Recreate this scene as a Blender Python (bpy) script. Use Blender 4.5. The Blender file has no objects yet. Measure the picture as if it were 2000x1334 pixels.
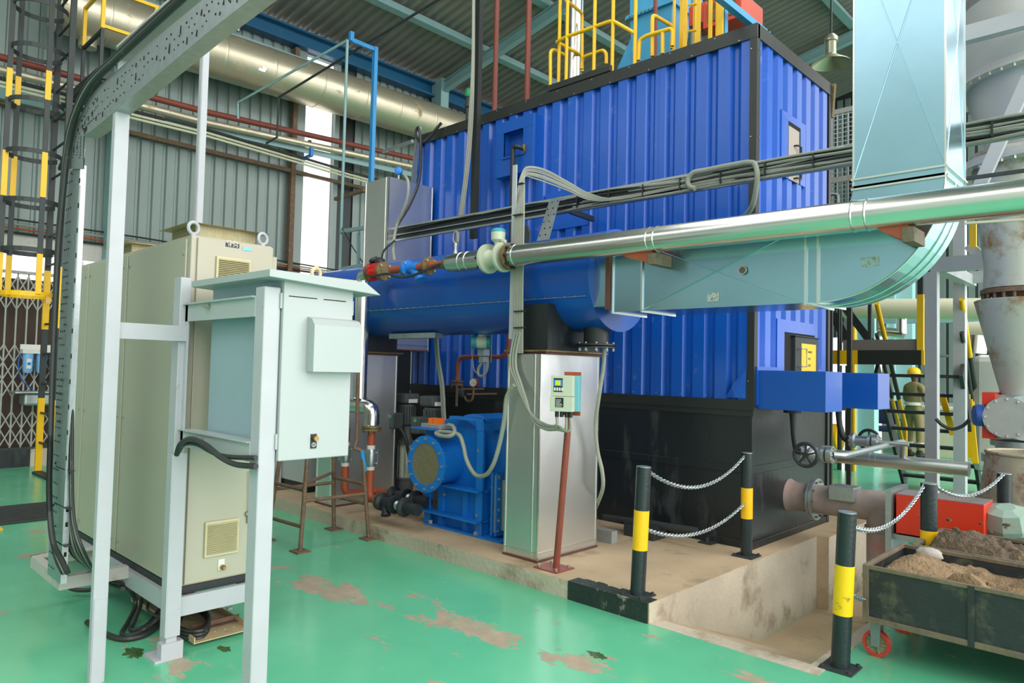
import bpy, math, random
from mathutils import Vector as V, Matrix
random.seed(7)
S = bpy.context.scene
COL = S.collection
PI = math.pi

# ---------------------------------------------------------------- camera, sky, sun, exposure
CAM_H, FPX = 1.55, 1386.86
YAW, PITCH, ROLL = math.radians(133.795), math.radians(2.2745), math.radians(1.3277)
_f = V((math.cos(PITCH)*math.cos(YAW), math.cos(PITCH)*math.sin(YAW), math.sin(PITCH)))
_r = V((math.sin(YAW), -math.cos(YAW), 0)); _u = _r.cross(_f)
_r2 = _r*math.cos(ROLL) + _u*math.sin(ROLL); _u2 = -_r*math.sin(ROLL) + _u*math.cos(ROLL)
cd = bpy.data.cameras.new('camera'); cam = bpy.data.objects.new('camera', cd); COL.objects.link(cam)
cd.sensor_width = 36.0; cd.lens = FPX/2000*36.0; cd.clip_start = .05; cd.clip_end = 200
cam.matrix_world = Matrix(((_r2.x, _u2.x, -_f.x, 0), (_r2.y, _u2.y, -_f.y, 0), (_r2.z, _u2.z, -_f.z, CAM_H), (0, 0, 0, 1)))
S.camera = cam
w = bpy.data.worlds.new('overcast'); S.world = w; w.use_nodes = True
bg = w.node_tree.nodes['Background']; bg.inputs[0].default_value = (1, .99, .97, 1); bg.inputs[1].default_value = 1.45
sd = bpy.data.lights.new('sun', 'SUN'); sd.energy = 1.9; sd.angle = 1.3; sd.color = (1, .98, .96)
sun = bpy.data.objects.new('sun', sd); COL.objects.link(sun); sun.rotation_euler = V((1, .10, .55)).to_track_quat('Z', 'Y').to_euler()
S.view_settings.view_transform = 'Standard'; S.view_settings.look = 'None'
S.view_settings.gamma = 1; S.view_settings.use_curve_mapping = False
S.view_settings.exposure = .52
def fill_light(name, x, y, z, sx, sy, e, rot=(0, 0, 0)):  # fill lamps added under the roof, which has no skylights
    l = bpy.data.lights.new(name, 'AREA'); l.shape = 'RECTANGLE'; l.size = sx; l.size_y = sy; l.energy = e; l.color = (.97, 1, .98)
    o = bpy.data.objects.new(name, l); COL.objects.link(o); o.location = (x, y, z); o.rotation_euler = rot
fill_light('roof_fill_area', -4.5, 2.2, 8.6, 2, 8, 170)
fill_light('roof_fill_area', -1.0, 12.0, 9.6, 3, 5, 200)

def at(px, py, x=None, y=None, z=None):
    """point of the place seen at photograph position (px,py) on a plane x=, y= or z="""
    d = _f*FPX + _r2*(px-1000) - _u2*(py-667)
    t = x/d.x if x is not None else (y/d.y if y is not None else (z-CAM_H)/d.z)
    return V((0, 0, CAM_H)) + d*t
def lin(h):
    h = h.lstrip('#'); o = []
    for i in (0, 2, 4):
        c = int(h[i:i+2], 16)/255; o.append(c/12.92 if c <= .04045 else ((c+.055)/1.055)**2.4)
    return (*o, 1)

# ---------------------------------------------------------------- materials
def pm(name, col, rough=.5, metal=0., var=.06, vs=3., bump=0., bs=60., dirt=None, coat=0., stretch=None, emit=0):
    """painted / bare surface: slight mottling, optional dirt (colour, amount, scale), fine bump"""
    m = bpy.data.materials.new(name); m.use_nodes = True; nt = m.node_tree; N = nt.nodes; L = nt.links
    b = N['Principled BSDF']; b.inputs['Roughness'].default_value = rough; b.inputs['Metallic'].default_value = metal
    if coat: b.inputs['Coat Weight'].default_value = coat; b.inputs['Coat Roughness'].default_value = .15
    tc = N.new('ShaderNodeTexCoord'); mp = N.new('ShaderNodeMapping'); L.new(tc.outputs['Object'], mp.inputs[0])
    if stretch: mp.inputs['Scale'].default_value = stretch
    n = N.new('ShaderNodeTexNoise'); n.inputs['Scale'].default_value = vs; n.inputs['Detail'].default_value = 5; L.new(mp.outputs[0], n.inputs[0])
    cr = N.new('ShaderNodeMix'); cr.data_type = 'RGBA'
    c = lin(col); d = [max(0, v*(1-var*2)) for v in c[:3]]; e = [min(1, v*(1+var*2)) for v in c[:3]]
    cr.inputs[6].default_value = (*d, 1); cr.inputs[7].default_value = (*e, 1); L.new(n.outputs[0], cr.inputs[0])
    out = cr.outputs[2]
    if dirt:
        n2 = N.new('ShaderNodeTexNoise'); n2.inputs['Scale'].default_value = dirt[2]; n2.inputs['Detail'].default_value = 9; n2.inputs['Roughness'].default_value = .65
        L.new(mp.outputs[0], n2.inputs[0])
        r = N.new('ShaderNodeMapRange'); r.inputs[1].default_value = .66-dirt[1]*.3; r.inputs[2].default_value = .76-dirt[1]*.2; L.new(n2.outputs[0], r.inputs[0])
        mx = N.new('ShaderNodeMix'); mx.data_type = 'RGBA'; L.new(r.outputs[0], mx.inputs[0]); L.new(out, mx.inputs[6]); mx.inputs[7].default_value = lin(dirt[0])
        out = mx.outputs[2]
        rr = N.new('ShaderNodeMapRange'); rr.inputs[3].default_value = rough; rr.inputs[4].default_value = max(rough, .75); L.new(r.outputs[0], rr.inputs[0]); L.new(rr.outputs[0], b.inputs['Roughness'])
        if metal:
            rm = N.new('ShaderNodeMapRange'); rm.inputs[3].default_value = metal; rm.inputs[4].default_value = 0; L.new(r.outputs[0], rm.inputs[0]); L.new(rm.outputs[0], b.inputs['Metallic'])
    L.new(out, b.inputs['Base Color'])
    if bump:
        n3 = N.new('ShaderNodeTexNoise'); n3.inputs['Scale'].default_value = bs; n3.inputs['Detail'].default_value = 3; L.new(mp.outputs[0], n3.inputs[0])
        bp = N.new('ShaderNodeBump'); bp.inputs['Strength'].default_value = bump; bp.inputs['Distance'].default_value = .02
        L.new(n3.outputs[0], bp.inputs['Height']); L.new(bp.outputs[0], b.inputs['Normal'])
    if emit:
        b.inputs['Emission Color'].default_value = c; b.inputs['Emission Strength'].default_value = emit
    return m
M = {}
M['blue'] = pm('blue_sheet', '#0a57bc', .34, 0, .07, 2.2, .05, 8, coat=.3, dirt=('#5c74b4', .18, 6))
M['bluecyl'] = pm('blue_cladding', '#094fa8', .36, 0, .08, 1.6, .12, 3.5, coat=.35, dirt=('#8f9aa0', -.12, 14))
M['bluebox'] = pm('blue_box_paint', '#0952ac', .35, 0, .03, 2, coat=.3)
M['fanblue'] = pm('fan_blue', '#1170c4', .42, 0, .08, 5, .1, 60, dirt=('#5b7486', .12, 9))
M['hopblue'] = pm('hopper_blue', '#3d98c4', .5, 0, .08, 3, dirt=('#86a6ae', .15, 6))
M['valveblue'] = pm('valve_blue', '#1c78d0', .4, 0, .08, 12)
M['black'] = pm('black_paint', '#1c2224', .45, 0, .15, 3, .1, 30, dirt=('#3c4344', .3, 4), stretch=(1, 1, .35))
M['skirt'] = pm('black_steel_skirt', '#1d2224', .36, 0, .2, 1.6, .1, 20, dirt=('#4a4f4e', .35, 2.2), stretch=(1, 1, .3))
M['blackframe'] = pm('black_trim', '#2a2d2b', .42, 0, .1, 6)
M['dark'] = pm('dark_steel', '#363c3c', .55, .2, .12, 5)
M['castiron'] = pm('cast_iron_black', '#22282c', .5, 0, .12, 20, .2, 80)
M['silver'] = pm('aluminium_cladding', '#dcdfde', .34, .92, .05, 2, .09, 5)
M['silverpipe'] = pm('aluminium_pipe_jacket', '#dedfda', .22, 1, .03, 3, .04, 7)
M['galv'] = pm('galvanised_steel', '#a9b2b3', .42, .85, .1, 25, .05, 60)
M['galvduct'] = pm('galvanised_duct', '#9cc2d2', .24, 1, .05, 3, .1, 2.4)
M['agedduct'] = pm('aged_aluminium_duct', '#cfc6ae', .38, .7, .08, 2, .25, 3.5, dirt=('#a08a5a', .22, 3))
M['white'] = pm('pale_grey_steel', '#aeb1b6', .4, 0, .05, 6, .05, 60, dirt=('#8f8a7c', .0, 11))
M['whitedull'] = pm('pale_grey_bracket', '#b3b1ac', .5, 0, .06, 6, dirt=('#a29a82', .28, 7))
M['beige'] = pm('beige_cabinet', '#aba896', .42, 0, .03, 2, coat=.15)
M['beigedirt'] = pm('beige_cabinet_top', '#b9a680', .6, 0, .08, 9, dirt=('#8f6f42', .3, 12))
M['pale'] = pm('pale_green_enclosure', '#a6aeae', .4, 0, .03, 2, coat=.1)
M['paleshaded'] = pm('pale_shaded_side', '#94aab4', .42, 0, .04, 2)  # darker bluish copy of the door paint, side shading put in colour
M['louver'] = pm('ivory_louver', '#c2bb96', .55, 0, .05, 12)
M['void'] = pm('opening_shade', '#15140f', .9)  # near-black that puts the shade inside openings into colour
M['red'] = pm('valve_red', '#c8211c', .4, 0, .06, 12, coat=.2)
M['redbox'] = pm('guard_red', '#cf3216', .42, 0, .06, 4, dirt=('#8b6a58', .1, 8))
M['orangered'] = pm('unit_red', '#c4411f', .5, 0, .08, 5)
M['rust'] = pm('rusty_steel', '#705a48', .75, .1, .25, 18, .3, 60, dirt=('#8f7a5c', .2, 20))
M['rustpipe'] = pm('red_oxide_pipe', '#9c4a2c', .55, 0, .12, 10, .1, 60, dirt=('#6f3c28', .2, 14))
M['oxide'] = pm('red_oxide_pole', '#824032', .5, 0, .1, 10)
M['brownpipe'] = pm('brown_pipe', '#7c3a2e', .5, 0, .1, 5)
M['flange'] = pm('zinc_rust_flange', '#7f6f4c', .55, .5, .25, 25, .2, 60)
M['bolt'] = pm('bolt_zinc', '#b9b7aa', .35, .8, .1, 30)
M['yellow'] = pm('safety_yellow', '#efbb0c', .42, 0, .05, 8, dirt=('#6b5a16', -.05, 16))
M['yellowworn'] = pm('worn_yellow', '#f0c40a', .4, 0, .04, 8, dirt=('#20261f', .22, 15))
M['bollard'] = pm('bollard_black', '#1e2a2c', .38, 0, .15, 8, .1, 50, dirt=('#6e7d80', .05, 16))
M['concrete'] = pm('concrete_slab', '#b49f80', .8, 0, .14, 2.5, .25, 40, dirt=('#8c7a5e', .35, 1.8))
M['concreteside'] = pm('concrete_wall', '#b5ab98', .85, 0, .2, 1.7, .35, 30, dirt=('#7d6a50', .4, 1.6))
M['blackkerb'] = pm('black_kerb_paint', '#23302c', .6, 0, .2, 12, .4, 40, dirt=('#9a9182', .22, 14))
M['sheetgrey'] = pm('grey_wall_sheet', '#7c8c88', .45, .1, .05, 1.5, coat=.15)
M['roofsheet'] = pm('roof_sheet', '#89867f', .4, .2, .12, 1.2)
M['teal'] = pm('teal_steel', '#86a8aa', .5, 0, .06, 4, dirt=('#8a7c5a', .08, 6))
M['tealpale'] = pm('pale_teal_column', '#9ccbcc', .5, 0, .04, 3)
M['darkblue'] = pm('dark_blue_beam', '#13567c', .35, 0, .08, 3)
M['brightblue'] = pm('bright_blue_frame', '#2a8fd0', .45, 0, .06, 5)
M['cable'] = pm('grey_cable', '#8b8d82', .5, 0, .06, 14)
M['cabledark'] = pm('black_cable', '#2b2e2d', .45, 0, .1, 14, dirt=('#7a7c72', .1, 16))
M['conduit'] = pm('grey_conduit', '#94998b', .5, 0, .06, 14, .3, 160)
M['mudbox'] = pm('trolley_steel', '#2b3132', .5, .1, .2, 3, .2, 25, dirt=('#5d5c48', .35, 4))
M['mudrim'] = pm('trolley_rim', '#6d6350', .75, 0, .25, 8, .3, 40, dirt=('#3a4240', .3, 10))
M['ash'] = pm('brown_ash', '#8c7558', .95, 0, .2, 14, .9, 70, dirt=('#66543e', .35, 18))
M['ashdark'] = pm('dark_ash', '#5e5242', .95, 0, .3, 14, .9, 70, dirt=('#8a7356', .3, 14))
M['stone'] = pm('pale_stone', '#a9a49a', .8, 0, .1, 10, .3, 30)
M['hopper'] = pm('grey_hopper', '#b6b9ae', .38, .2, .08, 2, .08, 8, dirt=('#8a6230', .5, 2.6))
M['hopperhi'] = pm('grey_silo', '#c3c4bf', .4, .15, .06, 2, .05, 8)
M['rustdrum'] = pm('rust_drum', '#a49b86', .55, .2, .15, 5, .2, 30, dirt=('#7c4524', .45, 7))
M['lilac'] = pm('lilac_pipe', '#9a8a84', .6, .1, .2, 6, .2, 30, dirt=('#a8736a', .3, 3))
M['greyplate'] = pm('lilac_grey_fascia', '#7d7472', .6, 0, .05, 6)
M['cream'] = pm('cream_pipe', '#c8c8ac', .5, 0, .04, 3)
M['rubberred'] = pm('red_wheel', '#c23c2c', .5, 0, .08, 20)
M['wheelhub'] = pm('dirty_hub', '#8a8468', .7, .1, .15, 20)
M['mesh'] = pm('fan_mesh', '#b0a884', .5, .5, .1, 30)
M['glassgrn'] = pm('screen_green', '#b9c81e', .3, 0, .03, 20, emit=.15)
M['labelw'] = pm('label_white', '#d5d6d0', .5, 0, .02, 30)
M['labelb'] = pm('label_black', '#1b1c1c', .4, 0, .03, 30)
M['labelcy'] = pm('label_cyan', '#7cc0cf', .5, 0, .03, 30)
M['signy'] = pm('sign_yellow', '#eebd1e', .45, 0, .02, 10)
M['brass'] = pm('brass', '#a08448', .35, .8, .1, 20)
M['tealmeter'] = pm('meter_teal', '#2e8f98', .4, 0, .03, 20)
M['metergrey'] = pm('meter_ivory', '#bcc4ae', .42, 0, .03, 12)
M['metercyan'] = pm('meter_cyan_side', '#6fb0bc', .42, 0, .03, 12)
M['pumpgrey'] = pm('dusty_pump_grey', '#474d4c', .5, 0, .2, 14, .1, 60, dirt=('#7d7864', .15, 10))
M['satin'] = pm('satin_aluminium', '#c9ccc2', .36, .9, .06, 4, .05, 20)
M['reflectwall'] = pm('pale_reflected_wall', '#d8dcd8', .6, 0, .04, 1)
M['orange'] = pm('orange_glands', '#f0731c', .45)
M['filterblue'] = pm('filter_blue', '#79aee0', .25, 0, .04, 20, coat=.4)
M['hoseblue'] = pm('blue_hose', '#1c4c94', .4)
M['gate'] = pm('gate_grey', '#a0a39b', .55, .3, .1, 12)
M['brownshut'] = pm('brown_shutter', '#4b3a34', .8, 0, .2, 3)
M['khaki'] = pm('khaki_cloth', '#857a52', .85, 0, .1, 8, .3, 60)
M['reflect'] = pm('reflective_band', '#d4d6cf', .4, 0, .02, 20)
M['skin'] = pm('skin_brown', '#5c3c2c', .55)
M['boot'] = pm('black_boot', '#1e1d1c', .6)
M['chairblue'] = pm('chair_blue', '#26365e', .8, 0, .06, 30)
M['lamp'] = pm('lamp_shade_metal', '#a8a890', .35, .6, .08, 8, dirt=('#8a5c34', .15, 8))
M['tube'] = pm('lit_tube', '#ffffff', .4, emit=5)
M['green'] = pm('green_cap', '#17924e', .4)
M['whitetape'] = pm('white_tape', '#cfd0c8', .6)
M['oxideduct'] = pm('brown_flange', '#5e3a30', .6, 0, .15, 12)
M['wetmoss'] = pm('wet_moss', '#3d5c30', .12, 0, .4, 14, .2, 60)
M['greypaint'] = pm('grey_paint', '#8c8f8c', .5, 0, .06, 12)

def pane_mat():
    m = bpy.data.materials.new('diffusing_pane'); m.use_nodes = True; nt = m.node_tree; N = nt.nodes; L = nt.links
    t = N.new('ShaderNodeBsdfTranslucent'); tc = N.new('ShaderNodeTexCoord'); n = N.new('ShaderNodeTexNoise'); n.inputs['Scale'].default_value = 3; L.new(tc.outputs['Object'], n.inputs[0])
    r = N.new('ShaderNodeMix'); r.data_type = 'RGBA'; r.inputs[6].default_value = (.9, .9, .9, 1); r.inputs[7].default_value = (1, 1, 1, 1); L.new(n.outputs[0], r.inputs[0]); L.new(r.outputs[2], t.inputs[0])
    L.new(t.outputs[0], N['Material Output'].inputs[0]); return m
M['pane'] = pane_mat()
def floor_mat():
    m = bpy.data.materials.new('green_epoxy_floor'); m.use_nodes = True; nt = m.node_tree; N = nt.nodes; L = nt.links
    b = N['Principled BSDF']; tc = N.new('ShaderNodeTexCoord')
    def noise(s, d=8, r=.6, src=None):
        n = N.new('ShaderNodeTexNoise'); n.inputs['Scale'].default_value = s; n.inputs['Detail'].default_value = d; n.inputs['Roughness'].default_value = r
        L.new(src or tc.outputs['Object'], n.inputs[0]); return n.outputs[0]
    def mth(op, a, b_=None, c=None, clamp=False):
        x = N.new('ShaderNodeMath'); x.operation = op; x.use_clamp = clamp
        for i, v in enumerate((a, b_, c)):
            if v is None: continue
            if isinstance(v, (int, float)): x.inputs[i].default_value = v
            else: L.new(v, x.inputs[i])
        return x.outputs[0]
    # worn zones, (x, y, radius along x, radius along y, strength), placed where the paint has peeled
    zones = [(-4.35, 2.75, .55, .30, .25), (-3.6, 2.95, .7, .28, .20), (-3.1, 3.0, .6, .22, .20), (-2.75, 3.05, .5, .22, .17),
             (-2.35, 3.05, .5, .25, .15), (-2.0, 3.4, .5, .2, .13), (-1.7, 3.55, .35, .12, .16), (-4.2, 1.55, .8, .25, .13), (-7.2, 1.6, 1.5, .5, .08), (-4.9, 2.6, .5, .3, .12), (-5.2, 2.5, .5, .25, .14), (-2.9, 2.35, .5, .3, .07)]
    sep = N.new('ShaderNodeSeparateXYZ'); L.new(tc.outputs['Object'], sep.inputs[0])
    tot = None
    for zx, zy, rx, ry, s in zones:
        dx = mth('DIVIDE', mth('SUBTRACT', sep.outputs[0], zx), rx); dy = mth('DIVIDE', mth('SUBTRACT', sep.outputs[1], zy), ry)
        q = mth('ADD', mth('MULTIPLY', dx, dx), mth('MULTIPLY', dy, dy))
        g = mth('MULTIPLY', mth('SUBTRACT', 1.0, q, clamp=True), s)
        tot = g if tot is None else mth('MAXIMUM', tot, g)
    stretch = N.new('ShaderNodeMapping'); stretch.inputs['Scale'].default_value = (.55, 1, 1); L.new(tc.outputs['Object'], stretch.inputs[0])
    pn = noise(4.2, 14, .72, stretch.outputs[0]); big = noise(1.3, 3, .5)
    msk = mth('ADD', mth('ADD', pn, mth('MULTIPLY', tot, .78)), mth('MULTIPLY', mth('SUBTRACT', big, .5), .22))
    mr = N.new('ShaderNodeMapRange'); mr.inputs[1].default_value = .632; mr.inputs[2].default_value = .642; L.new(msk, mr.inputs[0])
    gm = N.new('ShaderNodeMix'); gm.data_type = 'RGBA'; gm.inputs[6].default_value = lin('#4faa80'); gm.inputs[7].default_value = lin('#6cc49c'); L.new(noise(1.1, 6), gm.inputs[0])
    cm = N.new('ShaderNodeMix'); cm.data_type = 'RGBA'; cm.inputs[6].default_value = lin('#857863'); cm.inputs[7].default_value = lin('#b9ab96'); L.new(noise(9, 8), cm.inputs[0])
    # faint scuffs
    sc = N.new('ShaderNodeMapRange'); sc.inputs[1].default_value = .6; sc.inputs[2].default_value = .75; sc.inputs[4].default_value = .6; L.new(noise(5.5, 12, .75), sc.inputs[0])
    g2 = N.new('ShaderNodeMix'); g2.data_type = 'RGBA'; L.new(sc.outputs[0], g2.inputs[0]); L.new(gm.outputs[2], g2.inputs[6]); g2.inputs[7].default_value = lin('#a3b8a0')
    mx = N.new('ShaderNodeMix'); mx.data_type = 'RGBA'; L.new(mr.outputs[0], mx.inputs[0]); L.new(g2.outputs[2], mx.inputs[6]); L.new(cm.outputs[2], mx.inputs[7])
    L.new(mx.outputs[2], b.inputs['Base Color'])
    rn = N.new('ShaderNodeMapRange'); rn.inputs[3].default_value = .1; rn.inputs[4].default_value = .32; L.new(noise(2.2, 5), rn.inputs[0])
    r2 = mth('ADD', rn.outputs[0], mth('MULTIPLY', mr.outputs[0], .5)); L.new(r2, b.inputs['Roughness'])
    h = mth('ADD', mth('MULTIPLY', mr.outputs[0], -.5), mth('MULTIPLY', noise(14, 4), .25))
    bp = N.new('ShaderNodeBump'); bp.inputs['Strength'].default_value = .35; bp.inputs['Distance'].default_value = .01; L.new(h, bp.inputs['Height']); L.new(bp.outputs[0], b.inputs['Normal'])
    return m
M['floor'] = floor_mat()

# ---------------------------------------------------------------- mesh builder
def frame(d, up=None):
    d = d.normalized(); u = V((0, 0, 1)) if up is None else V(up)
    if abs(d.dot(u)) > .98: u = V((1, 0, 0)) if abs(d.x) < .9 else V((0, 1, 0))
    s = d.cross(u).normalized(); return s, s.cross(d).normalized()
class MB:
    def __init__(s): s.v = []; s.f = []; s.s = []; s.k = 0
    def add(s, vs, fs, sm=False):
        o = len(s.v); s.v += [V(p) for p in vs]
        for i, f in enumerate(fs): s.f.append([o+k for k in f]); s.s.append(sm[i] if isinstance(sm, list) else sm)
        return s
    def hexa(s, p): return s.add(p, [(3, 2, 1, 0), (4, 5, 6, 7), (0, 1, 5, 4), (1, 2, 6, 5), (2, 3, 7, 6), (3, 0, 4, 7)])
    def box(s, x0, x1, y0, y1, z0, z1):
        if x0 > x1: x0, x1 = x1, x0
        if y0 > y1: y0, y1 = y1, y0
        if z0 > z1: z0, z1 = z1, z0
        e = (s.k % 6)*.00016; s.k += 1; x0 -= e; y0 -= e; z0 -= e; x1 += e; y1 += e; z1 += e   # never two faces in one plane
        return s.hexa([(x0, y0, z0), (x1, y0, z0), (x1, y1, z0), (x0, y1, z0), (x0, y0, z1), (x1, y0, z1), (x1, y1, z1), (x0, y1, z1)])
    def bar(s, a, b, w, h, up=None):
        a = V(a); b = V(b); p, q = frame(b-a, up); p = p*w/2; q = q*h/2
        return s.hexa([a-p-q, a+p-q, a+p+q, a-p+q, b-p-q, b+p-q, b+p+q, b-p+q])
    def prism(s, pts, vec):
        n = len(pts); vec = V(vec); P = [V(p) for p in pts]
        nrm = V((0, 0, 0))
        for i in range(n): nrm += P[i].cross(P[(i+1) % n])
        if nrm.dot(vec) < 0: P.reverse()
        return s.add(P+[p+vec for p in P], [tuple(range(n))[::-1], tuple(range(n, 2*n))]+[(i, (i+1) % n, n+(i+1) % n, n+i) for i in range(n)])
    def tube(s, path, r, n=12, caps=True, closed=False):
        P = [V(p) for p in path]; m = len(P); R = r if isinstance(r, (list, tuple)) else [r]*m
        T = []
        for i in range(m):
            a = P[i-1] if (i > 0 or closed) else P[i]; b = P[(i+1) % m] if (i < m-1 or closed) else P[i]
            T.append((b-a).normalized())
        p, q = frame(T[0]); vs = []
        for i in range(m):
            p = (p-T[i]*p.dot(T[i])).normalized(); q = T[i].cross(p)
            for k in range(n):
                t = 2*PI*k/n; vs.append(P[i]+(p*math.cos(t)+q*math.sin(t))*R[i])
        fs = []; sm = []
        for i in range(m if closed else m-1):
            j = (i+1) % m
            for k in range(n): fs.append((i*n+k, i*n+(k+1) % n, j*n+(k+1) % n, j*n+k)); sm.append(True)
        if caps and not closed:
            fs.append(tuple(range(n))[::-1]); fs.append(tuple(range((m-1)*n, m*n))); sm += [False, False]
        return s.add(vs, fs, sm)
    def cyl(s, a, b, r, n=20, r2=None): return s.tube([a, b], [r, r if r2 is None else r2], n)
    def lathe(s, prof, c, axis=(0, 0, 1), n=24, caps=True, smooth=True):
        c = V(c); d = V(axis).normalized(); p, q = frame(d); vs = []
        for r, h in prof:
            for k in range(n): t = 2*PI*k/n; vs.append(c+d*h+(p*math.cos(t)+q*math.sin(t))*r)
        fs = []; sm = []; m = len(prof)
        for i in range(m-1):
            for k in range(n): fs.append((i*n+k, i*n+(k+1) % n, (i+1)*n+(k+1) % n, (i+1)*n+k)); sm.append(smooth)
        if caps:
            fs += [tuple(range(n))[::-1], tuple(range((m-1)*n, m*n))]; sm += [False, False]
        return s.add(vs, fs, sm)
    def ring(s, c, axis, R, r, n=24, k=8):
        p, q = frame(V(axis)); return s.tube([V(c)+(p*math.cos(2*PI*i/n)+q*math.sin(2*PI*i/n))*R for i in range(n)], r, k, closed=True)
    def washer(s, c, axis, ro, ri, t, n=32):
        """flat ring with a hole"""
        c = V(c); d = V(axis).normalized(); p, q = frame(d); vs = []
        for R, h in ((ro, 0), (ro, t), (ri, t), (ri, 0)):
            for k in range(n): a = 2*PI*k/n; vs.append(c+d*h+(p*math.cos(a)+q*math.sin(a))*R)
        return s.add(vs, [(i*n+k, i*n+(k+1) % n, ((i+1) % 4)*n+(k+1) % n, ((i+1) % 4)*n+k) for i in range(4) for k in range(n)])
    def bolts(s, c, axis, R, n, r=.008, h=.012, ph=0):
        c = V(c); d = V(axis).normalized(); p, q = frame(d)
        for k in range(n):
            a = 2*PI*(k+ph)/n; o = c+(p*math.cos(a)+q*math.sin(a))*R; s.lathe([(r, 0), (r, h)], o, d, 6, smooth=False)
        return s
    def blob(s, c, rx, ry, rz, n=12, jit=0):
        vs = []; fs = []; c = V(c)
        for i in range(1, n//2):
            th = PI*i/(n//2)
            for k in range(n):
                ph = 2*PI*k/n; j = 1+random.uniform(-jit, jit)
                vs.append(c+V((rx*math.sin(th)*math.cos(ph)*j, ry*math.sin(th)*math.sin(ph)*j, rz*math.cos(th)*j)))
        m = n//2-1; vs += [c+V((0, 0, rz)), c-V((0, 0, rz))]
        for i in range(m-1):
            for k in range(n): fs.append((i*n+k, (i+1)*n+k, (i+1)*n+(k+1) % n, i*n+(k+1) % n))
        for k in range(n):
            fs.append((m*n, k, (k+1) % n)); fs.append((m*n+1, (m-1)*n+(k+1) % n, (m-1)*n+k))
        return s.add(vs, fs, True)
    def strap(s, pts, w, t, up=(0, 0, 1)):
        """flat strap following pts, w along up, t thick"""
        P = [V(p) for p in pts]; u = V(up)*w/2
        for a, b in zip(P[:-1], P[1:]):
            n = (b-a).cross(u).normalized()*t/2
            s.hexa([a-u-n, b-u-n, b-u+n, a-u+n, a+u-n, b+u-n, b+u+n, a+u+n])
        return s
def spl(pts, n=8):
    P = [V(p) for p in pts]; P = [P[0]*2-P[1]]+P+[P[-1]*2-P[-2]]; o = []
    for i in range(1, len(P)-2):
        a, b, c, d = P[i-1:i+3]
        for k in range(n):
            t = k/n; o.append(.5*((2*b)+(c-a)*t+(2*a-5*b+4*c-d)*t*t+(3*b-a-3*c+d)*t**3))
    o.append(P[-2]); return o
def rnd(pts, r, n=5):
    """polyline with rounded corners (pipe bends)"""
    P = [V(p) for p in pts]; o = [P[0]]
    for i in range(1, len(P)-1):
        a = (P[i-1]-P[i]); b = (P[i+1]-P[i]); rr = min(r, a.length*.49, b.length*.49); a = P[i]+a.normalized()*rr; b = P[i]+b.normalized()*rr
        for k in range(n+1):
            t = k/n; o.append(a*(1-t)**2+P[i]*2*t*(1-t)+b*t*t)
    o.append(P[-1]); return o

# ---------------------------------------------------------------- objects
LOC = {}
def _mk(name, mb, mat, loc, bevel=0):
    me = bpy.data.meshes.new(name); me.from_pydata([tuple(p-loc) for p in mb.v], [], mb.f)
    me.polygons.foreach_set('use_smooth', mb.s); me.materials.append(M[mat] if isinstance(mat, str) else mat); me.update()
    if any(mb.s): me.set_sharp_from_angle(angle=.75)
    o = bpy.data.objects.new(name, me); COL.objects.link(o)
    if bevel:
        b = o.modifiers.new('bevel', 'BEVEL'); b.width = bevel; b.segments = 2; b.limit_method = 'ANGLE'; b.angle_limit = .7
    return o
def tag(o, label=None, cat=None, group=None, kind=None):
    for k, v in (('label', label), ('category', cat), ('group', group), ('kind', kind)):
        if v: o[k] = v
    return o
def thing(name, label, cat, loc, group=None):
    o = bpy.data.objects.new(name, None); COL.objects.link(o); o.location = V(loc); o.empty_display_size = .1
    LOC[o] = V(loc); return tag(o, label, cat, group)
def part(name, mb, mat, parent, label=None, bevel=0, kind=None):
    o = _mk(name, mb, mat, LOC[parent], bevel); o.parent = parent; LOC[o] = LOC[parent]
    return tag(o, label, None, None, kind)
def solo(name, mb, mat, label, cat, group=None, bevel=0, kind=None):
    xs = [p.x for p in mb.v]; ys = [p.y for p in mb.v]; zs = [p.z for p in mb.v]
    loc = V(((min(xs)+max(xs))/2, (min(ys)+max(ys))/2, min(zs)))
    o = _mk(name, mb, mat, loc, bevel); o.location = loc; LOC[o] = loc
    return tag(o, label, cat, group, kind)
def struct(name, mb, mat, loc=(0, 0, 0)):
    o = _mk(name, mb, mat, V(loc)); o.location = V(loc); LOC[o] = V(loc); o['kind'] = 'structure'; return o
def text(s, size, org, right, up, mat, parent, name='lettering', ext=.001, align='CENTER'):
    c = bpy.data.curves.new(name, 'FONT'); c.body = s; c.size = size; c.extrude = ext; c.align_x = align; c.align_y = 'CENTER'
    t = bpy.data.objects.new('t', c); COL.objects.link(t); dg = bpy.context.evaluated_depsgraph_get()
    me = bpy.data.meshes.new_from_object(t.evaluated_get(dg)); bpy.data.objects.remove(t)
    r = V(right).normalized(); u = V(up).normalized(); n = r.cross(u); o0 = V(org)-LOC[parent]
    me.transform(Matrix(((r.x, u.x, n.x, o0.x), (r.y, u.y, n.y, o0.y), (r.z, u.z, n.z, o0.z), (0, 0, 0, 1))))
    me.materials.clear(); me.materials.append(M[mat]); o = bpy.data.objects.new(name, me); COL.objects.link(o); o.parent = parent; LOC[o] = LOC[parent]; return o
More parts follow.
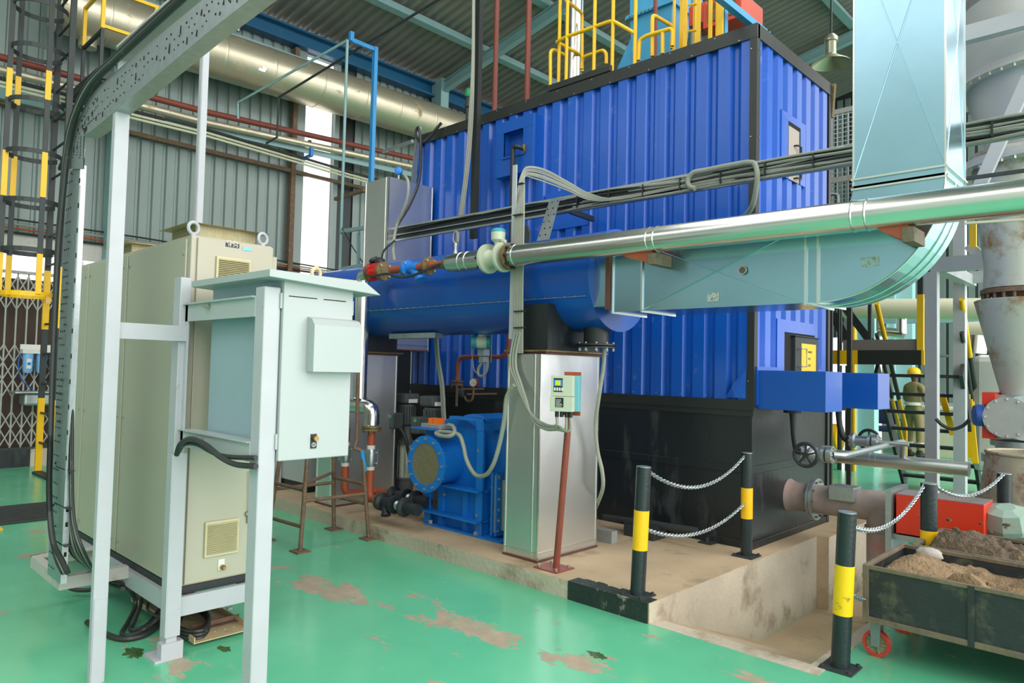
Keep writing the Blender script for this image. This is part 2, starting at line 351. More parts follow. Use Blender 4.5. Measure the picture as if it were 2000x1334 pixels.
def corr(mb, o, u, h, nrm, width, height, pitch, depth, prof, ph=0.):
    """corrugated sheet: o corner, u direction across the ribs, h direction along them, nrm outward; prof = fractions of (outer flat, slope, inner flat, slope)"""
    o = V(o); u = V(u); h = V(h)*height; nrm = V(nrm); a, b, c, d = prof
    kn = [(0, 0), (a, 0), (a+b, -depth), (a+b+c, -depth)]; pts = []
    def dep(t):
        t = t % 1.0
        if t < a: return 0
        if t < a+b: return -depth*(t-a)/b
        if t < a+b+c: return -depth
        return -depth*(1-(t-a-b-c)/d)
    xs = {0.0, width}; i = -1
    while i*pitch < width+2*pitch:
        for t, _ in kn+[(1, 0)]:
            x = (i+t)*pitch-ph
            if 0 < x < width: xs.add(round(x, 6))
        i += 1
    xs = sorted(xs)
    for x in xs: pts.append(o+u*x+nrm*dep((x+ph)/pitch))
    n = len(pts)
    return mb.add(pts+[p+h for p in pts], [(i, i+1, n+i+1, n+i) for i in range(n-1)])
def flanges(mb, c, axis, R, t): return mb.lathe([(R, -t/2), (R, t/2)], c, axis, 24, smooth=True)
def dup(o, loc, label=None):
    def rec(x, par):
        c = x.copy(); COL.objects.link(c); c.parent = par
        for ch in x.children: rec(ch, c)
        return c
    r = rec(o, None); r.location = V(loc)
    if label: r['label'] = label
    return r
# ================================================================ SETTING
Zs = .122                                        # top of the machine plinth
# floor with the pit cut out
m = MB()
def slab_rect(m, x0, x1, y0, y1, z=0., t=.25): m.box(x0, x1, y0, y1, z-t, z)
slab_rect(m, -12.4, -2.447, -6.2, 3.83); slab_rect(m, -2.447, 7, -6.2, 3.95); slab_rect(m, -1.5, 7, 3.95, 20)
slab_rect(m, -12.4, -2.447, 9.0, 20); slab_rect(m, -2.447, -1.5, 8.2, 20)
floor = struct('floor', m, 'floor')
m = MB()                                          # machine plinth, one casting with a pit side
m.prism([(-12.3, 3.83, -.6), (-2.447, 3.83, -.6), (-2.447, 6.55, -.6), (-2.36, 6.60, -.6), (-2.36, 9.0, -.6), (-12.3, 9.0, -.6)], (0, 0, .6+Zs))
struct('plinth', m, 'concrete')
m = MB(); m.box(-2.4475, -2.444, 3.832, 6.55, -.6, Zs-.004); m.box(-2.36, -2.357, 6.6, 8.2, -.6, Zs-.004); m.box(-12.2, -3.09, 3.826, 3.83, -.02, Zs-.003)
struct('trim_1', m, 'concreteside')
m = MB(); m.box(-3.08, -2.45, 3.818, 3.83, 0, Zs); m.box(-3.08, -2.45, 3.815, 3.93, Zs, Zs+.004)
for k in range(14):
    x = random.uniform(-3.05, -2.5); m.box(x, x+random.uniform(.02, .07), 3.925, 3.925+random.uniform(.01, .035), Zs, Zs+.004)
struct('trim_2', m, 'blackkerb')
m = MB()                                          # pit: ramp, floor, far wall
m.prism([(-2.447, 3.95, -.0), (-2.447, 5.44, -.52), (-2.447, 8.25, -.52), (-2.447, 8.25, -.7), (-2.447, 3.95, -.7)], (.95, 0, 0))
struct('pit_floor', m, 'concrete')
m = MB(); m.box(-2.447, -1.5, 3.83, 3.95, -.02, .002); m.box(-1.5, -1.42, 3.83, 8.2, -.02, .003)
struct('trim_3', m, 'concreteside')

# back wall of grey corrugated sheets, each about a metre wide, with a tall window slot
XW = -12.2
m = MB(); m.box(XW-.14, XW-.06, -6.1, 1.2, 0, 7.85); m.box(XW-.14, XW-.06, 1.2, 3.6, 3.12, 7.85); m.box(XW-.14, XW-.06, 3.6, 6.86, 0, 7.85); m.box(XW-.14, XW-.06, 7.50, 20, 0, 7.85)
wall = struct('wall_left', m, 'dark')
def sheet(y0, y1, z0, z1, par=wall):
    m = MB(); corr(m, (XW-.02, y0, z0), (0, 1, 0), (0, 0, 1), (1, 0, 0), y1-y0, z1-z0, .2, .035, (.62, .1, .18, .1), ph=(y0 % .2)); part('wall_sheet', m, 'sheetgrey', par)
y = -3.0
while y < 19:
    y1 = y+1.0
    if y1 <= 1.25 or y >= 7.4: sheet(y, y1, 0 if y < 7 else .1, 7.85)
    y = y1
sheet(1.2, 2.4, 3.12, 7.85); sheet(2.4, 3.55, 3.12, 7.85); sheet(3.55, 4.6, 0, 7.85); sheet(4.6, 5.7, 0, 7.85); sheet(5.7, 6.62, 0, 7.85)
# the window slot: frames either side, pale pane of diffusing sheet
m = MB(); m.box(XW-.1, XW+.06, 6.62, 6.84, 0, 7.55); m.box(XW-.1, XW+.04, 7.50, 7.6, 0, 7.55); m.box(XW-.1, XW+.02, 6.84, 7.5, 7.5, 7.9)
win = struct('window_1', m, 'sheetgrey'); part('pane', MB().box(XW-.08, XW-.075, 6.84, 7.5, 0, 7.5), 'pane', win)
# girts, column and eave beams
m = MB(); m.bar((XW+.09, -3, 5.16), (XW+.09, 6.9, 5.16), .07, .07); m.bar((XW+.09, 6.9, 5.16), (XW+.09, 16, 5.16), .06, .06); m.box(XW+.02, XW+.14, 6.55, 6.64, 0, 7.5)
struct('trim_4', m, 'rust')
solo('steel_column', MB().box(XW+.02, XW+.26, 3.47, 3.62, 0, 7.2), 'teal', 'teal painted steel column on the grey wall behind the beige cabinets', 'column')
m = MB(); m.box(XW+.02, XW+.2, -3, 3.6, 5.18, 5.42)
solo('wall_beam', m, 'teal', 'teal horizontal wall beam behind the caged ladder', 'beam')
m = MB(); m.box(XW-.05, XW+.22, -3, 20, 7.52, 7.56); m.box(XW+.04, XW+.08, -3, 20, 7.52, 7.84); m.box(XW-.05, XW+.22, -3, 20, 7.8, 7.84)
solo('eave_beam', m, 'darkblue', 'dark blue eave beam along the top of the grey wall', 'beam')
m = MB(); m.box(XW+.1, XW+.34, -3, 20, 7.18, 7.22); m.box(XW+.1, XW+.14, -3, 20, 7.18, 7.34)
solo('angle_beam', m, 'teal', 'pale teal angle beam running just above the large round duct', 'beam')

# roof: rises from the eave, corrugations run up the slope
RK = .2
def RZ(x): return 7.95+RK*(x+12.2)
XR = 3.0
m = MB(); L_ = math.hypot(1, RK)
rf = struct('ceiling', MB().prism([(XW-.4, -3, RZ(XW-.4)+.08), (XR, -3, RZ(XR)+.08), (XR, -3, RZ(XR)+.1), (XW-.4, -3, RZ(XW-.4)+.1)], (0, 23, 0)), 'roofsheet')
y = -3.0
while y < 20:
    m = MB(); corr(m, (XW-.4, y, RZ(XW-.4)), (0, 1, 0), V((1, 0, RK)).normalized(), (0, 0, -1), 1.0, (XR-XW+.4)*L_, .2, .05, (.28, .16, .40, .16)); part('roof_sheet', m, 'roofsheet', rf); y += 1.0
m = MB(); m.prism([(XR, -3, RZ(XR)+.1), (9, -3, RZ(XR)+.1-RK*6), (9, -3, RZ(XR)-RK*6), (XR, -3, RZ(XR))], (0, 3, 0))
# purlins (under the sheets) and sloping rafters
def purlin(x): return MB().box(x-.03, x+.03, -3, 20, RZ(x)-.16, RZ(x)-.02).box(x-.09, x+.09, -3, 20, RZ(x)-.18, RZ(x)-.16)
for x in (-10.55, -8.8, -7.0, -5.25, -3.5, -1.7): solo('purlin', purlin(x), 'teal', {-10.55: 'pale teal roof purlin nearest the eave, crossing behind the black hanging post', -8.8: 'second pale teal roof purlin from the eave, behind the yellow ladder cage', -7.0: 'third pale teal roof purlin from the eave', -5.25: 'fourth roof purlin from the eave, above the conical lamp', -3.5: 'fifth roof purlin from the eave, beside the grey riser duct', -1.7: 'last pale roof purlin, closest to the ridge'}[x], 'purlin', 'roof purlins')
def rafter(y):
    m = MB()
    for dz, h, w_ in ((-.2, .02, .13), (-.42, .02, .13), (-.31, .2, .02)):
        m.bar((XW, y, RZ(XW)+dz), (XR, y, RZ(XR)+dz), w_, h)
    return m
solo('rafter', rafter(9.98), 'teal', 'teal rafter climbing from the eave behind the black hanging post', 'rafter', bevel=.004)
solo('rafter', rafter(16.1), 'teal', 'teal rafter above the conical roof lamp', 'rafter')
solo('rafter', rafter(3.6), 'teal', 'teal rafter crossing the top left behind the cable tray', 'rafter')
m = MB(); m.box(XW+.1, XW+.42, 9.87, 10.09, 7.0, 7.9)
solo('eave_bracket', m, 'teal', 'teal stub column where the rafter meets the eave beam', 'bracket')

# unseen pale wall added behind the camera for the ducts to reflect
m = MB(); m.box(-12.2, 3.0, -6.1, -6.0, 0, 7.6); struct('reflected_wall', m, 'reflectwall')
# far wall beyond the stairs, with tall bright doorway
YF = 19.5
m = MB(); m.box(-12.2, -7.45, YF, YF+.1, 0, 9.5); m.box(-5.2, -.5, YF, YF+.1, 0, 9.9); m.box(-7.45, -5.2, YF, YF+.1, 2.6, 9.6)
wf = struct('wall_far', m, 'dark')
x = -12.2
while x < -1:
    m = MB(); z0 = 2.6 if (-7.6 < x < -5.3) else 1.0 
    corr(m, (x, YF-.02, z0), (1, 0, 0), (0, 0, 1), (0, -1, 0), 1.0, min(RZ(x), 10)-z0, .2, .035, (.62, .1, .18, .1)); part('wall_sheet', m, 'sheetgrey', wf); x += 1.0
m = MB(); m.box(-5.0, -.5, YF-.12, YF-.02, 0, 1.0); struct('trim_5', m, 'pale')
# ================================================================ BOILER ENCLOSURE
BX0, BX1, BY0, BY1, BZ0, BZ1 = -7.14, -2.624, 5.622, 7.3, Zs, 4.51
en = thing('boiler_enclosure', 'huge blue corrugated boiler enclosure with black steel skirt and trim', 'boiler', ((BX0+BX1)/2, (BY0+BY1)/2, Zs))
m = MB(); m.box(BX0, BX1, BY0, BY1, Zs+.04, 1.24); m.box(BX0-.0, BX1+.012, BY0-.012, BY1, Zs, Zs+.06)
m.box(BX0, BX1+.008, BY0-.008, BY1+.005, .735, .80)
part('skirt', m, 'skirt', en, bevel=.004)
m = MB(); m.box(BX0, BX1+.02, BY0-.02, BY1, 1.26, 1.345); m.box(BX0, BX1+.01, BY0-.01, BY1, 1.21, 1.26); part('skirt_channel', m, 'blackframe', en)
m = MB(); m.box(BX0+.05, BX1-.06, BY0+.06, BY1-.05, 1.3, 4.45); part('inner_casing', m, 'dark', en)
# front sheets with trapezoid ribs, pitch .212, in five sheets
pr = (.50, .13, .16, .21)
x = BX0; nsh = 5; wsh = (BX1-.045-BX0)/nsh
for k in range(nsh):
    m = MB(); x0 = BX0+k*wsh
    corr(m, (x0, BY0-.006-.002*(k % 2), 1.345), (1, 0, 0), (0, 0, 1), (0, -1, 0), wsh+.004, 4.42-1.345, .212, .045, pr, ph=(x0-(-3.029+.066)) % .212); part('cladding_sheet', m, 'blue', en)
for k in range(2):
    m = MB(); y0 = BY0+.045+k*.8
    corr(m, (BX1+.006+.002*k, y0, 1.345), (0, 1, 0), (0, 0, 1), (1, 0, 0), .81, 4.42-1.345, .212, .045, (.50, .21, .16, .13), ph=(y0-(5.763-.14)) % .212); part('cladding_sheet', m, 'blue', en)
# black frame
m = MB(); m.box(BX1-.045, BX1+.018, BY0-.018, BY0+.045, 1.3, BZ1); part('frame_post', m, 'blackframe', en)
m = MB(); m.box(BX1-.02, BX1+.016, BY1-.05, BY1+.005, Zs, BZ1); part('frame_post', m, 'blackframe', en)
m = MB(); m.box(BX0, BX1+.02, BY0-.02, BY0+.03, 4.39, BZ1); part('frame_rail', m, 'blackframe', en)
m = MB(); m.box(BX1-.03, BX1+.02, BY0, BY1, 4.39, BZ1); part('frame_rail', m, 'blackframe', en)
m = MB(); m.box(BX0, BX1, BY0, BY1, 4.44, 4.47); part('top_plate', m, 'blackframe', en)
m = MB()
for z in (1.5, 2.2, 2.9, 3.55, 4.3):
    for x in (BX1-.03,): m.lathe([(.006, 0), (.006, .005)], (x, BY0-.018, z), (0, -1, 0), 6)
    m.lathe([(.006, 0), (.006, .005)], (BX1+.018, BY0+.03, z), (1, 0, 0), 6)
for k in range(20): m.lathe([(.006, 0), (.006, .005)], (BX0+.1+k*.225, BY0-.02, 4.402 if k % 2 else 4.49), (0, -1, 0), 6)
for k in range(18): m.lathe([(.006, 0), (.006, .005)], (BX0+.1+k*.25, BY0-.01, 1.37), (0, -1, 0), 6)
part('screws', m, 'bolt', en, kind='stuff')
# dent plate near lower right corner of the front
m = MB(); a = at(1393, 740, y=BY0-.012); m.add([(-2.675, BY0-.012, 1.36), (-2.86, BY0-.012, 1.36), (-2.80, BY0-.022, 1.45), (-2.675, BY0-.013, 1.62), (-2.77, BY0-.028, 1.36)], [(0, 4, 3), (4, 2, 3), (1, 2, 4)]); part('patch_sheet', m, 'blue', en)
m = MB(); m.box(-4.93, -4.36, BY0-.016, BY0, 3.02, 3.42); part('patch_sheet', m, 'blue', en)
# framed pipe hatch on the front
hx0, hx1, hz0, hz1 = at(977, 300, y=5.56).x, at(1050, 300, y=5.56).x, at(1000, 346, y=5.56).z, at(1010, 236, y=5.56).z
ox0, ox1, oz0, oz1 = at(992, 280, y=5.55).x, at(1031, 280, y=5.55).x, at(1000, 309, y=5.55).z, at(1020, 256, y=5.55).z
m = MB()
for a, b, c, d in ((hx0, hx1, oz1, hz1), (hx0, hx1, hz0, oz0), (hx0, ox0, oz0, oz1), (ox1, hx1, oz0, oz1)): m.box(a, b, 5.49, 5.51, c, d)
m.box(hx1-.01, hx1, 5.51, 5.62, hz0, hz1); m.box(hx0, hx1, 5.51, 5.62, hz0, hz0+.01); m.box(hx0, hx0+.01, 5.51, 5.62, hz0, hz1)
part('hatch_frame', m, 'bluebox', en, bevel=.003)
m = MB(); t = .018
for a, b, c, d in ((ox0-t, ox1+t, oz1, oz1+t), (ox0-t, ox1+t, oz0-t, oz0), (ox0-t, ox0, oz0, oz1), (ox1, ox1+t, oz0, oz1)): m.box(a, b, 5.475, 5.60, c, d)
m.box(ox0, ox1, 5.60, 5.61, oz0, oz1); part('hatch_lip', m, 'bluebox', en)
# black water pipe coming out of the hatch and dropping behind the tray
fx, fz = at(1028, 292, y=5.52).x, at(1028, 292, y=5.52).z
bp = thing('drain_pipe', 'black pipe bending out of the blue hatch and dropping straight down', 'pipe', (fx-.17, 5.45, 2.2))
px = at(1001, 330, y=5.42).x
m = MB(); m.tube(rnd([(fx+.0, 5.52, fz), (fx-.02, 5.42, fz+.01), (px, 5.42, fz+.03), (px, 5.42, 2.4)], .08), .024, 12); part('pipe', m, 'castiron', bp)
m = MB(); m.lathe([(.055, 0), (.055, .02)], (fx, 5.5, fz), (.9, .3, 0), 16); part('pipe_flange', m, 'flange', bp)
m = MB(); m.bolts((fx, 5.5, fz), (-.9, -.3, 0), .04, 6, .009, .015); part('bolts', m, 'bolt', bp, kind='stuff')
# upper door in the right face
def rface(px_, py_): q = at(px_, py_, x=BX1+.01); return q.y, q.z
y0, zt = rface(1539, 236); y1, _ = rface(1563, 240); _, zb = rface(1540, 296); y0 += 0; X = BX1
m = MB()
fy0, fzt = rface(1526, 207); fy1, _ = rface(1573, 230); _, fzb = rface(1526, 300)
m.box(X+.002, X+.014, fy0, y0, zb-.25, fzt-.03); m.box(X+.002, X+.014, y1, fy1, zb-.25, fzt-.03); m.box(X+.002, X+.014, fy0, fy1, zt, fzt-.03)
part('hatch_frame', m, 'blue', en)
part('hatch_shade_plate', MB().box(X+.009, X+.0115, y0, y1, zb-.25, zt), 'void', en)  # black plate over the cladding, painted as the dark opening
d1 = MB().box(X+.0118, X+.0145, y0+.01, y1-.03, zb-.25, zt-.04)
d1 = part('access_door', d1, pm('access_door_grey', '#a89c94', .5), en, label='grey access door with a black pull handle')
m = MB(); hy0, hy1 = y0+.13, y0+.21; m.tube(rnd([(X-.01, hy0, zt-.2), (X+.05, hy0, zt-.2), (X+.05, hy1, zt-.2), (X+.05, hy1, zt-.5), (X+.05, hy0, zt-.5), (X-.01, hy0, zt-.5)], .02), .009, 8); part('handle', m, 'blackframe', d1)
# lower insulated door with yellow notice
y0, zt = rface(1531, 648); y1, _ = rface(1590, 655); zb = 1.5; fy0, fzt = rface(1517, 622); fy1, _ = rface(1591, 632)
m = MB(); m.box(X+.002, X+.016, fy0, y0, zb, fzt); m.box(X+.002, X+.016, y1, fy1+.03, zb, fzt); m.box(X+.002, X+.016, fy0, fy1+.03, zt, fzt); part('hatch_frame', m, 'blue', en)
m = MB(); m.box(X+.009, X+.0115, y0, y1, zb, zt); part('hatch_shade_plate', m, 'void', en)
iy0 = rface(1545, 700)[0]; iy1 = rface(1590, 700)[0]; zt2 = rface(1545, 655)[1]
d2 = part('insulated_door', MB().box(X, X+.05, iy0, iy1, zb, zt2-.01).box(X, X+.06, iy0-.02, iy1+.01, zt2-.01, zt2), 'dark', en, label='dark padded door carrying a yellow notice', bevel=.006)
sy0, sy1 = rface(1558, 690)[0]-.02, rface(1586, 690)[0]-.02; sz1 = rface(1558, 671)[1]
m = MB(); m.box(X+.05, X+.054, sy0, sy1, zb+.02, sz1); sg = part('notice', m, 'signy', d2, label='yellow notice in black capitals')
yc = (sy0+sy1)/2
for i, tx in enumerate(('CONFINED', 'SPACE', 'ENTRY', 'REQUIRED')): text(tx, .031, (X+.0545, yc, sz1-.075-i*.062), (0, 1, 0), (0, 0, 1), 'labelb', d2)
m = MB(); hy = iy0+.05; m.tube(rnd([(X+.05, hy, 1.80), (X+.1, hy, 1.80), (X+.1, hy+.09, 1.80), (X+.1, hy+.09, 1.64), (X+.1, hy, 1.64), (X+.05, hy, 1.64)], .02), .006, 8); part('handle', m, 'bolt', d2)

# blue burner covers on the right face, with valves below
def cover(y0, y1, x1, z0, z1, label):
    t = thing('blue_cover', label, 'cover', (BX1+.3, (y0+y1)/2, z0), 'blue covers on the right face')
    m = MB(); m.box(BX1+.02, x1, y0, y1, z0, z1); part('casing', m, 'bluebox', t, bevel=.003)
    m = MB(); m.box(BX1+.014, BX1+.03, y0-.03, y1+.03, z0+.03, z1+.03); part('mounting_lip', m, 'bluebox', t)
    return t
cover(5.668, 6.025, -2.053, 1.274, 1.593, 'long blue sheet metal cover nearest the black corner post')
cover(6.72, 7.05, -1.99, 1.274, 1.593, 'blue sheet metal cover behind the nearer one, over the second valve')
def valve(xc, yc, zc, lab, hw, drop):
    """steam drain valve with hand wheel; axis along x"""
    t = thing('gate_valve', lab, 'valve', (xc, yc, zc-.1), 'drain valves under the blue covers')
    m = MB(); m.tube(rnd([(xc-drop, yc, 1.27), (xc-drop+.02, yc, zc+.1), (xc-.08, yc, zc), (xc-.02, yc, zc)], .08), .026, 12); part('downpipe', m, 'castiron', t)
    m = MB(); m.lathe([(.07, -.02), (.07, 0)], (xc-drop, yc, 1.265), (0, 0, 1), 16); part('top_flange', m, 'castiron', t)
    m = MB(); m.lathe([(.07, -.02), (.07, .01), (.045, .02), (.045, .12), (.07, .13), (.07, .155)], (xc, yc, zc), (1, 0, 0), 16); m.lathe([(.05, 0), (.045, .1), (.02, .12), (.02, .2)], (xc+.07, yc, zc), (0, -1 if hw < 0 else 1, 0), 12)
    m.lathe([(.07, 0), (.07, .04)], (xc+.17, yc, zc), (1, 0, 0), 16); part('valve_body', m, 'galv', t, bevel=0)
    m = MB(); wc = V((xc+.07, yc+(-.2 if hw < 0 else .2), zc)); m.ring(wc, (0, 1, 0), .09, .014, 28, 8)
    for k in range(5):
        a = 2*PI*k/5+.3; m.bar(wc, wc+V((math.cos(a)*.09, 0, math.sin(a)*.09)), .02, .014)
    m.lathe([(.022, -.015), (.022, .015)], wc, (0, 1, 0), 12); part('hand_wheel', m, 'castiron', t)
    m = MB(); m.bolts((xc+.21, yc, zc), (1, 0, 0), .053, 8, .009, .012); m.bolts((xc-.02, yc, zc), (-1, 0, 0), .053, 8, .009, .012); part('bolts', m, 'bolt', t, kind='stuff')
    return t
va = at(1590, 885, y=5.9); valve(va.x-.06, 5.9, va.z, 'gate valve with black five-spoke hand wheel facing the camera', -1, .12)
vb = at(1690, 862, y=6.88); valve(vb.x-.1, 6.88, vb.z, 'second gate valve behind, its hand wheel turned away', 1, .14)
# silver drain header pipe along x and the thin bypass pipe
hd = thing('drain_header', 'aluminium clad horizontal drain header ending above the chained bollard', 'pipe', (-2, 7.42, .6))
a = at(1626, 890, y=7.42); b = at(1893, 917, y=7.42)
m = MB(); m.tube([a, b], .066, 20); part('jacket', m, 'satin', hd)
for t in (.3, .345, .86, .885): part('band', MB().lathe([(.0685, -.008), (.0685, .008)], a.lerp(b, t), (1, 0, 0), 20), 'satin', hd); part('end_stub', MB().cyl(a-V((.14, 0, 0)), a, .045), 'rustpipe', hd)
m = MB(); m.tube(rnd([at(1640, 883, y=6.9), at(1770, 868, y=7.0), at(1770, 868, y=7.0)+V((0, .2, 0))], .02), .018, 8)
p0 = va+V((.15, 0, 0)); p1 = at(1648, 890, y=5.95); p2 = at(1765, 862, y=7.3); p3 = at(1763, 893, y=7.4)
m = MB().tube(rnd([p0, p1, p2, p3], .05), .026, 12); solo('bypass_pipe', m, 'galv', 'thin bare steel pipe slanting from the nearer valve into the drain header', 'pipe')
p1 = at(1775, 868, y=6.9); m = MB().tube([vb+V((.08, 0, 0)), p1], .02, 10); solo('bypass_pipe', m, 'galv', 'short thin pipe leaving the second valve behind the slanting one', 'pipe')

# ash outlet pipe: flange, horizontal run, square port, tee going down
oy = 6.39; oz = .48
t = thing('outlet_pipe', 'rust stained grey outlet pipe bolted to the black skirt', 'pipe', (-2.3, oy, Zs))
m = MB(); m.lathe([(.15, 0), (.135, .03), (.125, .06), (.125, .2)], (BX1+.0, oy, oz), (1, 0, 0), 28); m.lathe([(.125, 0), (.125, .85)], (BX1+.24, oy, oz), (1, .0, .03), 28); part('pipe', m, 'lilac', t)
m = MB(); m.lathe([(.18, 0), (.18, .022)], (BX1+.2, oy, oz), (1, 0, 0), 28); part('pipe_flange', m, 'galv', t)
m = MB(); m.lathe([(.18, 0), (.18, .022)], (BX1+.225, oy, oz), (1, 0, 0), 28); part('pipe_flange', m, 'galv', t)
m = MB(); m.lathe([(.175, 0), (.175, .02)], (BX1+1.09, oy, oz+.03), (1, 0, 0), 28); part('pipe_flange', m, 'galv', t)
m = MB(); m.bolts((BX1+.247, oy, oz), (1, 0, 0), .155, 10, .01, .015); m.bolts((BX1+.2, oy, oz), (-1, 0, 0), .155, 10, .01, .015); part('bolts', m, 'flange', t, kind='stuff')
c = at(1650, 970, y=6.3); m = MB().box(c.x-.11, c.x+.10, 6.22, 6.4, c.z-.03, c.z+.09); part('square_port', m, 'galv', t, bevel=.008)
m = MB(); m.lathe([(.13, 0), (.13, .5)], (BX1+.78, oy, -.02), (0, 0, 1), 28); m.lathe([(.145, 0), (.145, .03)], (BX1+.78, oy, .3), (0, 0, 1), 28); part('drop_leg', m, 'lilac', t)
m = MB(); m.lathe([(.13, 0), (.13, .4)], (BX1+.78, oy, -.52), (0, 0, 1), 24); m.lathe([(.16, 0), (.16, .03)], (BX1+.78, oy, -.1), (0, 0, 1), 24); part('drop_leg', m, 'rust', t)
# small conduit stub lying under the chain
a = at(1090, 1018, y=5.5); b = at(1362, 1040, y=5.3)
m = MB().tube([at(1180, 1010, y=5.4), at(1361, 1037, y=5.3)], .03, 14, caps=False).tube([at(1361, 1037, y=5.3)-V((.02, 0, 0)), at(1361, 1037, y=5.3)], .028, 14)
solo('loose_pipe', m, 'dark', 'dark open pipe stub lying along the foot of the black skirt', 'pipe')
m = MB().box(-3.04, -2.92, 5.5, 5.62, Zs, Zs+.012).lathe([(.016, 0), (.016, .04)], (-2.98, 5.55, Zs+.01), (0, 0, 1), 8); solo('anchor_plate', m, 'dark', 'small dark anchor plate with nut at the skirt foot', 'plate')
m = MB().box(-3.62, -3.32, 5.25, 5.45, Zs, Zs+.09).box(-3.66, -3.3, 5.3, 5.5, Zs+.09, Zs+.12); solo('rail_block', m, 'dark', 'dark steel block behind the bright square duct foot', 'block')
# ================================================================ BLUE CYLINDER AND SQUARE DUCTS
cy, cz, cr = 4.47, 2.25, .385
t = thing('round_air_duct', 'large blue clad horizontal cylinder carried on black transition boxes', 'duct', (-5.2, cy, 1.7))
m = MB(); m.lathe([(cr, 0), (cr, 1.3)], (-8.0, cy, cz), (1, 0, 0), 56); m.lathe([(cr+.004, 0), (cr+.004, .012)], (-6.7, cy, cz), (1, 0, 0), 56)
part('shell_section', m, 'bluecyl', t)
m = MB(); m.lathe([(cr, 0), (cr, 1.9)], (-6.69, cy, cz), (1, 0, 0), 56); part('shell_section', m, 'bluecyl', t)
m = MB(); m.lathe([(cr+.003, 0), (cr+.003, 1.62)], (-4.79, cy, cz), (1, 0, 0), 56); part('shell_section', m, 'bluecyl', t)
m = MB(); m.lathe([(cr+.008, 0), (cr+.008, .012), (.01, .016)], (-3.17, cy, cz), (1, 0, 0), 56); part('end_cap', m, 'bluecyl', t)
m = MB()
for k in range(34): m.lathe([(.006, 0), (.005, .006)], (-6.6+k*.1, cy-.362, cz-.145), (0, -.93, -.37), 6)
m.strap([(-6.65, cy-.364, cz-.148), (-3.2, cy-.366, cz-.148)], .004, .004); part('seam_rivets', m, 'galv', t, kind='stuff')
m = MB(); m.box(-3.86, -3.52, 4.06, 4.72, 1.70, 2.06); part('transition_box', m, 'black', t)
m = MB(); m.box(-6.6, -6.26, 4.02, 4.72, 1.70, 2.06); part('transition_box', m, 'black', t)
for x0 in (-3.92, -6.66):
    m = MB(); m.box(x0, x0+.44, 4.0, 4.78, 1.692, 1.704); part('bolting_flange', m, 'flange', t); m = MB(); m.box(x0+.03, x0+.41, 4.03, 4.75, 1.672, 1.69); part('bolting_flange', m, 'oxideduct', t)
m = MB(); m.lathe([(.10, 0), (.10, .2)], (-3.33, 4.42, 1.76), (0, 0, 1), 28); part('drain_stub', m, 'black', t)
m = MB(); m.lathe([(.155, 0), (.155, .014)], (-3.33, 4.42, 1.75), (0, 0, 1), 28); m.lathe([(.155, 0), (.155, .01)], (-3.33, 4.42, 1.732), (0, 0, 1), 28); part('blind_flange', m, 'black', t)
m = MB(); m.bolts((-3.33, 4.42, 1.732), (0, 0, -1), .135, 10, .009, .022); m.bolts((-3.33, 4.42, 1.764), (0, 0, 1), .135, 10, .008, .012); part('bolts', m, 'galv', t, kind='stuff')
m = MB()
lg = at(1025, 463, y=4.47); 
m.prism([(lg.x-.06, 4.46, cz+.36), (lg.x-.06, 4.46, lg.z+.03), (lg.x-.03, 4.46, lg.z+.1), (lg.x+.03, 4.46, lg.z+.1), (lg.x+.06, 4.46, lg.z+.03), (lg.x+.06, 4.46, cz+.36)], (0, .02, 0)); part('lifting_lug', m, 'dark', t, label='dark lifting lug on the cylinder top')

def xface(mb, a, b, c, d, n, h):
    """one sheet panel a b c d pressed with a diagonal cross, centre raised by h"""
    a, b, c, d = map(V, (a, b, c, d)); o = (a+b+c+d)/4+V(n)*h; mb.add([a, b, c, d, o], [(0, 1, 4), (1, 2, 4), (2, 3, 4), (3, 0, 4)])
def vduct(name, lab, x0, x1, y0, y1, z0, z1, mat='silver', grp='upright square ducts'):
    t = thing(name, lab, 'duct', ((x0+x1)/2, (y0+y1)/2, z0), grp)
    m = MB()
    nz = 8; 
    # slightly buckled thin sheet faces
    def face(p, u, v, n, nu, nv, amp, seed):
        rs = random.Random(seed); G = [[(0 if i in (0, nu) or j in (0, nv) else rs.uniform(-1, 1)*amp) for j in range(nv+1)] for i in range(nu+1)]
        vs = [V(p)+V(u)*(i/nu)+V(v)*(j/nv)+V(n)*G[i][j] for i in range(nu+1) for j in range(nv+1)]
        m.add(vs, [(i*(nv+1)+j, (i+1)*(nv+1)+j, (i+1)*(nv+1)+j+1, i*(nv+1)+j+1) for i in range(nu) for j in range(nv)], True)
    h = z1-z0
    face((x0, y0, z0), (x1-x0, 0, 0), (0, 0, h), (0, -1, 0), 4, 10, .002, 3); face((x1, y0, z0), (0, y1-y0, 0), (0, 0, h), (1, 0, 0), 5, 10, .0035, 5)
    face((x1, y1, z0), (x0-x1, 0, 0), (0, 0, h), (0, 1, 0), 3, 5, .002, 7); face((x0, y1, z0), (0, y0-y1, 0), (0, 0, h), (-1, 0, 0), 3, 5, .002, 9)
    m.add([(x0, y0, z1), (x1, y0, z1), (x1, y1, z1), (x0, y1, z1)], [(0, 1, 2, 3)]); part('sheet_casing', m, mat, t)
    m = MB(); e = .006
    for x, y in ((x0, y0), (x1, y0), (x1, y1)): m.box(x-e, x+e, y-e, y+e, z0, z1)
    m.box(x0-.004, x1+.004, y0-.005, y0, z0+.06, z0+.066); m.box(x1, x1+.005, y0, y1, z0+.06, z0+.066)
    m.box(x1-.06, x1-.054, y0-.004, y0, z0, z1); part('edge_seam', m, 'silverpipe', t)
    m = MB(); m.box(x0-.01, x1+.012, y0-.012, y1+.012, z0-.004, z0+.012); part('foot_frame', m, 'oxideduct', t)
    return t
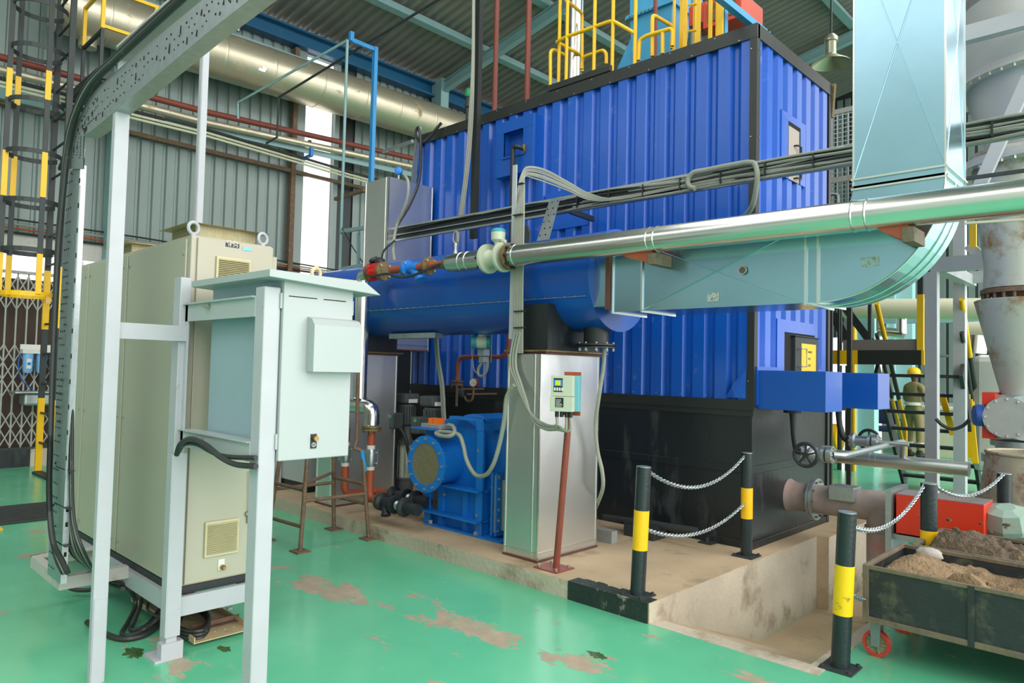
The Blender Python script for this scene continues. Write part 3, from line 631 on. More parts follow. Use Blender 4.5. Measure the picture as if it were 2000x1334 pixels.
vduct('square_duct', 'bright aluminium square duct standing on the plinth behind the brown instrument pole', -3.865, -3.53, 4.0, 4.72, Zs+.004, 1.672)
vduct('square_duct', 'aluminium square duct further left, behind the silver elbow pipe', -6.60, -6.28, 3.99, 4.74, Zs+.004, 1.672)
vduct('square_duct', 'tall aluminium box duct rising above the blue cylinder at the enclosure end', -7.21, -6.746, 4.9, 5.56, 1.75, 3.77)
solo('dark_panel', MB().box(-7.18, -6.75, 4.92, 5.3, Zs, 1.745), 'black', 'black steel cupboard under the tall box duct behind the vertical pumps', 'panelling', bevel=.006)  # dark support panel below the duct, built as a plain box
m = MB().box(-7.16, -6.8, 5.56, 5.62, 2.6, 3.4); solo('duct_collar', m, 'oxideduct', 'brown collar joining the tall aluminium box duct to the blue wall', 'collar')

def crease(mb, a, b, c, d, n):
    a, b, c, d = map(V, (a, b, c, d)); n = V(n)
    for p, q in ((a, c), (b, d)): mb.tube([p+n*.001, (p+q)/2+n*.0085, q+n*.001], .0032, 5)
# galvanised rectangular duct: horizontal run, radiused elbow, riser
dy0, dy1 = 4.1, 4.52
z0, z1 = 1.972, 2.42; xr0, xr1 = -1.343, -.897
t = thing('rectangular_duct', 'galvanised rectangular duct running right from the blue cylinder and turning up', 'duct', (-1.6, 4.3, z0))
def hseg(xa, xb, cross=True):
    m = MB(); h = .006 if cross else 0
    xface(m, (xa, dy0, z0), (xb, dy0, z0), (xb, dy0, z1), (xa, dy0, z1), (0, -1, 0), h); xface(m, (xa, dy0, z1), (xb, dy0, z1), (xb, dy1, z1), (xa, dy1, z1), (0, 0, 1), h)
    xface(m, (xa, dy1, z0), (xb, dy1, z0), (xb, dy0, z0), (xa, dy0, z0), (0, 0, -1), h*.5); xface(m, (xb, dy1, z0), (xa, dy1, z0), (xa, dy1, z1), (xb, dy1, z1), (0, 1, 0), h)
    part('duct_section', m, 'galvduct', t)
hseg(-2.96, -2.71, False); hseg(-2.71, -1.60); hseg(-1.60, -1.53, False)
m = MB()
for x in (-2.955, -2.71, -1.60, -1.53):
    for a in ((x-.006, x+.006, dy0-.012, dy0, z0-.008, z1+.012), (x-.006, x+.006, dy1, dy1+.012, z0, z1), (x-.006, x+.006, dy0-.012, dy1+.012, z1, z1+.012), (x-.006, x+.006, dy0-.012, dy1+.012, z0-.01, z0)): m.box(*a)
part('seam_rib', m, 'silverpipe', t)
ox_, oz_ = -1.53, 2.42+.187; Ro = oz_-z0; Ri = Ro-(z1-z0)
Rx = xr1-ox_; Rix = xr0-ox_
NA = 18; out = []; inn = []
for i in range(NA+1):
    a = PI/2*i/NA; out.append((ox_+Rx*math.sin(a), oz_-Ro*math.cos(a))); inn.append((ox_+Rix*math.sin(a), oz_-Ri*math.cos(a)))
m = MB()
vs = []
for (xo, zo), (xi, zi) in zip(out, inn): vs += [(xo, dy0, zo), (xi, dy0, zi), (xi, dy1, zi), (xo, dy1, zo)]
fs = []; sm = []
for i in range(NA):
    for k in range(4): fs.append((4*i+k, 4*i+(k+1) % 4, 4*i+4+(k+1) % 4, 4*i+4+k)); sm.append(False)
m.add(vs, fs, sm); part('elbow', m, 'galvduct', t)
m = MB(); m.tube([(x, dy0-.003, z) for x, z in out], .005, 6); m.tube([(x+.002, dy0+.2, z-.002) for x, z in out], .005, 6); m.tube([(x+.002, dy0+.32, z-.002) for x, z in out], .004, 6); part('elbow_seam', m, 'silverpipe', t)
def vseg(za, zb, cross=True):
    m = MB(); h = .006 if cross else 0
    xface(m, (xr0, dy0, za), (xr1, dy0, za), (xr1, dy0, zb), (xr0, dy0, zb), (0, -1, 0), h); xface(m, (xr1, dy0, za), (xr1, dy1, za), (xr1, dy1, zb), (xr1, dy0, zb), (1, 0, 0), h*1.6)
    xface(m, (xr1, dy1, za), (xr0, dy1, za), (xr0, dy1, zb), (xr1, dy1, zb), (0, 1, 0), h); xface(m, (xr0, dy1, za), (xr0, dy0, za), (xr0, dy0, zb), (xr0, dy1, zb), (-1, 0, 0), h)
    part('duct_section', m, 'galvduct', t)
za = at(1667, 371, y=dy0).z; zb = at(1667, 352, y=dy0).z
vseg(oz_, za, False); vseg(za, zb, False); vseg(zb, 4.05); vseg(4.05, 5.5)
m = MB()
for z in (za, zb, 4.05): m.box(xr0-.01, xr1+.012, dy0-.012, dy1+.012, z-.005, z+.005)
for x, y in ((xr0, dy0), (xr1, dy0), (xr1, dy1)): m.box(x-.004, x+.004, y-.004, y+.004, oz_, 5.5)
part('seam_rib', m, 'silverpipe', t)
m = MB(); crease(m, (-2.71, dy0, z0), (-1.6, dy0, z0), (-1.6, dy0, z1), (-2.71, dy0, z1), (0, -1, 0)); crease(m, (xr0, dy0, zb), (xr1, dy0, zb), (xr1, dy0, 4.05), (xr0, dy0, 4.05), (0, -1, 0)); crease(m, (xr1, dy0, zb), (xr1, dy1, zb), (xr1, dy1, 4.05), (xr1, dy0, 4.05), (1, 0, 0)); part('stiffening_crease', m, 'galvduct', t)
m = MB(); m.box(-3.0, -2.965, dy0-.03, dy1+.03, z0+.02, z1+.04); part('end_flange', m, 'oxideduct', t, label='dark brown angle flange')
m = MB(); m.box(-3.17, -3.0, dy0+.05, dy1, z0+.05, z1); part('neck', m, 'galvduct', t)
q = at(1451, 528, y=dy0-.012); m = MB(); m.washer((q.x, q.y, q.z), (0, -1, 0), .027, .02, .01); part('grommet', m, 'galv', t)
m = MB(); m.lathe([(.02, 0), (.02, .004)], (q.x, q.y, q.z), (0, -1, 0), 20); part('test_port', m, 'rust', t)
q = at(1392, 580, y=dy0-.01); m = MB(); m.box(q.x-.04, q.x+.04, dy0-.006, dy0-.004, q.z-.027, q.z+.027); part('torn_label', m, pm('torn_label', '#aeb8b4', .6, 0, .1, 40, dirt=('#4a2c1c', .55, 55)), t)
q = at(1699, 511, y=dy0-.003); m = MB(); m.box(q.x-.045, q.x+.045, dy0-.004, dy0-.001, q.z-.025, q.z+.025); part('torn_label', m, pm('torn_label_2', '#9cb4b4', .6, 0, .1, 40, dirt=('#8a6a2c', .55, 45)), t)

# ================================================================ STEAM / FEED PIPE
py_ = 3.92
def pp(px_, py__): return at(px_, py__, y=py_)
sp = thing('clad_pipe', 'long polished aluminium clad pipe crossing in front of the rectangular duct', 'pipe', (-1.5, py_, 2.3))
A = pp(1003, 500); B = pp(2000, 384); D = (B-A).normalized(); E_ = A+D*4.6
m = MB(); m.tube([A, E_], .083, 40); part('jacket', m, 'silverpipe', sp)
for q in (1012, 1273, 1287, 1670, 1697):
    tt = (pp(q, 450).x-A.x)/D.x; part('swage', MB().lathe([(.0835, -.006), (.0875, 0), (.0835, .006)], A+D*tt, D, 40), 'silverpipe', sp)
for px1, px2 in ((1218, 1276), (1713, 1775)):
    a = pp(px1, 492 if px1 < 1500 else 446); b = pp(px2, 500 if px1 < 1500 else 455); zt = (A+D*((a.x-A.x)/D.x)).z-.08
    t2 = thing('pipe_bracket', 'rust red gusset bracket under the %s of the clad pipe' % ('left part' if px1 < 1500 else 'right part'), 'bracket', (b.x, 4.05, zt-.08), 'brackets under the clad pipe')
    m = MB(); m.prism([(a.x, 3.9, zt), (b.x, 3.9, zt), (b.x, 3.9, zt-.075), (b.x-.03, 3.9, zt-.07), (a.x+.03, 3.9, zt-.02)], (0, .2, 0)); part('gusset', m, 'rustpipe', t2)
    m = MB(); m.box(b.x-.025, b.x+.03, 3.895, 4.095, zt-.085, zt-.012); part('end_plate', m, 'mudrim', t2)
# flow meter, sleeve, oxide spools, blue strainer, red valve, elbow
fm = thing('flow_meter', 'ivory flanged magnetic flow meter with a round teal capped head', 'meter', (-3.7, py_, 2.3), )
xs = [pp(q, 500).x for q in (985, 997, 965, 950, 945)]
def on(q): return A+D*((pp(q, 505).x-A.x)/D.x)
m = MB(); m.lathe([(.105, -.012), (.105, .012)], on(996), D, 30); part('counter_flange', m, 'flange', fm)
m = MB(); m.lathe([(.118, -.014), (.118, .014), (.074, .0142), (.066, .03), (.066, .14), (.074, .1545), (.118, .155), (.118, .18)], on(954), D, 30); part('meter_body', m, 'metergrey', fm)
m = MB(); m.bolts(on(953)-D*.014, -D, .095, 8, .012, .03); m.bolts(on(996)+D*.012, D, .085, 8, .012, .03); part('bolts', m, 'castiron', fm, kind='stuff')
c = on(972)+V((0, 0, .07)); m = MB(); m.lathe([(.025, 0), (.03, .05), (.055, .07), (.058, .13)], c, (0, 0, 1), 24); part('meter_head', m, 'metergrey', fm)
m = MB(); m.lathe([(.059, 0), (.057, .02), (.05, .028)], c+V((0, 0, .13)), (0, 0, 1), 24); part('head_cap', m, 'tealmeter', fm); m = MB(); m.tube([c+V((.04, 0, .06)), c+V((.09, -.01, .05))], .014, 10); part('cable_gland', m, 'metergrey', fm)
sl = thing('reducer_sleeve', 'dented aluminium sleeve on the pipe between flow meter and blue strainer', 'sleeve', (-4.0, py_, 2.3))
m = MB(); m.tube([on(879), on(893), on(950)-D*.02], [.07, .078, .078], 30); part('jacket', m, 'silverpipe', sl)
for q in (905, 918): part('swage', MB().lathe([(.079, -.005), (.082, 0), (.079, .005)], on(q), D, 30), 'silverpipe', sl)
part('lagging_stub', MB().tube([on(862), on(880)], [.035, .06], 16), 'flange', sl)
m = MB(); m.tube([on(765), on(880)], .034, 18); solo('spool_pipe', m, 'rustpipe', 'bare red oxide pipe joining the red valve and the blue strainer', 'pipe')
st = thing('strainer', 'bright blue cast strainer between two bolted flanges', 'strainer', tuple(on(810)-V((0, 0, .12))))
m = MB(); m.lathe([(.075, 0), (.075, .022), (.045, .023), (.04, .04), (.045, .09), (.045, .15), (.04, .17)], on(795), D, 24); m.tube([on(805), on(822)+V((0, 0, -.1))], .04, 18); m.lathe([(.055, -.01), (.055, .012)], on(824)+V((0, -.0, -.105)), (.4, 0, -.9), 20); part('body', m, 'valveblue', st)
m = MB(); m.lathe([(.078, -.012), (.078, .012)], on(838), D, 24); part('counter_flange', m, 'flange', st)
m = MB(); m.lathe([(.076, -.016), (.076, 0)], on(795), D, 24); part('counter_flange', m, 'flange', st)
m = MB(); m.bolts(on(795)-D*.016, -D, .06, 4, .011, .02, .5); m.bolts(on(838)+D*.012, D, .06, 4, .011, .02, .5); m.bolts(on(795)+D*.02, D, .06, 4, .011, .015, .5); part('bolts', m, 'bolt', st, kind='stuff')
rv = thing('ball_valve', 'bright red valve with black actuator cap at the left end of the pipe', 'valve', tuple(on(740)-V((0, 0, .1))))
m = MB(); m.lathe([(.085, 0), (.085, .03), (.058, .031), (.055, .05), (.058, .12), (.055, .15), (.085, .155), (.085, .18)], on(727), D, 28); m.box(on(740).x-.05, on(740).x+.05, py_-.05, py_+.05, on(740).z+.03, on(740).z+.075); part('body', m, 'red', rv)
m = MB(); m.lathe([(.088, -.02), (.088, 0)], on(727), D, 28); m.lathe([(.088, 0), (.088, .022)], on(727)+D*.182, D, 28); part('counter_flange', m, 'flange', rv)
m = MB(); m.bolts(on(727)+D*.204, D, .068, 4, .011, .016, .5); m.bolts(on(727)-D*.02, -D, .068, 4, .011, .016, .5); m.bolts(on(727)+D*.03, D, .068, 4, .011, .014, .5); part('bolts', m, 'bolt', rv, kind='stuff')
c = on(738)+V((0, 0, .08)); m = MB(); m.lathe([(.05, 0), (.052, .03), (.03, .05)], c+V((.03, 0, 0)), (0, 0, 1), 20); m.lathe([(.045, 0), (.045, .03)], c+V((-.05, 0, .02)), (-.5, -.3, .8), 20); part('actuator', m, 'castiron', rv)
m = MB(); m.tube(spl([on(729)+V((0, -.07, .03)), on(733)+V((0, -.1, -.03)), on(745)+V((0, -.1, -.055)), on(775)+V((0, -.1, -.05)), on(790)+V((0, -.1, -.08)), on(815)+V((0, -.11, -.1)), on(840)+V((0, -.1, -.07)), on(858)+V((0, -.06, -.02)), on(872)+V((0, -.03, .0))], 6), .011, 8)
solo('signal_cable', m, 'cabledark', 'black cable looping from the red valve across the blue strainer', 'cable')
# elbow and down pipe
dxp = at(706, 650, y=py_).x
dp = thing('clad_downpipe', 'polished aluminium clad downpipe with an offset elbow and brown flange', 'pipe', (dxp, py_, .9))
z_t = on(727).z
zj = at(706, 778, y=py_).z; zl = at(722, 795, y=py_).z; x2 = at(726, 830, y=py_).x; zf = at(727, 832, y=py_).z
m = MB(); m.tube(rnd([on(728)-D*.02, (dxp, py_, z_t-.02), (dxp, py_, zj)], .1, 8), .066, 28); part('jacket', m, 'silverpipe', dp)
m = MB(); m.tube(rnd([(dxp-.12, py_, zj-.075), (x2, py_, zj-.075), (x2, py_, zf)], .09, 4), .07, 24); m.lathe([(.072, -.006), (.075, 0), (.072, .006)], (dxp, py_, zj), (0, 0, 1), 24); part('offset_elbow', m, 'silverpipe', dp)
m = MB(); 
for z in (zf+.004, z_t-.2): m.lathe([(.073, -.006), (.077, 0), (.073, .006)], (x2 if z < 1.5 else dxp, py_, z), (0, 0, 1), 24)
part('swage', m, 'silverpipe', dp)
m = MB(); m.lathe([(.092, 0), (.092, .018)], (x2, py_, zf-.018), (0, 0, 1), 24); m.lathe([(.092, 0), (.092, .018)], (x2, py_, zf-.042), (0, 0, 1), 24); part('flange_pair', m, 'flange', dp)
m = MB(); m.bolts((x2, py_, zf-.042), (0, 0, -1), .074, 4, .011, .02, .5); m.bolts((x2, py_, zf), (0, 0, 1), .074, 4, .011, .01, .5); part('bolts', m, 'flange', dp, kind='stuff')
# red oxide risers: each with sight glass coupling, elbow, black strainer, union
def riser(x, yb, ztop, lab, sx, y2=None):
    t = thing('oxide_riser', lab, 'pipe', (x, yb, Zs), 'red oxide risers')
    zc = .32
    m = MB(); m.tube(rnd([(x, yb, ztop), (x, yb, zc), (x+sx, yb, zc)] if y2 is None else [(x, yb, ztop), (x, yb, zc), (x+.05, y2, zc), (x+sx, y2, zc)], .08, 7), .036, 20); part('pipe', m, 'rustpipe', t)
    zz = .62; m = MB(); m.lathe([(.042, 0), (.05, .03), (.05, .13), (.042, .16)], (x, yb, zz), (0, 0, 1), 20); part('coupling', m, 'galv', t)
    m = MB()
    for k in range(4):
        a = PI/4+k*PI/2; p = V((x+math.cos(a)*.065, yb+math.sin(a)*.065, zz+.0)); m.tube([p, p+V((0, 0, .16))], .005, 6)
        m.bar(p+V((0, 0, .03)), V((x, yb, zz+.03)), .02, .012); m.bar(p+V((0, 0, .13)), V((x, yb, zz+.13)), .02, .012)
    part('tie_rod', m, 'galv', t, kind='stuff')
    m = MB(); m.lathe([(.039, 0), (.039, .035)], (x, yb, zz-.035), (0, 0, 1), 18); m.lathe([(.039, 0), (.039, .035)], (x, yb, zz+.16), (0, 0, 1), 18); part('white_tape', m, 'whitetape', t)
    X0 = x+sx; nm_ = 'nearer' if y2 is None else 'further'; yb = yb if y2 is None else y2; m = MB(); m.lathe([(.08, 0), (.08, .02)], (X0, yb, zc), (1, 0, 0), 24); part('counter_flange', m, 'flange', t)
    s_ = thing('y_strainer', 'black cast strainer at the foot of the %s red oxide riser' % nm_, 'strainer', (X0+.1, yb, Zs), 'strainers below the risers')
    m = MB(); m.lathe([(.08, .02), (.08, .045), (.045, .06), (.055, .14), (.045, .2), (.08, .215), (.08, .24)], (X0, yb, zc), (1, 0, 0), 24); m.tube([(X0+.08, yb, zc), (X0+.14, yb-.03, zc-.09)], .036, 16); m.lathe([(.044, 0), (.044, .018)], (X0+.14, yb-.03, zc-.09), (.4, -.25, -.85), 16); part('body', m, 'castiron', s_)
    m = MB(); m.bolts((X0+.24, yb, zc), (1, 0, 0), .062, 8, .009, .016); m.bolts((X0+.0, yb, zc), (-1, 0, 0), .062, 8, .009, .016); part('bolts', m, 'castiron', s_, kind='stuff')
    m = MB(); m.lathe([(.04, 0), (.044, .01), (.038, .02), (.044, .03), (.038, .04), (.044, .05), (.038, .06), (.044, .07), (.038, .08), (.042, .1)], (X0+.26, yb, zc), (1, 0, 0), 20); part('bellows', m, 'galv', s_)
    m = MB(); m.lathe([(.085, 0), (.085, .02), (.05, .03), (.05, .2)], (X0+.36, yb, zc), (1, 0, 0), 24); part('pump_flange', m, 'castiron', s_)
    return t
riser(x2, py_, zf-.05, 'nearer red oxide riser under the silver offset elbow', .16)
q = at(673, 940, y=3.88); riser(q.x, 3.88, .95, 'further red oxide riser behind the rusty stand', .30, 4.22)
# base channels
m = MB().box(-5.1, -3.5, 4.9, 4.98, Zs, Zs+.1).box(-5.35, -5.1, 4.62, 4.72, Zs, Zs+.08); solo('pump_base', m, 'greypaint', 'grey painted pump base channel behind the blue fan', 'base')
# vertical multistage pumps
def pump(x, y, lab):
    t = thing('vertical_pump', lab, 'pump', (x, y, Zs), 'vertical pumps')
    H_ = 1.05
    m = MB(); m.box(x-.12, x+.12, y-.1, y+.1, Zs, Zs+.05); m.lathe([(.09, .05), (.09, .2), (.1, .2), (.1, .22)], (x, y, Zs), (0, 0, 1), 20); part('pump_foot', m, 'pumpgrey', t)
    m = MB(); m.lathe([(.07, 0), (.07, .36)], (x, y, Zs+.22), (0, 0, 1), 24); part('stage_sleeve', m, 'metergrey', t)
    for k in range(4):
        a = PI/4+k*PI/2; m = MB(); m.tube([(x+.085*math.cos(a), y+.085*math.sin(a), Zs+.2), (x+.085*math.cos(a), y+.085*math.sin(a), Zs+.6)], .008, 8); part('tie_rod', m, 'galv', t)
    m = MB(); m.lathe([(.1, 0), (.1, .03), (.07, .05), (.05, .12), (.05, .2), (.085, .22)], (x, y, Zs+.58), (0, 0, 1), 20); part('motor_stool', m, 'pumpgrey', t)
    m = MB(); m.lathe([(.085, 0), (.085, .22)], (x, y, Zs+.8), (0, 0, 1), 20)
    for k in range(20):
        a = 2*PI*k/20; m.bar((x+.09*math.cos(a), y+.09*math.sin(a), Zs+.8), (x+.09*math.cos(a), y+.09*math.sin(a), Zs+1.0), .006, .02)
    part('motor', m, 'pumpgrey', t)
    m = MB(); m.box(x-.1, x+.1, y-.1, y+.1, Zs+1.03, Zs+1.14); part('motor_hood', m, 'pumpgrey', t, bevel=.02)
    m = MB(); m.box(x+.1, x+.104, y-.06, y+.06, Zs+1.04, Zs+1.08); part('label', m, 'labelw', t)
    m = MB(); m.box(x-.05, x+.07, y-.24, y-.1, Zs+.76, Zs+.93); part('terminal_box', m, 'pumpgrey', t, bevel=.012); m = MB(); m.box(x-.0, x+.04, y-.244, y-.24, Zs+.88, Zs+.91); part('label', m, pm('green_label', '#58b078', .5), t)
    m = MB(); m.tube(spl([(x+.05, y-.14, Zs+.78), (x+.12, y-.12, Zs+.7), (x+.16, y-.1, Zs+.55), (x+.13, y, Zs+.25)], 5), .02, 10); part('conduit', m, 'cabledark', t)
a = at(795, 800, y=4.9); b = at(845, 800, y=4.75)
pump(a.x, 4.9, 'black vertical pump motor left of the blue fan, beside the aluminium duct'); pump(b.x, 4.75, 'black vertical pump motor directly behind the blue fan inlet')

# ================================================================ BLUE CENTRIFUGAL FAN
fx_, fz_ = -4.90, .70
fn = thing('centrifugal_fan', 'blue centrifugal fan with round mesh guarded inlet on a channel base', 'fan', (-4.6, 4.4, Zs))
fy = 4.05
m = MB(); m.lathe([(.19, 0), (.19, .34), (.225, .34), (.225, .36)], (fx_, fy+.01, fz_), (0, 1, 0), 40, caps=False); m.lathe([(.21, .36), (.25, .42), (.26, .46)], (fx_, fy, fz_), (0, 1, 0), 40, caps=False); part('inlet_tube', m, 'fanblue', fn)
m = MB(); m.washer((fx_, fy-.012, fz_), (0, 1, 0), .25, .185, .02, 40); part('inlet_flange', m, 'fanblue', fn)
m = MB(); m.washer((fx_, fy+.33, fz_), (0, 1, 0), .25, .19, .015, 40); part('mid_flange', m, 'fanblue', fn)
m = MB(); m.bolts((fx_, fy-.012, fz_), (0, -1, 0), .222, 12, .012, .014); m.bolts((fx_, fy+.008, fz_), (0, 1, 0), .222, 12, .006, .04); m.bolts((fx_, fy+.33, fz_), (0, -1, 0), .222, 12, .012, .014, .5); part('bolts', m, 'bolt', fn, kind='stuff')
m = MB(); R = .19; n = 15
for k in range(-n, n+1):
    d = k*R/n
    for sgn in (1, -1):
        # diagonal wires of the expanded mesh, clipped to the circle
        ux, uz = .5, .866*sgn; nx, nz = -uz, ux; c0 = V((fx_+nx*d, fy-.006, fz_+nz*d)); hl = math.sqrt(max(0, R*R-d*d))
        if hl > .01: m.bar(c0-V((ux, 0, uz))*hl, c0+V((ux, 0, uz))*hl, .0062, .003, (0, 1, 0))
part('mesh_guard', m, 'mesh', fn, kind='stuff')
m = MB(); m.lathe([(.19, 0), (.02, .004)], (fx_, fy+.1, fz_), (0, 1, 0), 32); part('inlet_cone', m, 'dark', fn)
# scroll casing: spiral in xz, from y=4.48 to 4.8
cx_, cz_ = -4.80, .76; pts = []
for i in range(40):
    a = 2*PI*i/40; r = .33+.10*(i/40.0)
    pts.append((cx_+r*math.cos(a+PI*.6-2*PI), 4.46, cz_+r*math.sin(a+PI*.6)))
m = MB(); m.lathe([(.38, 0), (.40, .01), (.40, .40)], (-4.72, 4.44, .74), (0, 1, 0), 48); m.box(-4.72, -4.27, 4.40, 4.72, .2, .64); part('scroll_casing', m, 'fanblue', fn)
m = MB(); m.lathe([(.37, 0), (.37, .015)], (-4.82, 4.33, .74), (0, 1, 0), 44); part('side_plate', m, 'fanblue', fn)
m = MB()
for x in (-5.1, -4.42): m.bar((x, 4.26, Zs), (x, 4.26, 1.12 if x > -5 else .55), .03, .07, (0, 1, 0)); m.bar((x+.02, 4.23, Zs), (x+.02, 4.23, 1.12 if x > -5 else .55), .08, .012, (0, 1, 0))
m.box(-4.80, -4.36, 4.22, 4.3, 1.10, 1.125); m.box(-4.45, -4.38, 4.22, 4.48, 1.02, 1.12)
for x in (-4.93, -4.6): m.box(x-.03, x+.03, 4.25, 4.3, Zs, .5)
part('frame_upright', m, 'fanblue', fn)
m = MB(); m.box(-5.12, -4.36, 4.17, 4.3, .50, .515); m.box(-5.0, -4.4, 4.28, 4.42, .22, .5); part('cradle', m, 'fanblue', fn)
m = MB(); m.box(-5.12, -4.36, 4.16, 4.32, .245, .26); m.box(-5.1, -4.1, 4.2, 4.85, Zs, .14); m.box(-5.08, -4.38, 4.28, 4.8, .14, .25); part('base_frame', m, 'fanblue', fn)
m = MB()
for x in (-5.02, -4.42): m.lathe([(.022, 0), (.022, .03)], (x, 4.22, .14), (0, 0, 1), 8)
for x, z in ((-4.85, .42), (-4.42, .85), (-4.42, .3)): m.lathe([(.014, 0), (.014, .02)], (x, 4.24, z), (0, -1, 0), 8)
part('bolts', m, 'bolt', fn, kind='stuff')
# outlet flange to the duct
m = MB(); m.box(-4.27, -4.25, 4.24, 4.72, .16, .68); part('outlet_flange', m, 'fanblue', fn); m = MB(); m.box(-4.215, -4.2, 4.24, 4.72, .16, .68); part('outlet_flange', m, 'fanblue', fn)
m = MB()
for k in range(6): m.lathe([(.011, 0), (.011, .014)], (-4.2, 4.26, .2+k*.088), (1, 0, 0), 6); m.lathe([(.011, 0), (.011, .014)], (-4.2, 4.26+k*.088, .655), (1, 0, 0), 6); m.lathe([(.011, 0), (.011, .014)], (-4.27, 4.26, .2+k*.088), (-1, 0, 0), 6)
part('bolts', m, 'bolt', fn, kind='stuff')
m = MB(); m.box(-4.25, -4.215, 4.26, 4.7, .18, .66); m.box(-4.2, -3.87, 4.3, 4.68, .2, .62); solo('flexible_connector', m, 'oxideduct', 'dull grey connector between blue fan outlet and bright square duct', 'duct', bevel=.004).data.materials[0] = M['greypaint']
# terminal plate with instrument on top of inlet tube
m = MB(); m.box(-5.14, -4.8, 4.05, 4.3, 1.0, 1.01); m.box(-5.0, -4.9, 4.12, 4.2, .88, 1.0); part('terminal_shelf', m, 'fanblue', fn)
ib = thing('junction_box', 'small grey junction box with orange glands above the fan inlet', 'box', (-4.9, 4.18, 1.01))
m = MB(); m.box(-5.05, -4.78, 4.1, 4.24, 1.01, 1.05); part('box_body', m, 'greypaint', ib, bevel=.005)
m = MB(); m.box(-4.97, -4.91, 4.12, 4.2, 1.05, 1.1); part('gland_block', m, 'orange', ib); m = MB(); m.box(-4.9, -4.84, 4.12, 4.2, 1.05, 1.1); part('gland_block', m, 'orange', ib)
def q3(px_, py_, y): return at(px_, py_, y=y)
m = MB(); m.tube(spl([q3(876, 830, 4.14), q3(885, 833, 4.12), q3(888, 845, 4.08), q3(878, 852, 4.05), q3(862, 851, 4.05), q3(852, 847, 4.06), q3(856, 843, 4.1), q3(880, 845, 4.1), q3(897, 850, 4.08), q3(905, 870, 4.06), q3(912, 900, 4.05), q3(928, 927, 4.03), q3(948, 928, 4.0), q3(963, 908, 3.97), q3(975, 870, 3.96), q3(985, 820, 3.95), q3(990, 775, 3.94), q3(1005, 752, 3.93)], 6), .018, 10)
solo('flexible_conduit', m, 'conduit', 'grey flexible conduit looping down in front of the blue fan', 'conduit')
# ================================================================ BEIGE CABINETS, FRAME, PALE ENCLOSURE
CX, CY, CZ0, CZ1 = -3.93, 1.56, .344, 2.246
def cab(x0, x1, lab, front=False):
    t = thing('control_cabinet', lab, 'cabinet', ((x0+x1)/2, CY+.25, CZ0), 'row of beige control cabinets')
    m = MB(); m.box(x0+.004, x1-.004, CY, CY+.47, CZ0, CZ1); part('body', m, 'beige', t, bevel=.006)
    m = MB(); m.box(x0+.012, x1-.014 if not front else x1-.045, CY-.012, CY, CZ0+.01, CZ1-.02); part('side_panel', m, 'beige', t, bevel=.004)
    m = MB()
    for x in (x0+.04, x1-.07):
        for z in (CZ0+.08, (CZ0+CZ1)/2-.1, CZ1-.1): m.lathe([(.009, 0), (.009, .006)], (x, CY-.012, z), (0, -1, 0), 8)
    part('lock', m, 'greypaint', t, kind='stuff')
    m = MB(); m.box(x0, x1, CY-.005, CY+.5, CZ0-.04, CZ0); part('plinth_strip', m, 'black', t)
    return t
c1 = cab(-4.885, CX, 'nearest beige control cabinet with ivory louvres on its end face', True)
c2 = cab(-5.685, -4.885, 'second beige control cabinet from the camera, behind the white post'); c3 = cab(-6.36, -5.685, 'furthest beige control cabinet, beside the perforated tray')
m = MB(); m.box(CX-.0, CX+.012, CY+.03, CY+.47, CZ0+.01, CZ1-.01); part('end_panel', m, 'beige', c1, bevel=.004)
m = MB(); m.box(CX-.02, CX, CY+.47, CY+.5, CZ0, CZ1-.06); part('rear_strip', m, 'beige', c1)
def louvre(y0, y1, z0, z1, n):
    t = part('louvre', MB().box(CX+.012, CX+.026, y0, y1, z0, z0+.014).box(CX+.012, CX+.026, y0, y1, z1-.014, z1).box(CX+.012, CX+.026, y0, y0+.014, z0, z1).box(CX+.012, CX+.026, y1-.014, y1, z0, z1), 'louver', c1, bevel=.003)
    v = MB().box(CX+.0125, CX+.014, y0, y1, z0, z1); o = part('opening_shade', v, 'void', c1)
    h = (z1-z0-.028)/n
    for k in range(n):
        m = MB(); z = z0+.016+k*h; m.prism([(CX+.013, y0+.012, z+h*.65), (CX+.032, y0+.012, z), (CX+.036, y0+.012, z+.004), (CX+.017, y0+.012, z+h*.65+.004)], (0, y1-y0-.024, 0)); part('slat', m, 'louver', t)
def cf(px_, py__): q = at(px_, py__, x=CX+.013); return q.y, q.z
a, b = cf(422, 500), cf(489, 508); z0 = cf(422, 549)[1]
louvre(a[0], b[0], z0, a[1], 11)
a, b = cf(400, 1020), cf(466, 1013); z0 = cf(400, 1089)[1]; louvre(a[0], b[0], z0, a[1], 16)
a, b = cf(441, 473), cf(467, 485); m = MB(); m.box(CX+.013, CX+.015, a[0], b[0], b[1], a[1]-.0); part('rating_plate', m, 'labelb', c1, label='small black rating plate')
m = MB()
for i in range(4):
    for j in range(7):
        if random.random() < .75: y_ = a[0]+.004+j*(b[0]-a[0]-.01)/7; m.box(CX+.015, CX+.0155, y_, y_+.009*random.uniform(.5, 1), b[1]+.004+i*.009, b[1]+.008+i*.009)
part('plate_marks', m, 'labelw', c1, kind='stuff')
a, b = cf(474, 482), cf(491, 491); part('sticker', MB().box(CX+.013, CX+.015, a[0], b[0], b[1], a[1]), 'labelcy', c1, label='cyan sticker')
a = cf(431, 1106); m = MB(); m.box(CX+.013, CX+.016, a[0]-.015, a[0]+.02, a[1]-.02, a[1]+.04); part('earth_plate', m, 'labelw', c1); m = MB(); m.lathe([(.014, 0), (.014, .02), (.008, .03)], (CX+.015, a[0]+.008, a[1]-.005), (1, 0, 0), 12); part('earth_bolt', m, 'brass', c1)
a = cf(482, 1010); k = thing('hanging_key', 'small rusty key hanging by a thread on the beige cabinet end', 'key', (CX+.02, a[0], a[1]-.03))
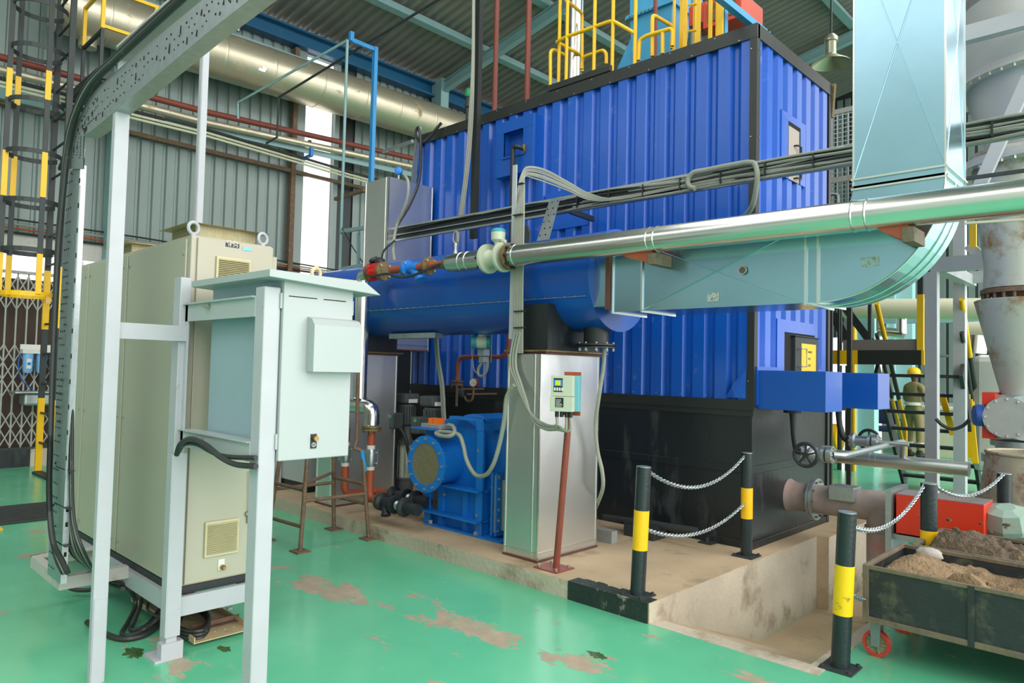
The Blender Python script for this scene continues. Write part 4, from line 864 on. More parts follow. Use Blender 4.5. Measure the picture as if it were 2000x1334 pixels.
m = MB(); m.ring((CX+.02, a[0], a[1]+.02), (1, 0, 0), .012, .003, 12, 6); m.bar((CX+.02, a[0], a[1]+.01), (CX+.02, a[0]+.003, a[1]-.035), .008, .004); part('key_blade', m, 'rust', k)
m = MB(); m.tube([(CX+.02, a[0], a[1]+.03), (CX+.02, a[0]-.004, cf(482, 920)[1])], .0012, 5); part('thread', m, 'rust', k)
# lifting eyes, top vents
def eye(c, R=.03): return MB().ring(V(c)+V((0, 0, R+.012)), (1, .25, 0), R, .0095, 22, 8).lathe([(.018, 0), (.012, .014)], c, (0, 0, 1), 12)
e1 = at(378, 450, x=CX-.04); e2 = at(513, 472, x=CX-.04)
for p in ((CX-.04, e1.y, CZ1), (CX-.04, e2.y, CZ1)): part('lifting_eye', eye(p, .032), 'white', c1)
part('lifting_eye', eye((-6.2, CY+.05, CZ1), .032), 'white', c3)
def topvent(xc, t):
    x0, x1, y0, y1 = xc-.17, xc+.17, CY+.07, CY+.42
    m = MB(); m.box(x0, x1, y0, y1, CZ1, CZ1+.085); part('vent_box', m, 'louver', t)
    m = MB()
    for k in range(46):
        yy = y0+(k+.5)*(y1-y0)/46; m.box(x1, x1+.002, yy-.0012, yy+.0012, CZ1+.005, CZ1+.085)
        xx = x0+(k+.5)*(x1-x0)/46; m.box(xx-.0012, xx+.0012, y0-.002, y0, CZ1+.005, CZ1+.085)
    for k in range(12):
        z = CZ1+.008+k*.0068; m.box(x1, x1+.002, y0, y1, z-.001, z+.001); m.box(x0, x1, y0-.002, y0, z-.001, z+.001)
    part('vent_mesh', m, 'mesh', t, kind='stuff')
    c = V((xc, (y0+y1)/2, CZ1+.125)); e = .06
    m = MB(); P_ = [(x0-e, y0-e, CZ1+.082), (x1+e, y0-e, CZ1+.082), (x1+e, y1+e, CZ1+.082), (x0-e, y1+e, CZ1+.082), (x0+.03, y0+.03, CZ1+.1), (x1-.03, y0+.03, CZ1+.1), (x1-.03, y1-.03, CZ1+.1), (x0+.03, y1-.03, CZ1+.1)]
    m.hexa(P_); part('rain_cap', m, 'beigedirt', t)
topvent(-4.22, c1); topvent(-5.25, c2)
# steel stand under and beside the cabinets
st = thing('cabinet_stand', 'pale grey welded steel stand carrying the beige cabinets above cables', 'stand', (-4.9, 1.75, 0))
m = MB(); m.box(-6.4, CX+.05, CY-.03, CY-.0, .205, .305); m.box(-6.4, CX+.05, CY-.03, CY+.02, .295, .305); part('side_rail', m, 'white', st)
m = MB(); m.box(CX+.02, CX+.05, CY, CY+.44, .205, .305); part('end_rail', m, 'white', st); m = MB(); m.box(-6.4, CX+.02, CY+.47, CY+.5, .205, .305); part('side_rail', m, 'white', st)
lx = at(345, 1282, z=0); LX, LY = CX+.0, CY-.03
m = MB(); m.box(LX-.02, LX+.07, LY-.045, LY+.01, .01, 2.0); part('leg', m, 'white', st, label='tall corner leg rising to the pale enclosure frame', bevel=.003)
m = MB(); m.box(LX+.075, LX+.081, LY-.05, LY+.02, .12, 1.07); m.box(LX+.02, LX+.08, LY-.056, LY-.05, .12, 1.07); part('cable_guard', m, 'white', st)
m = MB(); m.box(LX+.02, LX+.08, LY-.07, LY+.04, .0, .09); m.box(LX-.08, LX+.08, LY-.1, LY+.04, 0, .012); part('foot_plate', m, 'white', st)
for x in (-5.2, -6.35): part('leg', MB().box(x, x+.07, CY-.03, CY+.02, 0, .205), 'white', st)
for x in (-4.0, -5.2, -6.35): part('leg', MB().box(x, x+.06, CY+.45, CY+.5, 0, .205), 'white', st)
# outrigger carrying the vertical tray
bz = .33
P1, P2, P3 = at(230, 1105, z=bz), at(115, 1128, z=bz), at(78, 1083, z=bz)
br = thing('tray_outrigger', 'pale grey angle bracket sticking out from the stand at ankle height', 'bracket', (-4.9, 1.25, .28))
m = MB(); m.box(P2.x, P2.x+.012, P2.y, CY-.03, bz-.07, bz); m.box(P2.x-.045, P2.x+.012, P2.y, CY-.03, bz-.01, bz); part('bracket_arm', m, 'whitedull', br)
m = MB(); m.box(P2.x-.62, P2.x, P2.y, P2.y+.01, bz-.07, bz); m.box(P2.x-.62, P2.x, P2.y, P2.y+.045, bz-.01, bz); part('bracket_arm', m, 'whitedull', br)
m = MB(); m.box(P2.x-.62, P2.x-.55, P2.y, CY-.03, bz-.01, bz); m.box(P2.x-.62, P2.x-.61, P2.y, CY-.03, bz-.07, bz); part('bracket_arm', m, 'whitedull', br)
# white post and arm
w1 = thing('white_post', 'pale grey angle steel post left of the cabinets, from floor to overhead tray', 'post', (-3.817, 1.157, 0), 'pale grey steel posts')
X0, Y0 = -3.817, 1.157
m = MB(); m.box(X0-.006, X0, Y0-.029, Y0+.03, 0, 3.05); m.box(X0-.04, X0, Y0-.034, Y0-.029, 0, 3.05); part('angle', m, 'white', w1)
m = MB(); m.box(X0, X0+.006, Y0-.03, Y0+.024, 0, .40); part('lower_splice', m, 'white', w1)
m = MB(); m.box(X0-.03, X0-.02, Y0+.03, LY, 1.66, 1.74); m.box(X0-.08, X0-.02, Y0+.03, LY, 1.73, 1.74); part('cross_arm', m, 'white', w1)
w3 = at(388, 432, y=2.25); wt = at(403, 60, y=2.25)
m = MB(); m.box(w3.x-.03, w3.x+.02, 2.22, 2.235, 0, 4.6); m.box(w3.x+.015, w3.x+.0255, 2.225, 2.27, 0, 4.6); solo('white_post', m, 'white', 'slim pale grey post standing behind the nearest beige cabinet', 'post', 'pale grey steel posts')
# foreground frame of the pale enclosure
fr = thing('enclosure_frame', 'pale grey steel frame with a heavy front post holding the pale enclosure', 'frame', (-3.4, 1.55, 0))
FX = -3.0
m = MB(); m.box(FX-.088, FX, 1.52, 1.60, 0, 1.90); part('front_post', m, 'white', fr, bevel=.006)
m = MB(); m.box(LX+.06, FX-.08, 1.515, 1.523, 1.765, 1.855); m.box(LX+.06, FX-.08, 1.50, 1.56, 1.852, 1.86); part('top_rail', m, 'pale', fr)
zb0 = at(358, 838, y=1.52).z
m = MB(); m.box(LX+.06, FX-.08, 1.515, 1.523, zb0-.09, zb0); m.box(LX+.06, FX-.08, 1.50, 1.58, zb0-.006, zb0); part('bottom_rail', m, 'pale', fr)
m = MB(); m.box(LX+.05, LX+.1, 1.515, 1.525, zb0-.1, 1.86); part('rear_stile', m, 'white', fr)
q = at(408, 599, y=1.513); m = MB(); m.lathe([(.016, 0), (.016, .012), (.008, .013), (.008, .025)], q, (0, -1, 0), 6); q = at(397, 862, y=1.513); m.lathe([(.014, 0), (.014, .012)], q, (0, -1, 0), 6); part('bolts', m, 'bolt', fr, kind='stuff')
# pale enclosure
DX = -3.0+.01; EY0 = 1.605; EY1 = at(692, 572, x=DX+.01).y-.004; EZ0, EZ1 = 1.112, 1.945; EX0 = at(412, 620, y=1.6).x
pe = thing('wall_enclosure', 'pale green electrical enclosure with overhanging rain roof and vent hood', 'enclosure', ((DX+EX0)/2, 1.8, EZ0))
m = MB(); m.box(EX0, DX-.02, EY0, EY1-.01, EZ0+.01, EZ1); part('body', m, 'paleshaded', pe, bevel=.004)
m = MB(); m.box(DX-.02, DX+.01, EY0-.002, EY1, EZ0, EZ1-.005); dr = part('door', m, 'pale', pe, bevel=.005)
y0 = at(598, 700, x=DX+.01).y; y1 = at(691, 700, x=DX+.01).y; zt = at(605, 622, x=DX+.03).z; zb = at(600, 726, x=DX+.03).z
m = MB(); m.prism([(DX+.01, y0, zb), (DX+.075, y0, zb), (DX+.075, y0, zt-.03), (DX+.05, y0, zt), (DX+.01, y0, zt+.01)], (0, y1-y0, 0)); part('vent_hood', m, 'pale', dr, bevel=.002)
m = MB(); zz = at(575, 580, x=DX+.011).z; m.box(DX+.0105, DX+.0115, at(562, 580, x=DX).y, at(617, 585, x=DX).y, zz, zz+.004); m.box(DX+.0105, DX+.0115, at(630, 585, x=DX).y, at(673, 588, x=DX).y, zz, zz+.004); part('seam_slot', m, 'void', dr)
q = at(612, 861, x=DX+.011); m = MB(); m.box(DX+.01, DX+.014, q.y-.015, q.y+.016, q.z-.035, q.z+.032); part('earth_plate', m, 'labelb', dr); m = MB(); m.lathe([(.012, 0), (.012, .02)], (DX+.014, q.y+.004, q.z+.012), (1, 0, 0), 10); part('earth_bolt', m, 'brass', dr)
m = MB(); m.ring((DX+.015, q.y, q.z-.018), (1, 0, 0), .009, .0015, 16, 5); m.box(DX+.0145, DX+.0155, q.y-.001, q.y+.001, q.z-.024, q.z-.01); part('earth_symbol', m, 'labelw', dr)
for zz in (1.84, 1.2):
    m = MB(); m.tube([(DX-.005, EY0-.006, zz-.035), (DX-.005, EY0-.006, zz+.035)], .007, 10); part('hinge', m, 'pale', pe)
m = MB(); m.tube([(DX-.005, EY1+.006, 1.8), (DX-.005, EY1+.006, 1.87)], .006, 10); part('hinge', m, 'pale', pe)
# rain roof: folded sheet overhanging all round, sloping down to the front right
r0x, r1x, r0y, r1y = EX0-.02, DX+.07, 1.50, EY1+.12
zr = EZ1+.015
m = MB(); cxm = DX-.35
m.hexa([(r0x, r0y, zr-.02), (r1x, r0y, zr-.025), (r1x, r1y, zr-.055), (r0x, r1y, zr-.05), (r0x, r0y, zr+.012), (r1x, r0y, zr+.008), (r1x, r1y-.09, zr+.0), (r0x, r1y-.09, zr+.0)])
part('rain_roof', m, 'pale', pe, bevel=.002)
m = MB(); m.box(r0x+.02, r1x-.06, r0y+.02, r1y-.1, zr+.006, zr+.013); part('roof_dust', m, 'beigedirt', pe)
q = at(617, 545, x=DX-.15); part('lifting_eye', eye((q.x, q.y, zr+.004), .028), 'louver', pe)
# cables from the cabinet stand to the enclosure
def tubep(pts, r, n=8, k=6): return MB().tube(spl(pts, k), r, n)
t = thing('cable_pair', 'two black cables arching from the cabinet leg to the pale enclosure', 'cable', (-3.5, 1.45, .95))
part('cable', tubep([at(345, 888, y=1.47), at(352, 868, y=1.46), at(372, 857, y=1.45), at(400, 868, y=1.45), at(430, 892, y=1.46), at(460, 907, y=1.48), at(500, 911, y=1.5)], .0135), 'cabledark', t)
part('cable', tubep([at(348, 884, y=1.49), at(360, 868, y=1.48), at(385, 868, y=1.47), at(420, 886, y=1.47), at(455, 893, y=1.49), at(500, 894, y=1.51)], .011), 'cabledark', t)

# ================================================================ OVERHEAD AND VERTICAL CABLE TRAY
ct = thing('cable_tray', 'large perforated galvanised cable tray climbing and curving overhead to the right', 'cable tray', (-4.4, 1.12, .33))
# vertical run: a perforated web facing the camera (normal -y), flange towards +x
ty = 1.13
xb = at(130, 1125, y=ty).x
tx0, tx1 = at(113, 700, y=ty).x, at(139, 700, y=ty).x
zt_ = at(135, 300, y=ty).z
m = MB(); m.box(tx0, tx1, ty, ty+.004, .345, 2.62); m.box(tx1-.004, tx1, ty-.0, ty+.03, .345, 2.62); m.box(tx0, tx0+.004, ty, ty+.06, .345, 2.62)
part('tray_web', m, 'galv', ct)
m = MB()
for i in range(60):
    z = .36+i*.0385
    for x in (tx0+.03, tx0+.07, tx0+.11):
        if (i+int(x*100)) % 2: m.box(x-.005, x+.005, ty-.0015, ty, z-.004, z+.004)
        elif random.random() < .22: m.tube([(x, ty-.004, z), (x+.035, ty-.012, z-.004)], .004, 5)
for i in range(12):
    z = 1.02+i*.137; m.box(tx1+.012, tx1+.024, ty-.006, ty-.004, z-.012, z+.012)
for z in (.42, .5, .66, .74): m.box(tx1, tx1+.0015, ty+.01, ty+.022, z-.012, z+.012)
part('perforations', m, 'void', ct, kind='stuff')
# strip flange on the right
fxa = at(150, 600, y=ty).x
m = MB(); m.box(tx1+.004, tx1+.03, ty-.004, ty, .93, 2.5); part('edge_strip', m, 'white', ct)
# curve and overhead run: side web in plane y=1.12, between an upper and a lower edge
def tr(px_, py__, y=1.12): q = at(px_, py__, y=y); return q
up = [tr(135, 330), tr(140, 285), tr(150, 245), tr(168, 205), tr(190, 175), tr(240, 130), tr(300, 80), tr(380, 15), tr(470, -60), tr(640, -200)]
lo = [tr(163, 330), tr(163, 290), tr(165, 262), tr(180, 250), tr(210, 225), tr(262, 180), tr(330, 122), tr(400, 62), tr(478, 0), tr(660, -145)]
up = spl(up, 4); lo = spl(lo, 4)
m = MB(); n = len(up)
vs = []
for a, b in zip(up, lo): vs += [a, b]
m.add(vs, [(2*i, 2*i+1, 2*i+3, 2*i+2) for i in range(n-1)]); m.add([v+V((0, .004, 0)) for v in vs], [(2*i+2, 2*i+3, 2*i+1, 2*i) for i in range(n-1)])
vs = []
for b in lo[8:]: vs += [b, b+V((0, .07, -.004)), b+V((0, .07, -.012)), b+V((0, 0, -.012))]
k = len(lo[8:]); m.add(vs, [(4*i+j, 4*i+(j+1) % 4, 4*i+4+(j+1) % 4, 4*i+4+j) for i in range(k-1) for j in range(4)])
vs = []
for b in up: vs += [b, b+V((0, .07, .0)), b+V((0, .07, .006)), b+V((0, 0, .006))]
m.add(vs, [(4*i+j, 4*i+(j+1) % 4, 4*i+4+(j+1) % 4, 4*i+4+j) for i in range(n-1) for j in range(4)])
part('curved_side', m, 'galv', ct)
m = MB()
for i in range(2, n-1):
    for f in (.25, .5, .75):
        for g in (0, .5):
            a = up[i].lerp(up[i+1], g); b = lo[i].lerp(lo[i+1], g); c = a.lerp(b, f+random.uniform(-.03, .03))
            if random.random() < .16: m.tube([c+V((0, -.001, 0)), c+V((random.uniform(-.005, .005), -.003, -random.uniform(.012, .04)))], .002, 5)
            elif random.random() < .7: m.box(c.x-.003, c.x+.003, c.y-.0015, c.y, c.z-.003, c.z+.003)
part('perforations', m, 'void', ct, kind='stuff')
# angle beam above the tray, resting on the white post
a = tr(243, 108, 1.15); b = tr(440, -60, 1.15)
m = MB(); m.bar(a, a+(b-a)*1.8, .05, .05, (0, 1, 0)); m.bar(a+V((0, -.02, .03)), a+(b-a)*1.8+V((0, -.02, .03)), .012, .035, (0, 1, 0)); part('top_angle', m, 'whitedull', ct, label='frosted galvanised angle lying on the tray')
# cables following the tray
cb = thing('tray_cables', 'thick black and grey cables running along the outer side of the curved tray', 'cable', (-4.5, 1.08, .4))
for dx, col in ((0, 'cabledark'), (4, 'cable'), (8, 'cabledark')):
    yy = 1.10
    pts = [(124+dx, 1118), (113+dx, 1095), (104, 1060), (98, 1010), (96, 950), (99, 850), (104, 700), (112+dx*.2, 500), (121+dx*.3, 380), (131+dx*.5, 275), (147+dx*.8, 215-dx*.2), (173+dx, 163), (224+dx, 112), (284+dx, 56), (358+dx, -12), (470+dx, -118)]
    part('cable', MB().tube(spl([at(a, b, y=yy) for a, b in pts], 5), .015 if dx != 4 else .012, 8), col, cb)
# small grey bundle going down the back edge of the vertical tray and across to the stand
gb = thing('cable_bundle', 'grey and black cables fanning from the tray foot under the cabinets', 'cable', (-4.6, 1.3, .2))
for i in range(9):
    o = i*3.2-12
    pts = [(137+o*.35, 775, 1.15), (136+o*.4, 900, 1.15), (137+o*.4, 980, 1.16), (140+o*.6, 1030, 1.17), (150+o, 1075, 1.2), (172+o*.8, 1105+o*.5, 1.28), (200+o*.5, 1128+o*.6, 1.42), (250, 1142+o*.6, 1.7)]
    part('cable', MB().tube(spl([at(a, b, y=c) for a, b, c in pts], 5), .0075 if i % 3 else .011, 8), 'cable' if i % 2 else 'cabledark', gb)
m = MB()
for z in (.55, .75, .95): m.box(tx0+.06, tx1+.05, ty+.0, ty+.03, z, z+.006)
part('cable_tie', m, 'castiron', gb)
# coiled cables on the floor under the stand
def floorcable(pts, r, lab, name='floor_cable'):
    q = [at(a, b, z=c) for a, b, c in pts]; return solo(name, MB().tube(spl(q, 6), r, 8), 'cabledark', lab, 'cable', 'cables lying under the cabinet stand')
floorcable([(120, 1132, .12), (140, 1150, .05), (175, 1152, .05), (205, 1140, .1), (240, 1150, .2)], .014, 'black cable sagging just below the outrigger bracket')
floorcable([(170, 1215, .03), (205, 1238, .016), (245, 1248, .016), (290, 1236, .016), (320, 1205, .03), (345, 1180, .1)], .016, 'thick black cable looping lowest on the green floor beside the corner leg')
floorcable([(225, 1135, .22), (252, 1150, .18), (265, 1180, .08), (250, 1215, .02), (238, 1238, .016), (262, 1240, .016), (300, 1215, .05), (320, 1195, .1)], .013, 'cable folded in a tight bend in front of the stand rail')
floorcable([(210, 1128, .24), (250, 1145, .2), (276, 1170, .12), (262, 1215, .03), (255, 1230, .02), (285, 1222, .03), (312, 1190, .08), (315, 1180, .12)], .011, 'thinner cable doubled behind the folded one')
floorcable([(290, 1178, .13), (288, 1190, .12), (298, 1200, .1), (315, 1203, .1), (322, 1190, .14), (305, 1175, .16), (292, 1177, .15)], .009, 'short grey loop tied under the stand rail')
m = MB(); 
q = [at(a, b, z=.06) for a, b in ((352, 1230), (370, 1236), (395, 1234), (408, 1215), (402, 1195), (385, 1186), (360, 1190), (350, 1205))]
for k in range(3): m.tube(spl([p+V((0, 0, -.03+.02*k)) for p in q], 5), .011, 8)
solo('cable_coil', m, 'cabledark', 'coil of three black cable turns right of the corner leg', 'cable', 'cables lying under the cabinet stand')
c = at(440, 1205, z=.0); m = MB(); m.box(-4.9, -3.93, 1.66, 1.98, .02, .026); m.box(-4.9, -3.93, 1.66, 1.666, .02, .055); m.box(-4.9, -3.93, 1.974, 1.98, .02, .055)
for i in range(15):
    for j in range(5): m.box(-4.80+i*.055, -4.79+i*.055, 1.70+j*.055, 1.71+j*.055, .026, .0275)
ft = solo('floor_tray', m, 'concrete', 'dusty perforated tray lying under the beige cabinet', 'cable tray'); ft.data.materials[0] = M['beigedirt']
m = MB().box(-4.12, -4.07, 1.72, 2.0, .027, .035).box(-4.12, -4.115, 1.72, 2.0, .027, .06); solo('loose_channel', m, 'rust', 'rusty loose channel lying across the dusty floor tray', 'channel')
for i, (a, b) in enumerate(((433, 1187), (448, 1190))): p = at(a, b, z=.05); solo('loose_nut', MB().washer((p.x, p.y, p.z), (0, 0, 1), .018, .008, .014, 12), 'white', ('left' if i == 0 else 'right')+' white plastic clip lying on the floor tray', 'clip', 'clips on the floor tray')
# moss stains as wet flat patches on the floor belong to the floor; drain grate at the far left
dg = thing('drain_grate', 'dark slotted drain grate set in the green floor near the ladder', 'grate', (-8.5, 1.7, 0))
gx0, gx1, gy0, gy1 = at(10, 1022, z=0).x-.9, at(60, 1020, z=0).x+.06, 1.0, 2.2
gx0, gx1 = -8.95, -7.98
m = MB(); m.box(gx0, gx1, gy0, gy1, .0, .004); part('grate_pit', m, 'void', dg)
part('grate_frame', MB().box(gx0, gx0+.04, gy0, gy1, 0, .012), 'dark', dg); part('grate_frame', MB().box(gx1-.04, gx1, gy0, gy1, 0, .012), 'dark', dg)
for k in range(9): part('slat', MB().box(gx0+.08+k*.1, gx0+.13+k*.1, gy0, gy1, .002, .012), 'dark', dg)
m = MB(); m.box(gx1-.6, gx1+.02, 1.0, 1.5, .001, .014); 
solo('yellow_cover_plate', MB().box(-8.3, -7.75, 1.0, 1.52, .001, .014), 'yellow', 'yellow painted plate at the edge of the drain grate', 'plate')
# ================================================================ GATE, LADDER, WALL PIPEWORK (left background)
gt = thing('folding_gate', 'grey folding lattice gate closed across the opening in the wall', 'gate', (-12.1, 2.2, .25))
GX = -12.12; g0, g1, gz0, gz1 = 1.25, 3.5, .27, 2.78
ups = [g0+.128*i for i in range(18)]
um = None
for y in ups:
    if um is None: um = part('upright', MB().box(GX-.008, GX+.008, y-.01, y+.01, gz0, gz1), 'gate', gt); um0 = y
    else: c = um.copy(); COL.objects.link(c); c.location = um.location+V((0, y-um0, 0))
def lat(z0, z1):
    global gt
    proto = None
    for s in (1, -1):
        pr_ = None
        for y in ups[:-1]:
            ya, yb = (y, y+.128) if s > 0 else (y+.128, y)
            if pr_ is None: pr_ = part('lattice_bar', MB().bar((GX+.012*s, ya, z0), (GX+.012*s, yb, z1), .016, .005, (1, 0, 0)), 'gate', gt); y_0 = y
            else: c = pr_.copy(); COL.objects.link(c); c.location = pr_.location+V((0, y-y_0, 0))
for z in (.3, .55, 1.0, 1.25, 1.5, 2.25, 2.48): lat(z, z+.25)
part('gate_track', MB().box(GX-.03, GX+.03, g0, g1, 2.76, 2.80), 'gate', gt); part('gate_track', MB().box(GX-.03, GX+.03, g0, g1, .25, .28), 'dark', gt)
m = MB(); m.box(XW-.3, XW-.26, 1.2, 3.6, 0, 2.72); struct('door_1', m, 'brownshut')
m = MB(); m.box(XW-.05, XW+.12, -3, 2.65, 0, .25); struct('baseboard_left', m, 'black')
m = MB(); m.box(XW-.05, XW+.12, 2.65, 3.6, 0, .25); struct('trim_6', m, 'concreteside')
m = MB(); m.box(XW, XW+.06, 1.0, 3.7, 3.06, 3.32); struct('trim_7', m, 'whitedull')
for i, (z, c, r) in enumerate(((3.36, 'cabledark', .02), (3.42, 'rustpipe', .014), (3.48, 'cable', .016), (3.55, 'cabledark', .014))):
    solo('wall_cable', MB().tube([(XW+.1, 0, z), (XW+.1, 2, z-.02), (XW+.1, 4, z-.03), (XW+.1, 8, z-.05-.03*i)], r, 6), c, ('lowest black', 'red', 'grey', 'topmost black')[i]+' cable of the set clipped along the wall above the gate', 'cable', 'cables above the gate')
# water filter on the gate
wf_ = thing('water_filter', 'triple blue water filter with white bracket hung on the gate', 'filter', (-12.0, 2.45, 1.2))
q = at(42, 690, x=-11.98); q1 = at(108, 690, x=-11.98); fz0 = at(42, 728, x=-11.98).z; fz1 = at(42, 690, x=-11.98).z
m = MB(); m.box(-12.08, -11.9, q.y, q1.y+.1, fz1, fz1+.06); m.box(-12.09, -12.06, q.y, q1.y+.1, fz1+.06, fz1+.13); part('bracket', m, 'labelw', wf_)
for k in range(3):
    yy = q.y+.08+k*.165; m = MB(); m.lathe([(.05, 0), (.062, .03), (.068, fz1-fz0)], (-11.97, yy, fz0), (0, 0, 1), 18); part('filter_bowl', m, 'filterblue', wf_)
    m = MB(); m.box(-11.905, -11.9, yy-.03, yy+.03, fz0+.06, fz0+.2); part('bowl_label', m, 'labelw', wf_); m = MB(); m.box(-11.9, -11.896, yy-.02, yy+.02, fz0+.11, fz0+.15); part('label_mark', m, 'valveblue', wf_)
part('yellow_tag', MB().box(-11.9, -11.895, q.y+.2, q.y+.28, fz1+.03, fz1+.06), 'signy', wf_)
solo('blue_hose', MB().tube(spl([at(42, 690, x=-11.95), at(36, 710, x=-11.95), at(42, 740, x=-11.9), at(62, 760, x=-11.9)], 6), .01, 8), 'hoseblue', 'thin blue hose hanging from the water filter to the sink', 'hose')
sk = thing('wall_sink', 'stainless steel sink under the blue water filter', 'sink', (-11.9, 2.5, .9))
q = at(30, 765, x=-11.7); q1 = at(118, 768, x=-11.7); m = MB(); m.box(-12.1, -11.7, q.y, q1.y, q.z-.03, q.z); part('rim', m, 'galv', sk, bevel=.01)
m = MB(); m.box(-12.08, -11.75, q.y+.12, q1.y-.02, q.z-.2, q.z-.03); part('bowl', m, 'galv', sk, bevel=.03)
# caged ladder
ld = thing('caged_ladder', 'tall black and yellow caged ladder against the grey wall', 'ladder', (-11.0, 2.55, 0))
la, lb = at(75, 925, z=.0), at(98, 937, z=.0); LY_ = (la.y+lb.y)/2; LXa, LXb = la.x, lb.x
def zz(py__, x, px0): return at(px0, py__, x=x).z
for x in (LXa, LXb):
    part('rail', MB().box(x-.02, x+.02, LY_-.035, LY_+.035, .03, 7.8), 'dark', ld)
    for z0_, z1_ in ((.04, 1.02), (1.95, 2.75)): part('yellow_band', MB().box(x-.022, x+.022, LY_-.038, LY_+.038, z0_, z1_), 'yellow', ld)
part('base_plate', MB().box(LXa-.03, LXb+.03, LY_-.06, LY_+.06, 0, .03), 'dark', ld)
k = 0; z = .42
while z < 7.8: part('rung', MB().cyl((LXa, LY_, z), (LXb, LY_, z), .016, 10), 'dark', ld); z += .40
def P_arc(z, R=.31, n=20): return [(((LXa+LXb)/2)+(R)*math.sin(a)*.95, LY_-.29-R*math.cos(a), z) for a in [-PI*.88+2*PI*.88*i/n for i in range(n+1)]]
hz = [3.02, 3.95, 4.75, 5.55, 6.4, 7.2]
hz = [at(35, p, x=-11.0).z for p in (575, 490, 395, 300, 200, 95, 8)]
for i, z in enumerate(hz): part('hoop', MB().strap(P_arc(z), .06, .008), 'yellow' if i == 0 else 'dark', ld)
for j, a in enumerate((0, -1.0, 1.75)):
    x = (LXa+LXb)/2+.31*math.sin(a)*.95; y = LY_-.29-.31*math.cos(a)
    part('cage_strap', MB().box(x-.012, x+.012, y-.03, y+.03, hz[0], 8.0), 'dark', ld)
    for z0_, z1_ in ((hz[0], hz[1]-.05), (hz[2]+.05, hz[3]), (hz[4]+.02, hz[5]-.3)): part('yellow_band', MB().box(x-.014, x+.014, y-.032, y+.032, z0_, z1_), 'yellow', ld)
m = MB(); q = at(94, 575, x=LXb+.03); m.box(q.x, q.x+.02, q.y-.03, q.y+.03, q.z-.12, q.z-.04); m.ring((q.x+.01, q.y, q.z-.03), (1, 0, 0), .025, .006, 14, 6); solo('padlock', m, 'brass', 'small brass padlock hanging on the ladder below its yellow hoop', 'padlock')
# access platform with yellow guardrail, behind the tray
pl = thing('ladder_platform', 'dark steel landing with yellow guard rails beside the ladder top', 'platform', (-10.2, 3.0, 5.6))
zp = at(245, 150, x=-10.2).z; 
m = MB(); m.box(-11.8, -10.15, 2.75, 2.80, zp-.12, zp); m.box(-10.2, -10.15, 2.75, 3.5, zp-.12, zp); m.box(-11.8, -11.75, 2.75, 3.5, zp-.12, zp)
for k in range(9): m.box(-11.75+k*.17, -11.70+k*.17, 2.8, 3.5, zp-.06, zp-.02)
part('deck', m, 'dark', pl)
m = MB(); m.bar((-10.2, 2.8, zp-.1), (-11.9, 2.8, zp-1.0), .05, .05); part('brace', m, 'dark', pl)
for x, y in ((-10.2, 2.8), (-11.0, 2.8), (-10.2, 3.45)):
    part('guard_post', MB().box(x-.02, x+.02, y-.02, y+.02, zp, zp+.55), 'dark', pl); part('guard_post', MB().box(x-.022, x+.022, y-.022, y+.022, zp+.55, zp+1.1), 'yellow', pl)
m = MB(); m.box(-10.22, -10.18, 2.8, 3.45, zp+.56, zp+.6); part('mid_rail', m, 'yellow', pl); m = MB(); m.box(-11.0, -10.2, 2.78, 2.82, zp+1.06, zp+1.1); m.box(-10.22, -10.18, 2.8, 3.45, zp+1.06, zp+1.1); part('top_rail', m, 'yellow', pl)
m = MB(); m.box(-11.0, -10.2, 2.78, 2.82, zp+.5, zp+.54); part('mid_rail', m, 'dark', pl)
# crossbeam passing under the tray
q = at(330, 170, x=-10.0); m = MB(); q0, q1 = at(235, 250, x=-8.5), at(330, 148, x=-8.5)
m = MB().bar(at(262, 196, y=2.9), at(335, 142, y=2.9), .12, .08); 
# pipes on the wall
solo('wall_pipe', MB().tube([(-11.7, -2, 5.62), (-11.7, 2.8, 5.655), (-11.7, 4.83, 5.68), (-11.7, 9.07, 5.907), (-11.7, 12, 6.0)], .05, 14), 'brownpipe', 'long red brown pipe running along the grey wall across the window slot', 'pipe')
solo('wall_pipe', MB().tube([(-11.75, -2, 5.45), (-11.75, 4.8, 5.52), (-11.75, 9.0, 5.74), (-11.75, 12, 5.85)], .06, 14), 'agedduct', 'dusty grey insulated pipe directly below the red brown one', 'pipe')
solo('wall_channel', MB().bar((-11.85, 4.2, 5.44), (-11.85, 12, 5.72), .03, .1), 'teal', 'dull teal channel behind the two wall pipes', 'channel')
for i, dz in enumerate((0, -.055, -.11)):
    solo('thin_wall_pipe', MB().tube([(-11.6, -1, 5.3+dz), (-11.6, 4.8, 5.36+dz), (-11.6, 7.2, 5.27+dz), (-11.6, 10.4, 5.18+dz)], .02 if i else .024, 8), ('cabledark', 'cream', 'cream')[i], ('black thin pipe uppermost of three under the dusty pipe', 'upper of the two thin cream pipes crossing the window slot', 'lower of the two thin cream pipes crossing the window slot')[i], 'pipe', 'thin pipes along the wall')
m = MB(); q = at(606, 300, x=-11.6); 
bk = thing('blue_bracket', 'small bright blue bracket under the thin pipes at the window slot', 'bracket', (-11.8, 6.9, 4.9))
a, b = at(577, 318, x=-12.1), at(608, 303, x=-11.55); part('bracket_arm', MB().bar(a, b, .05, .05), 'valveblue', bk); part('bracket_stub', MB().box(b.x-.03, b.x+.03, b.y-.03, b.y+.03, b.z-.02, b.z+.14), 'valveblue', bk)
a, b = at(590, 287, x=-12.1), at(606, 276, x=-11.7); solo('dark_bracket', MB().bar(a, b, .05, .05), 'dark', 'small dark bracket under the dusty pipe at the window slot', 'bracket')
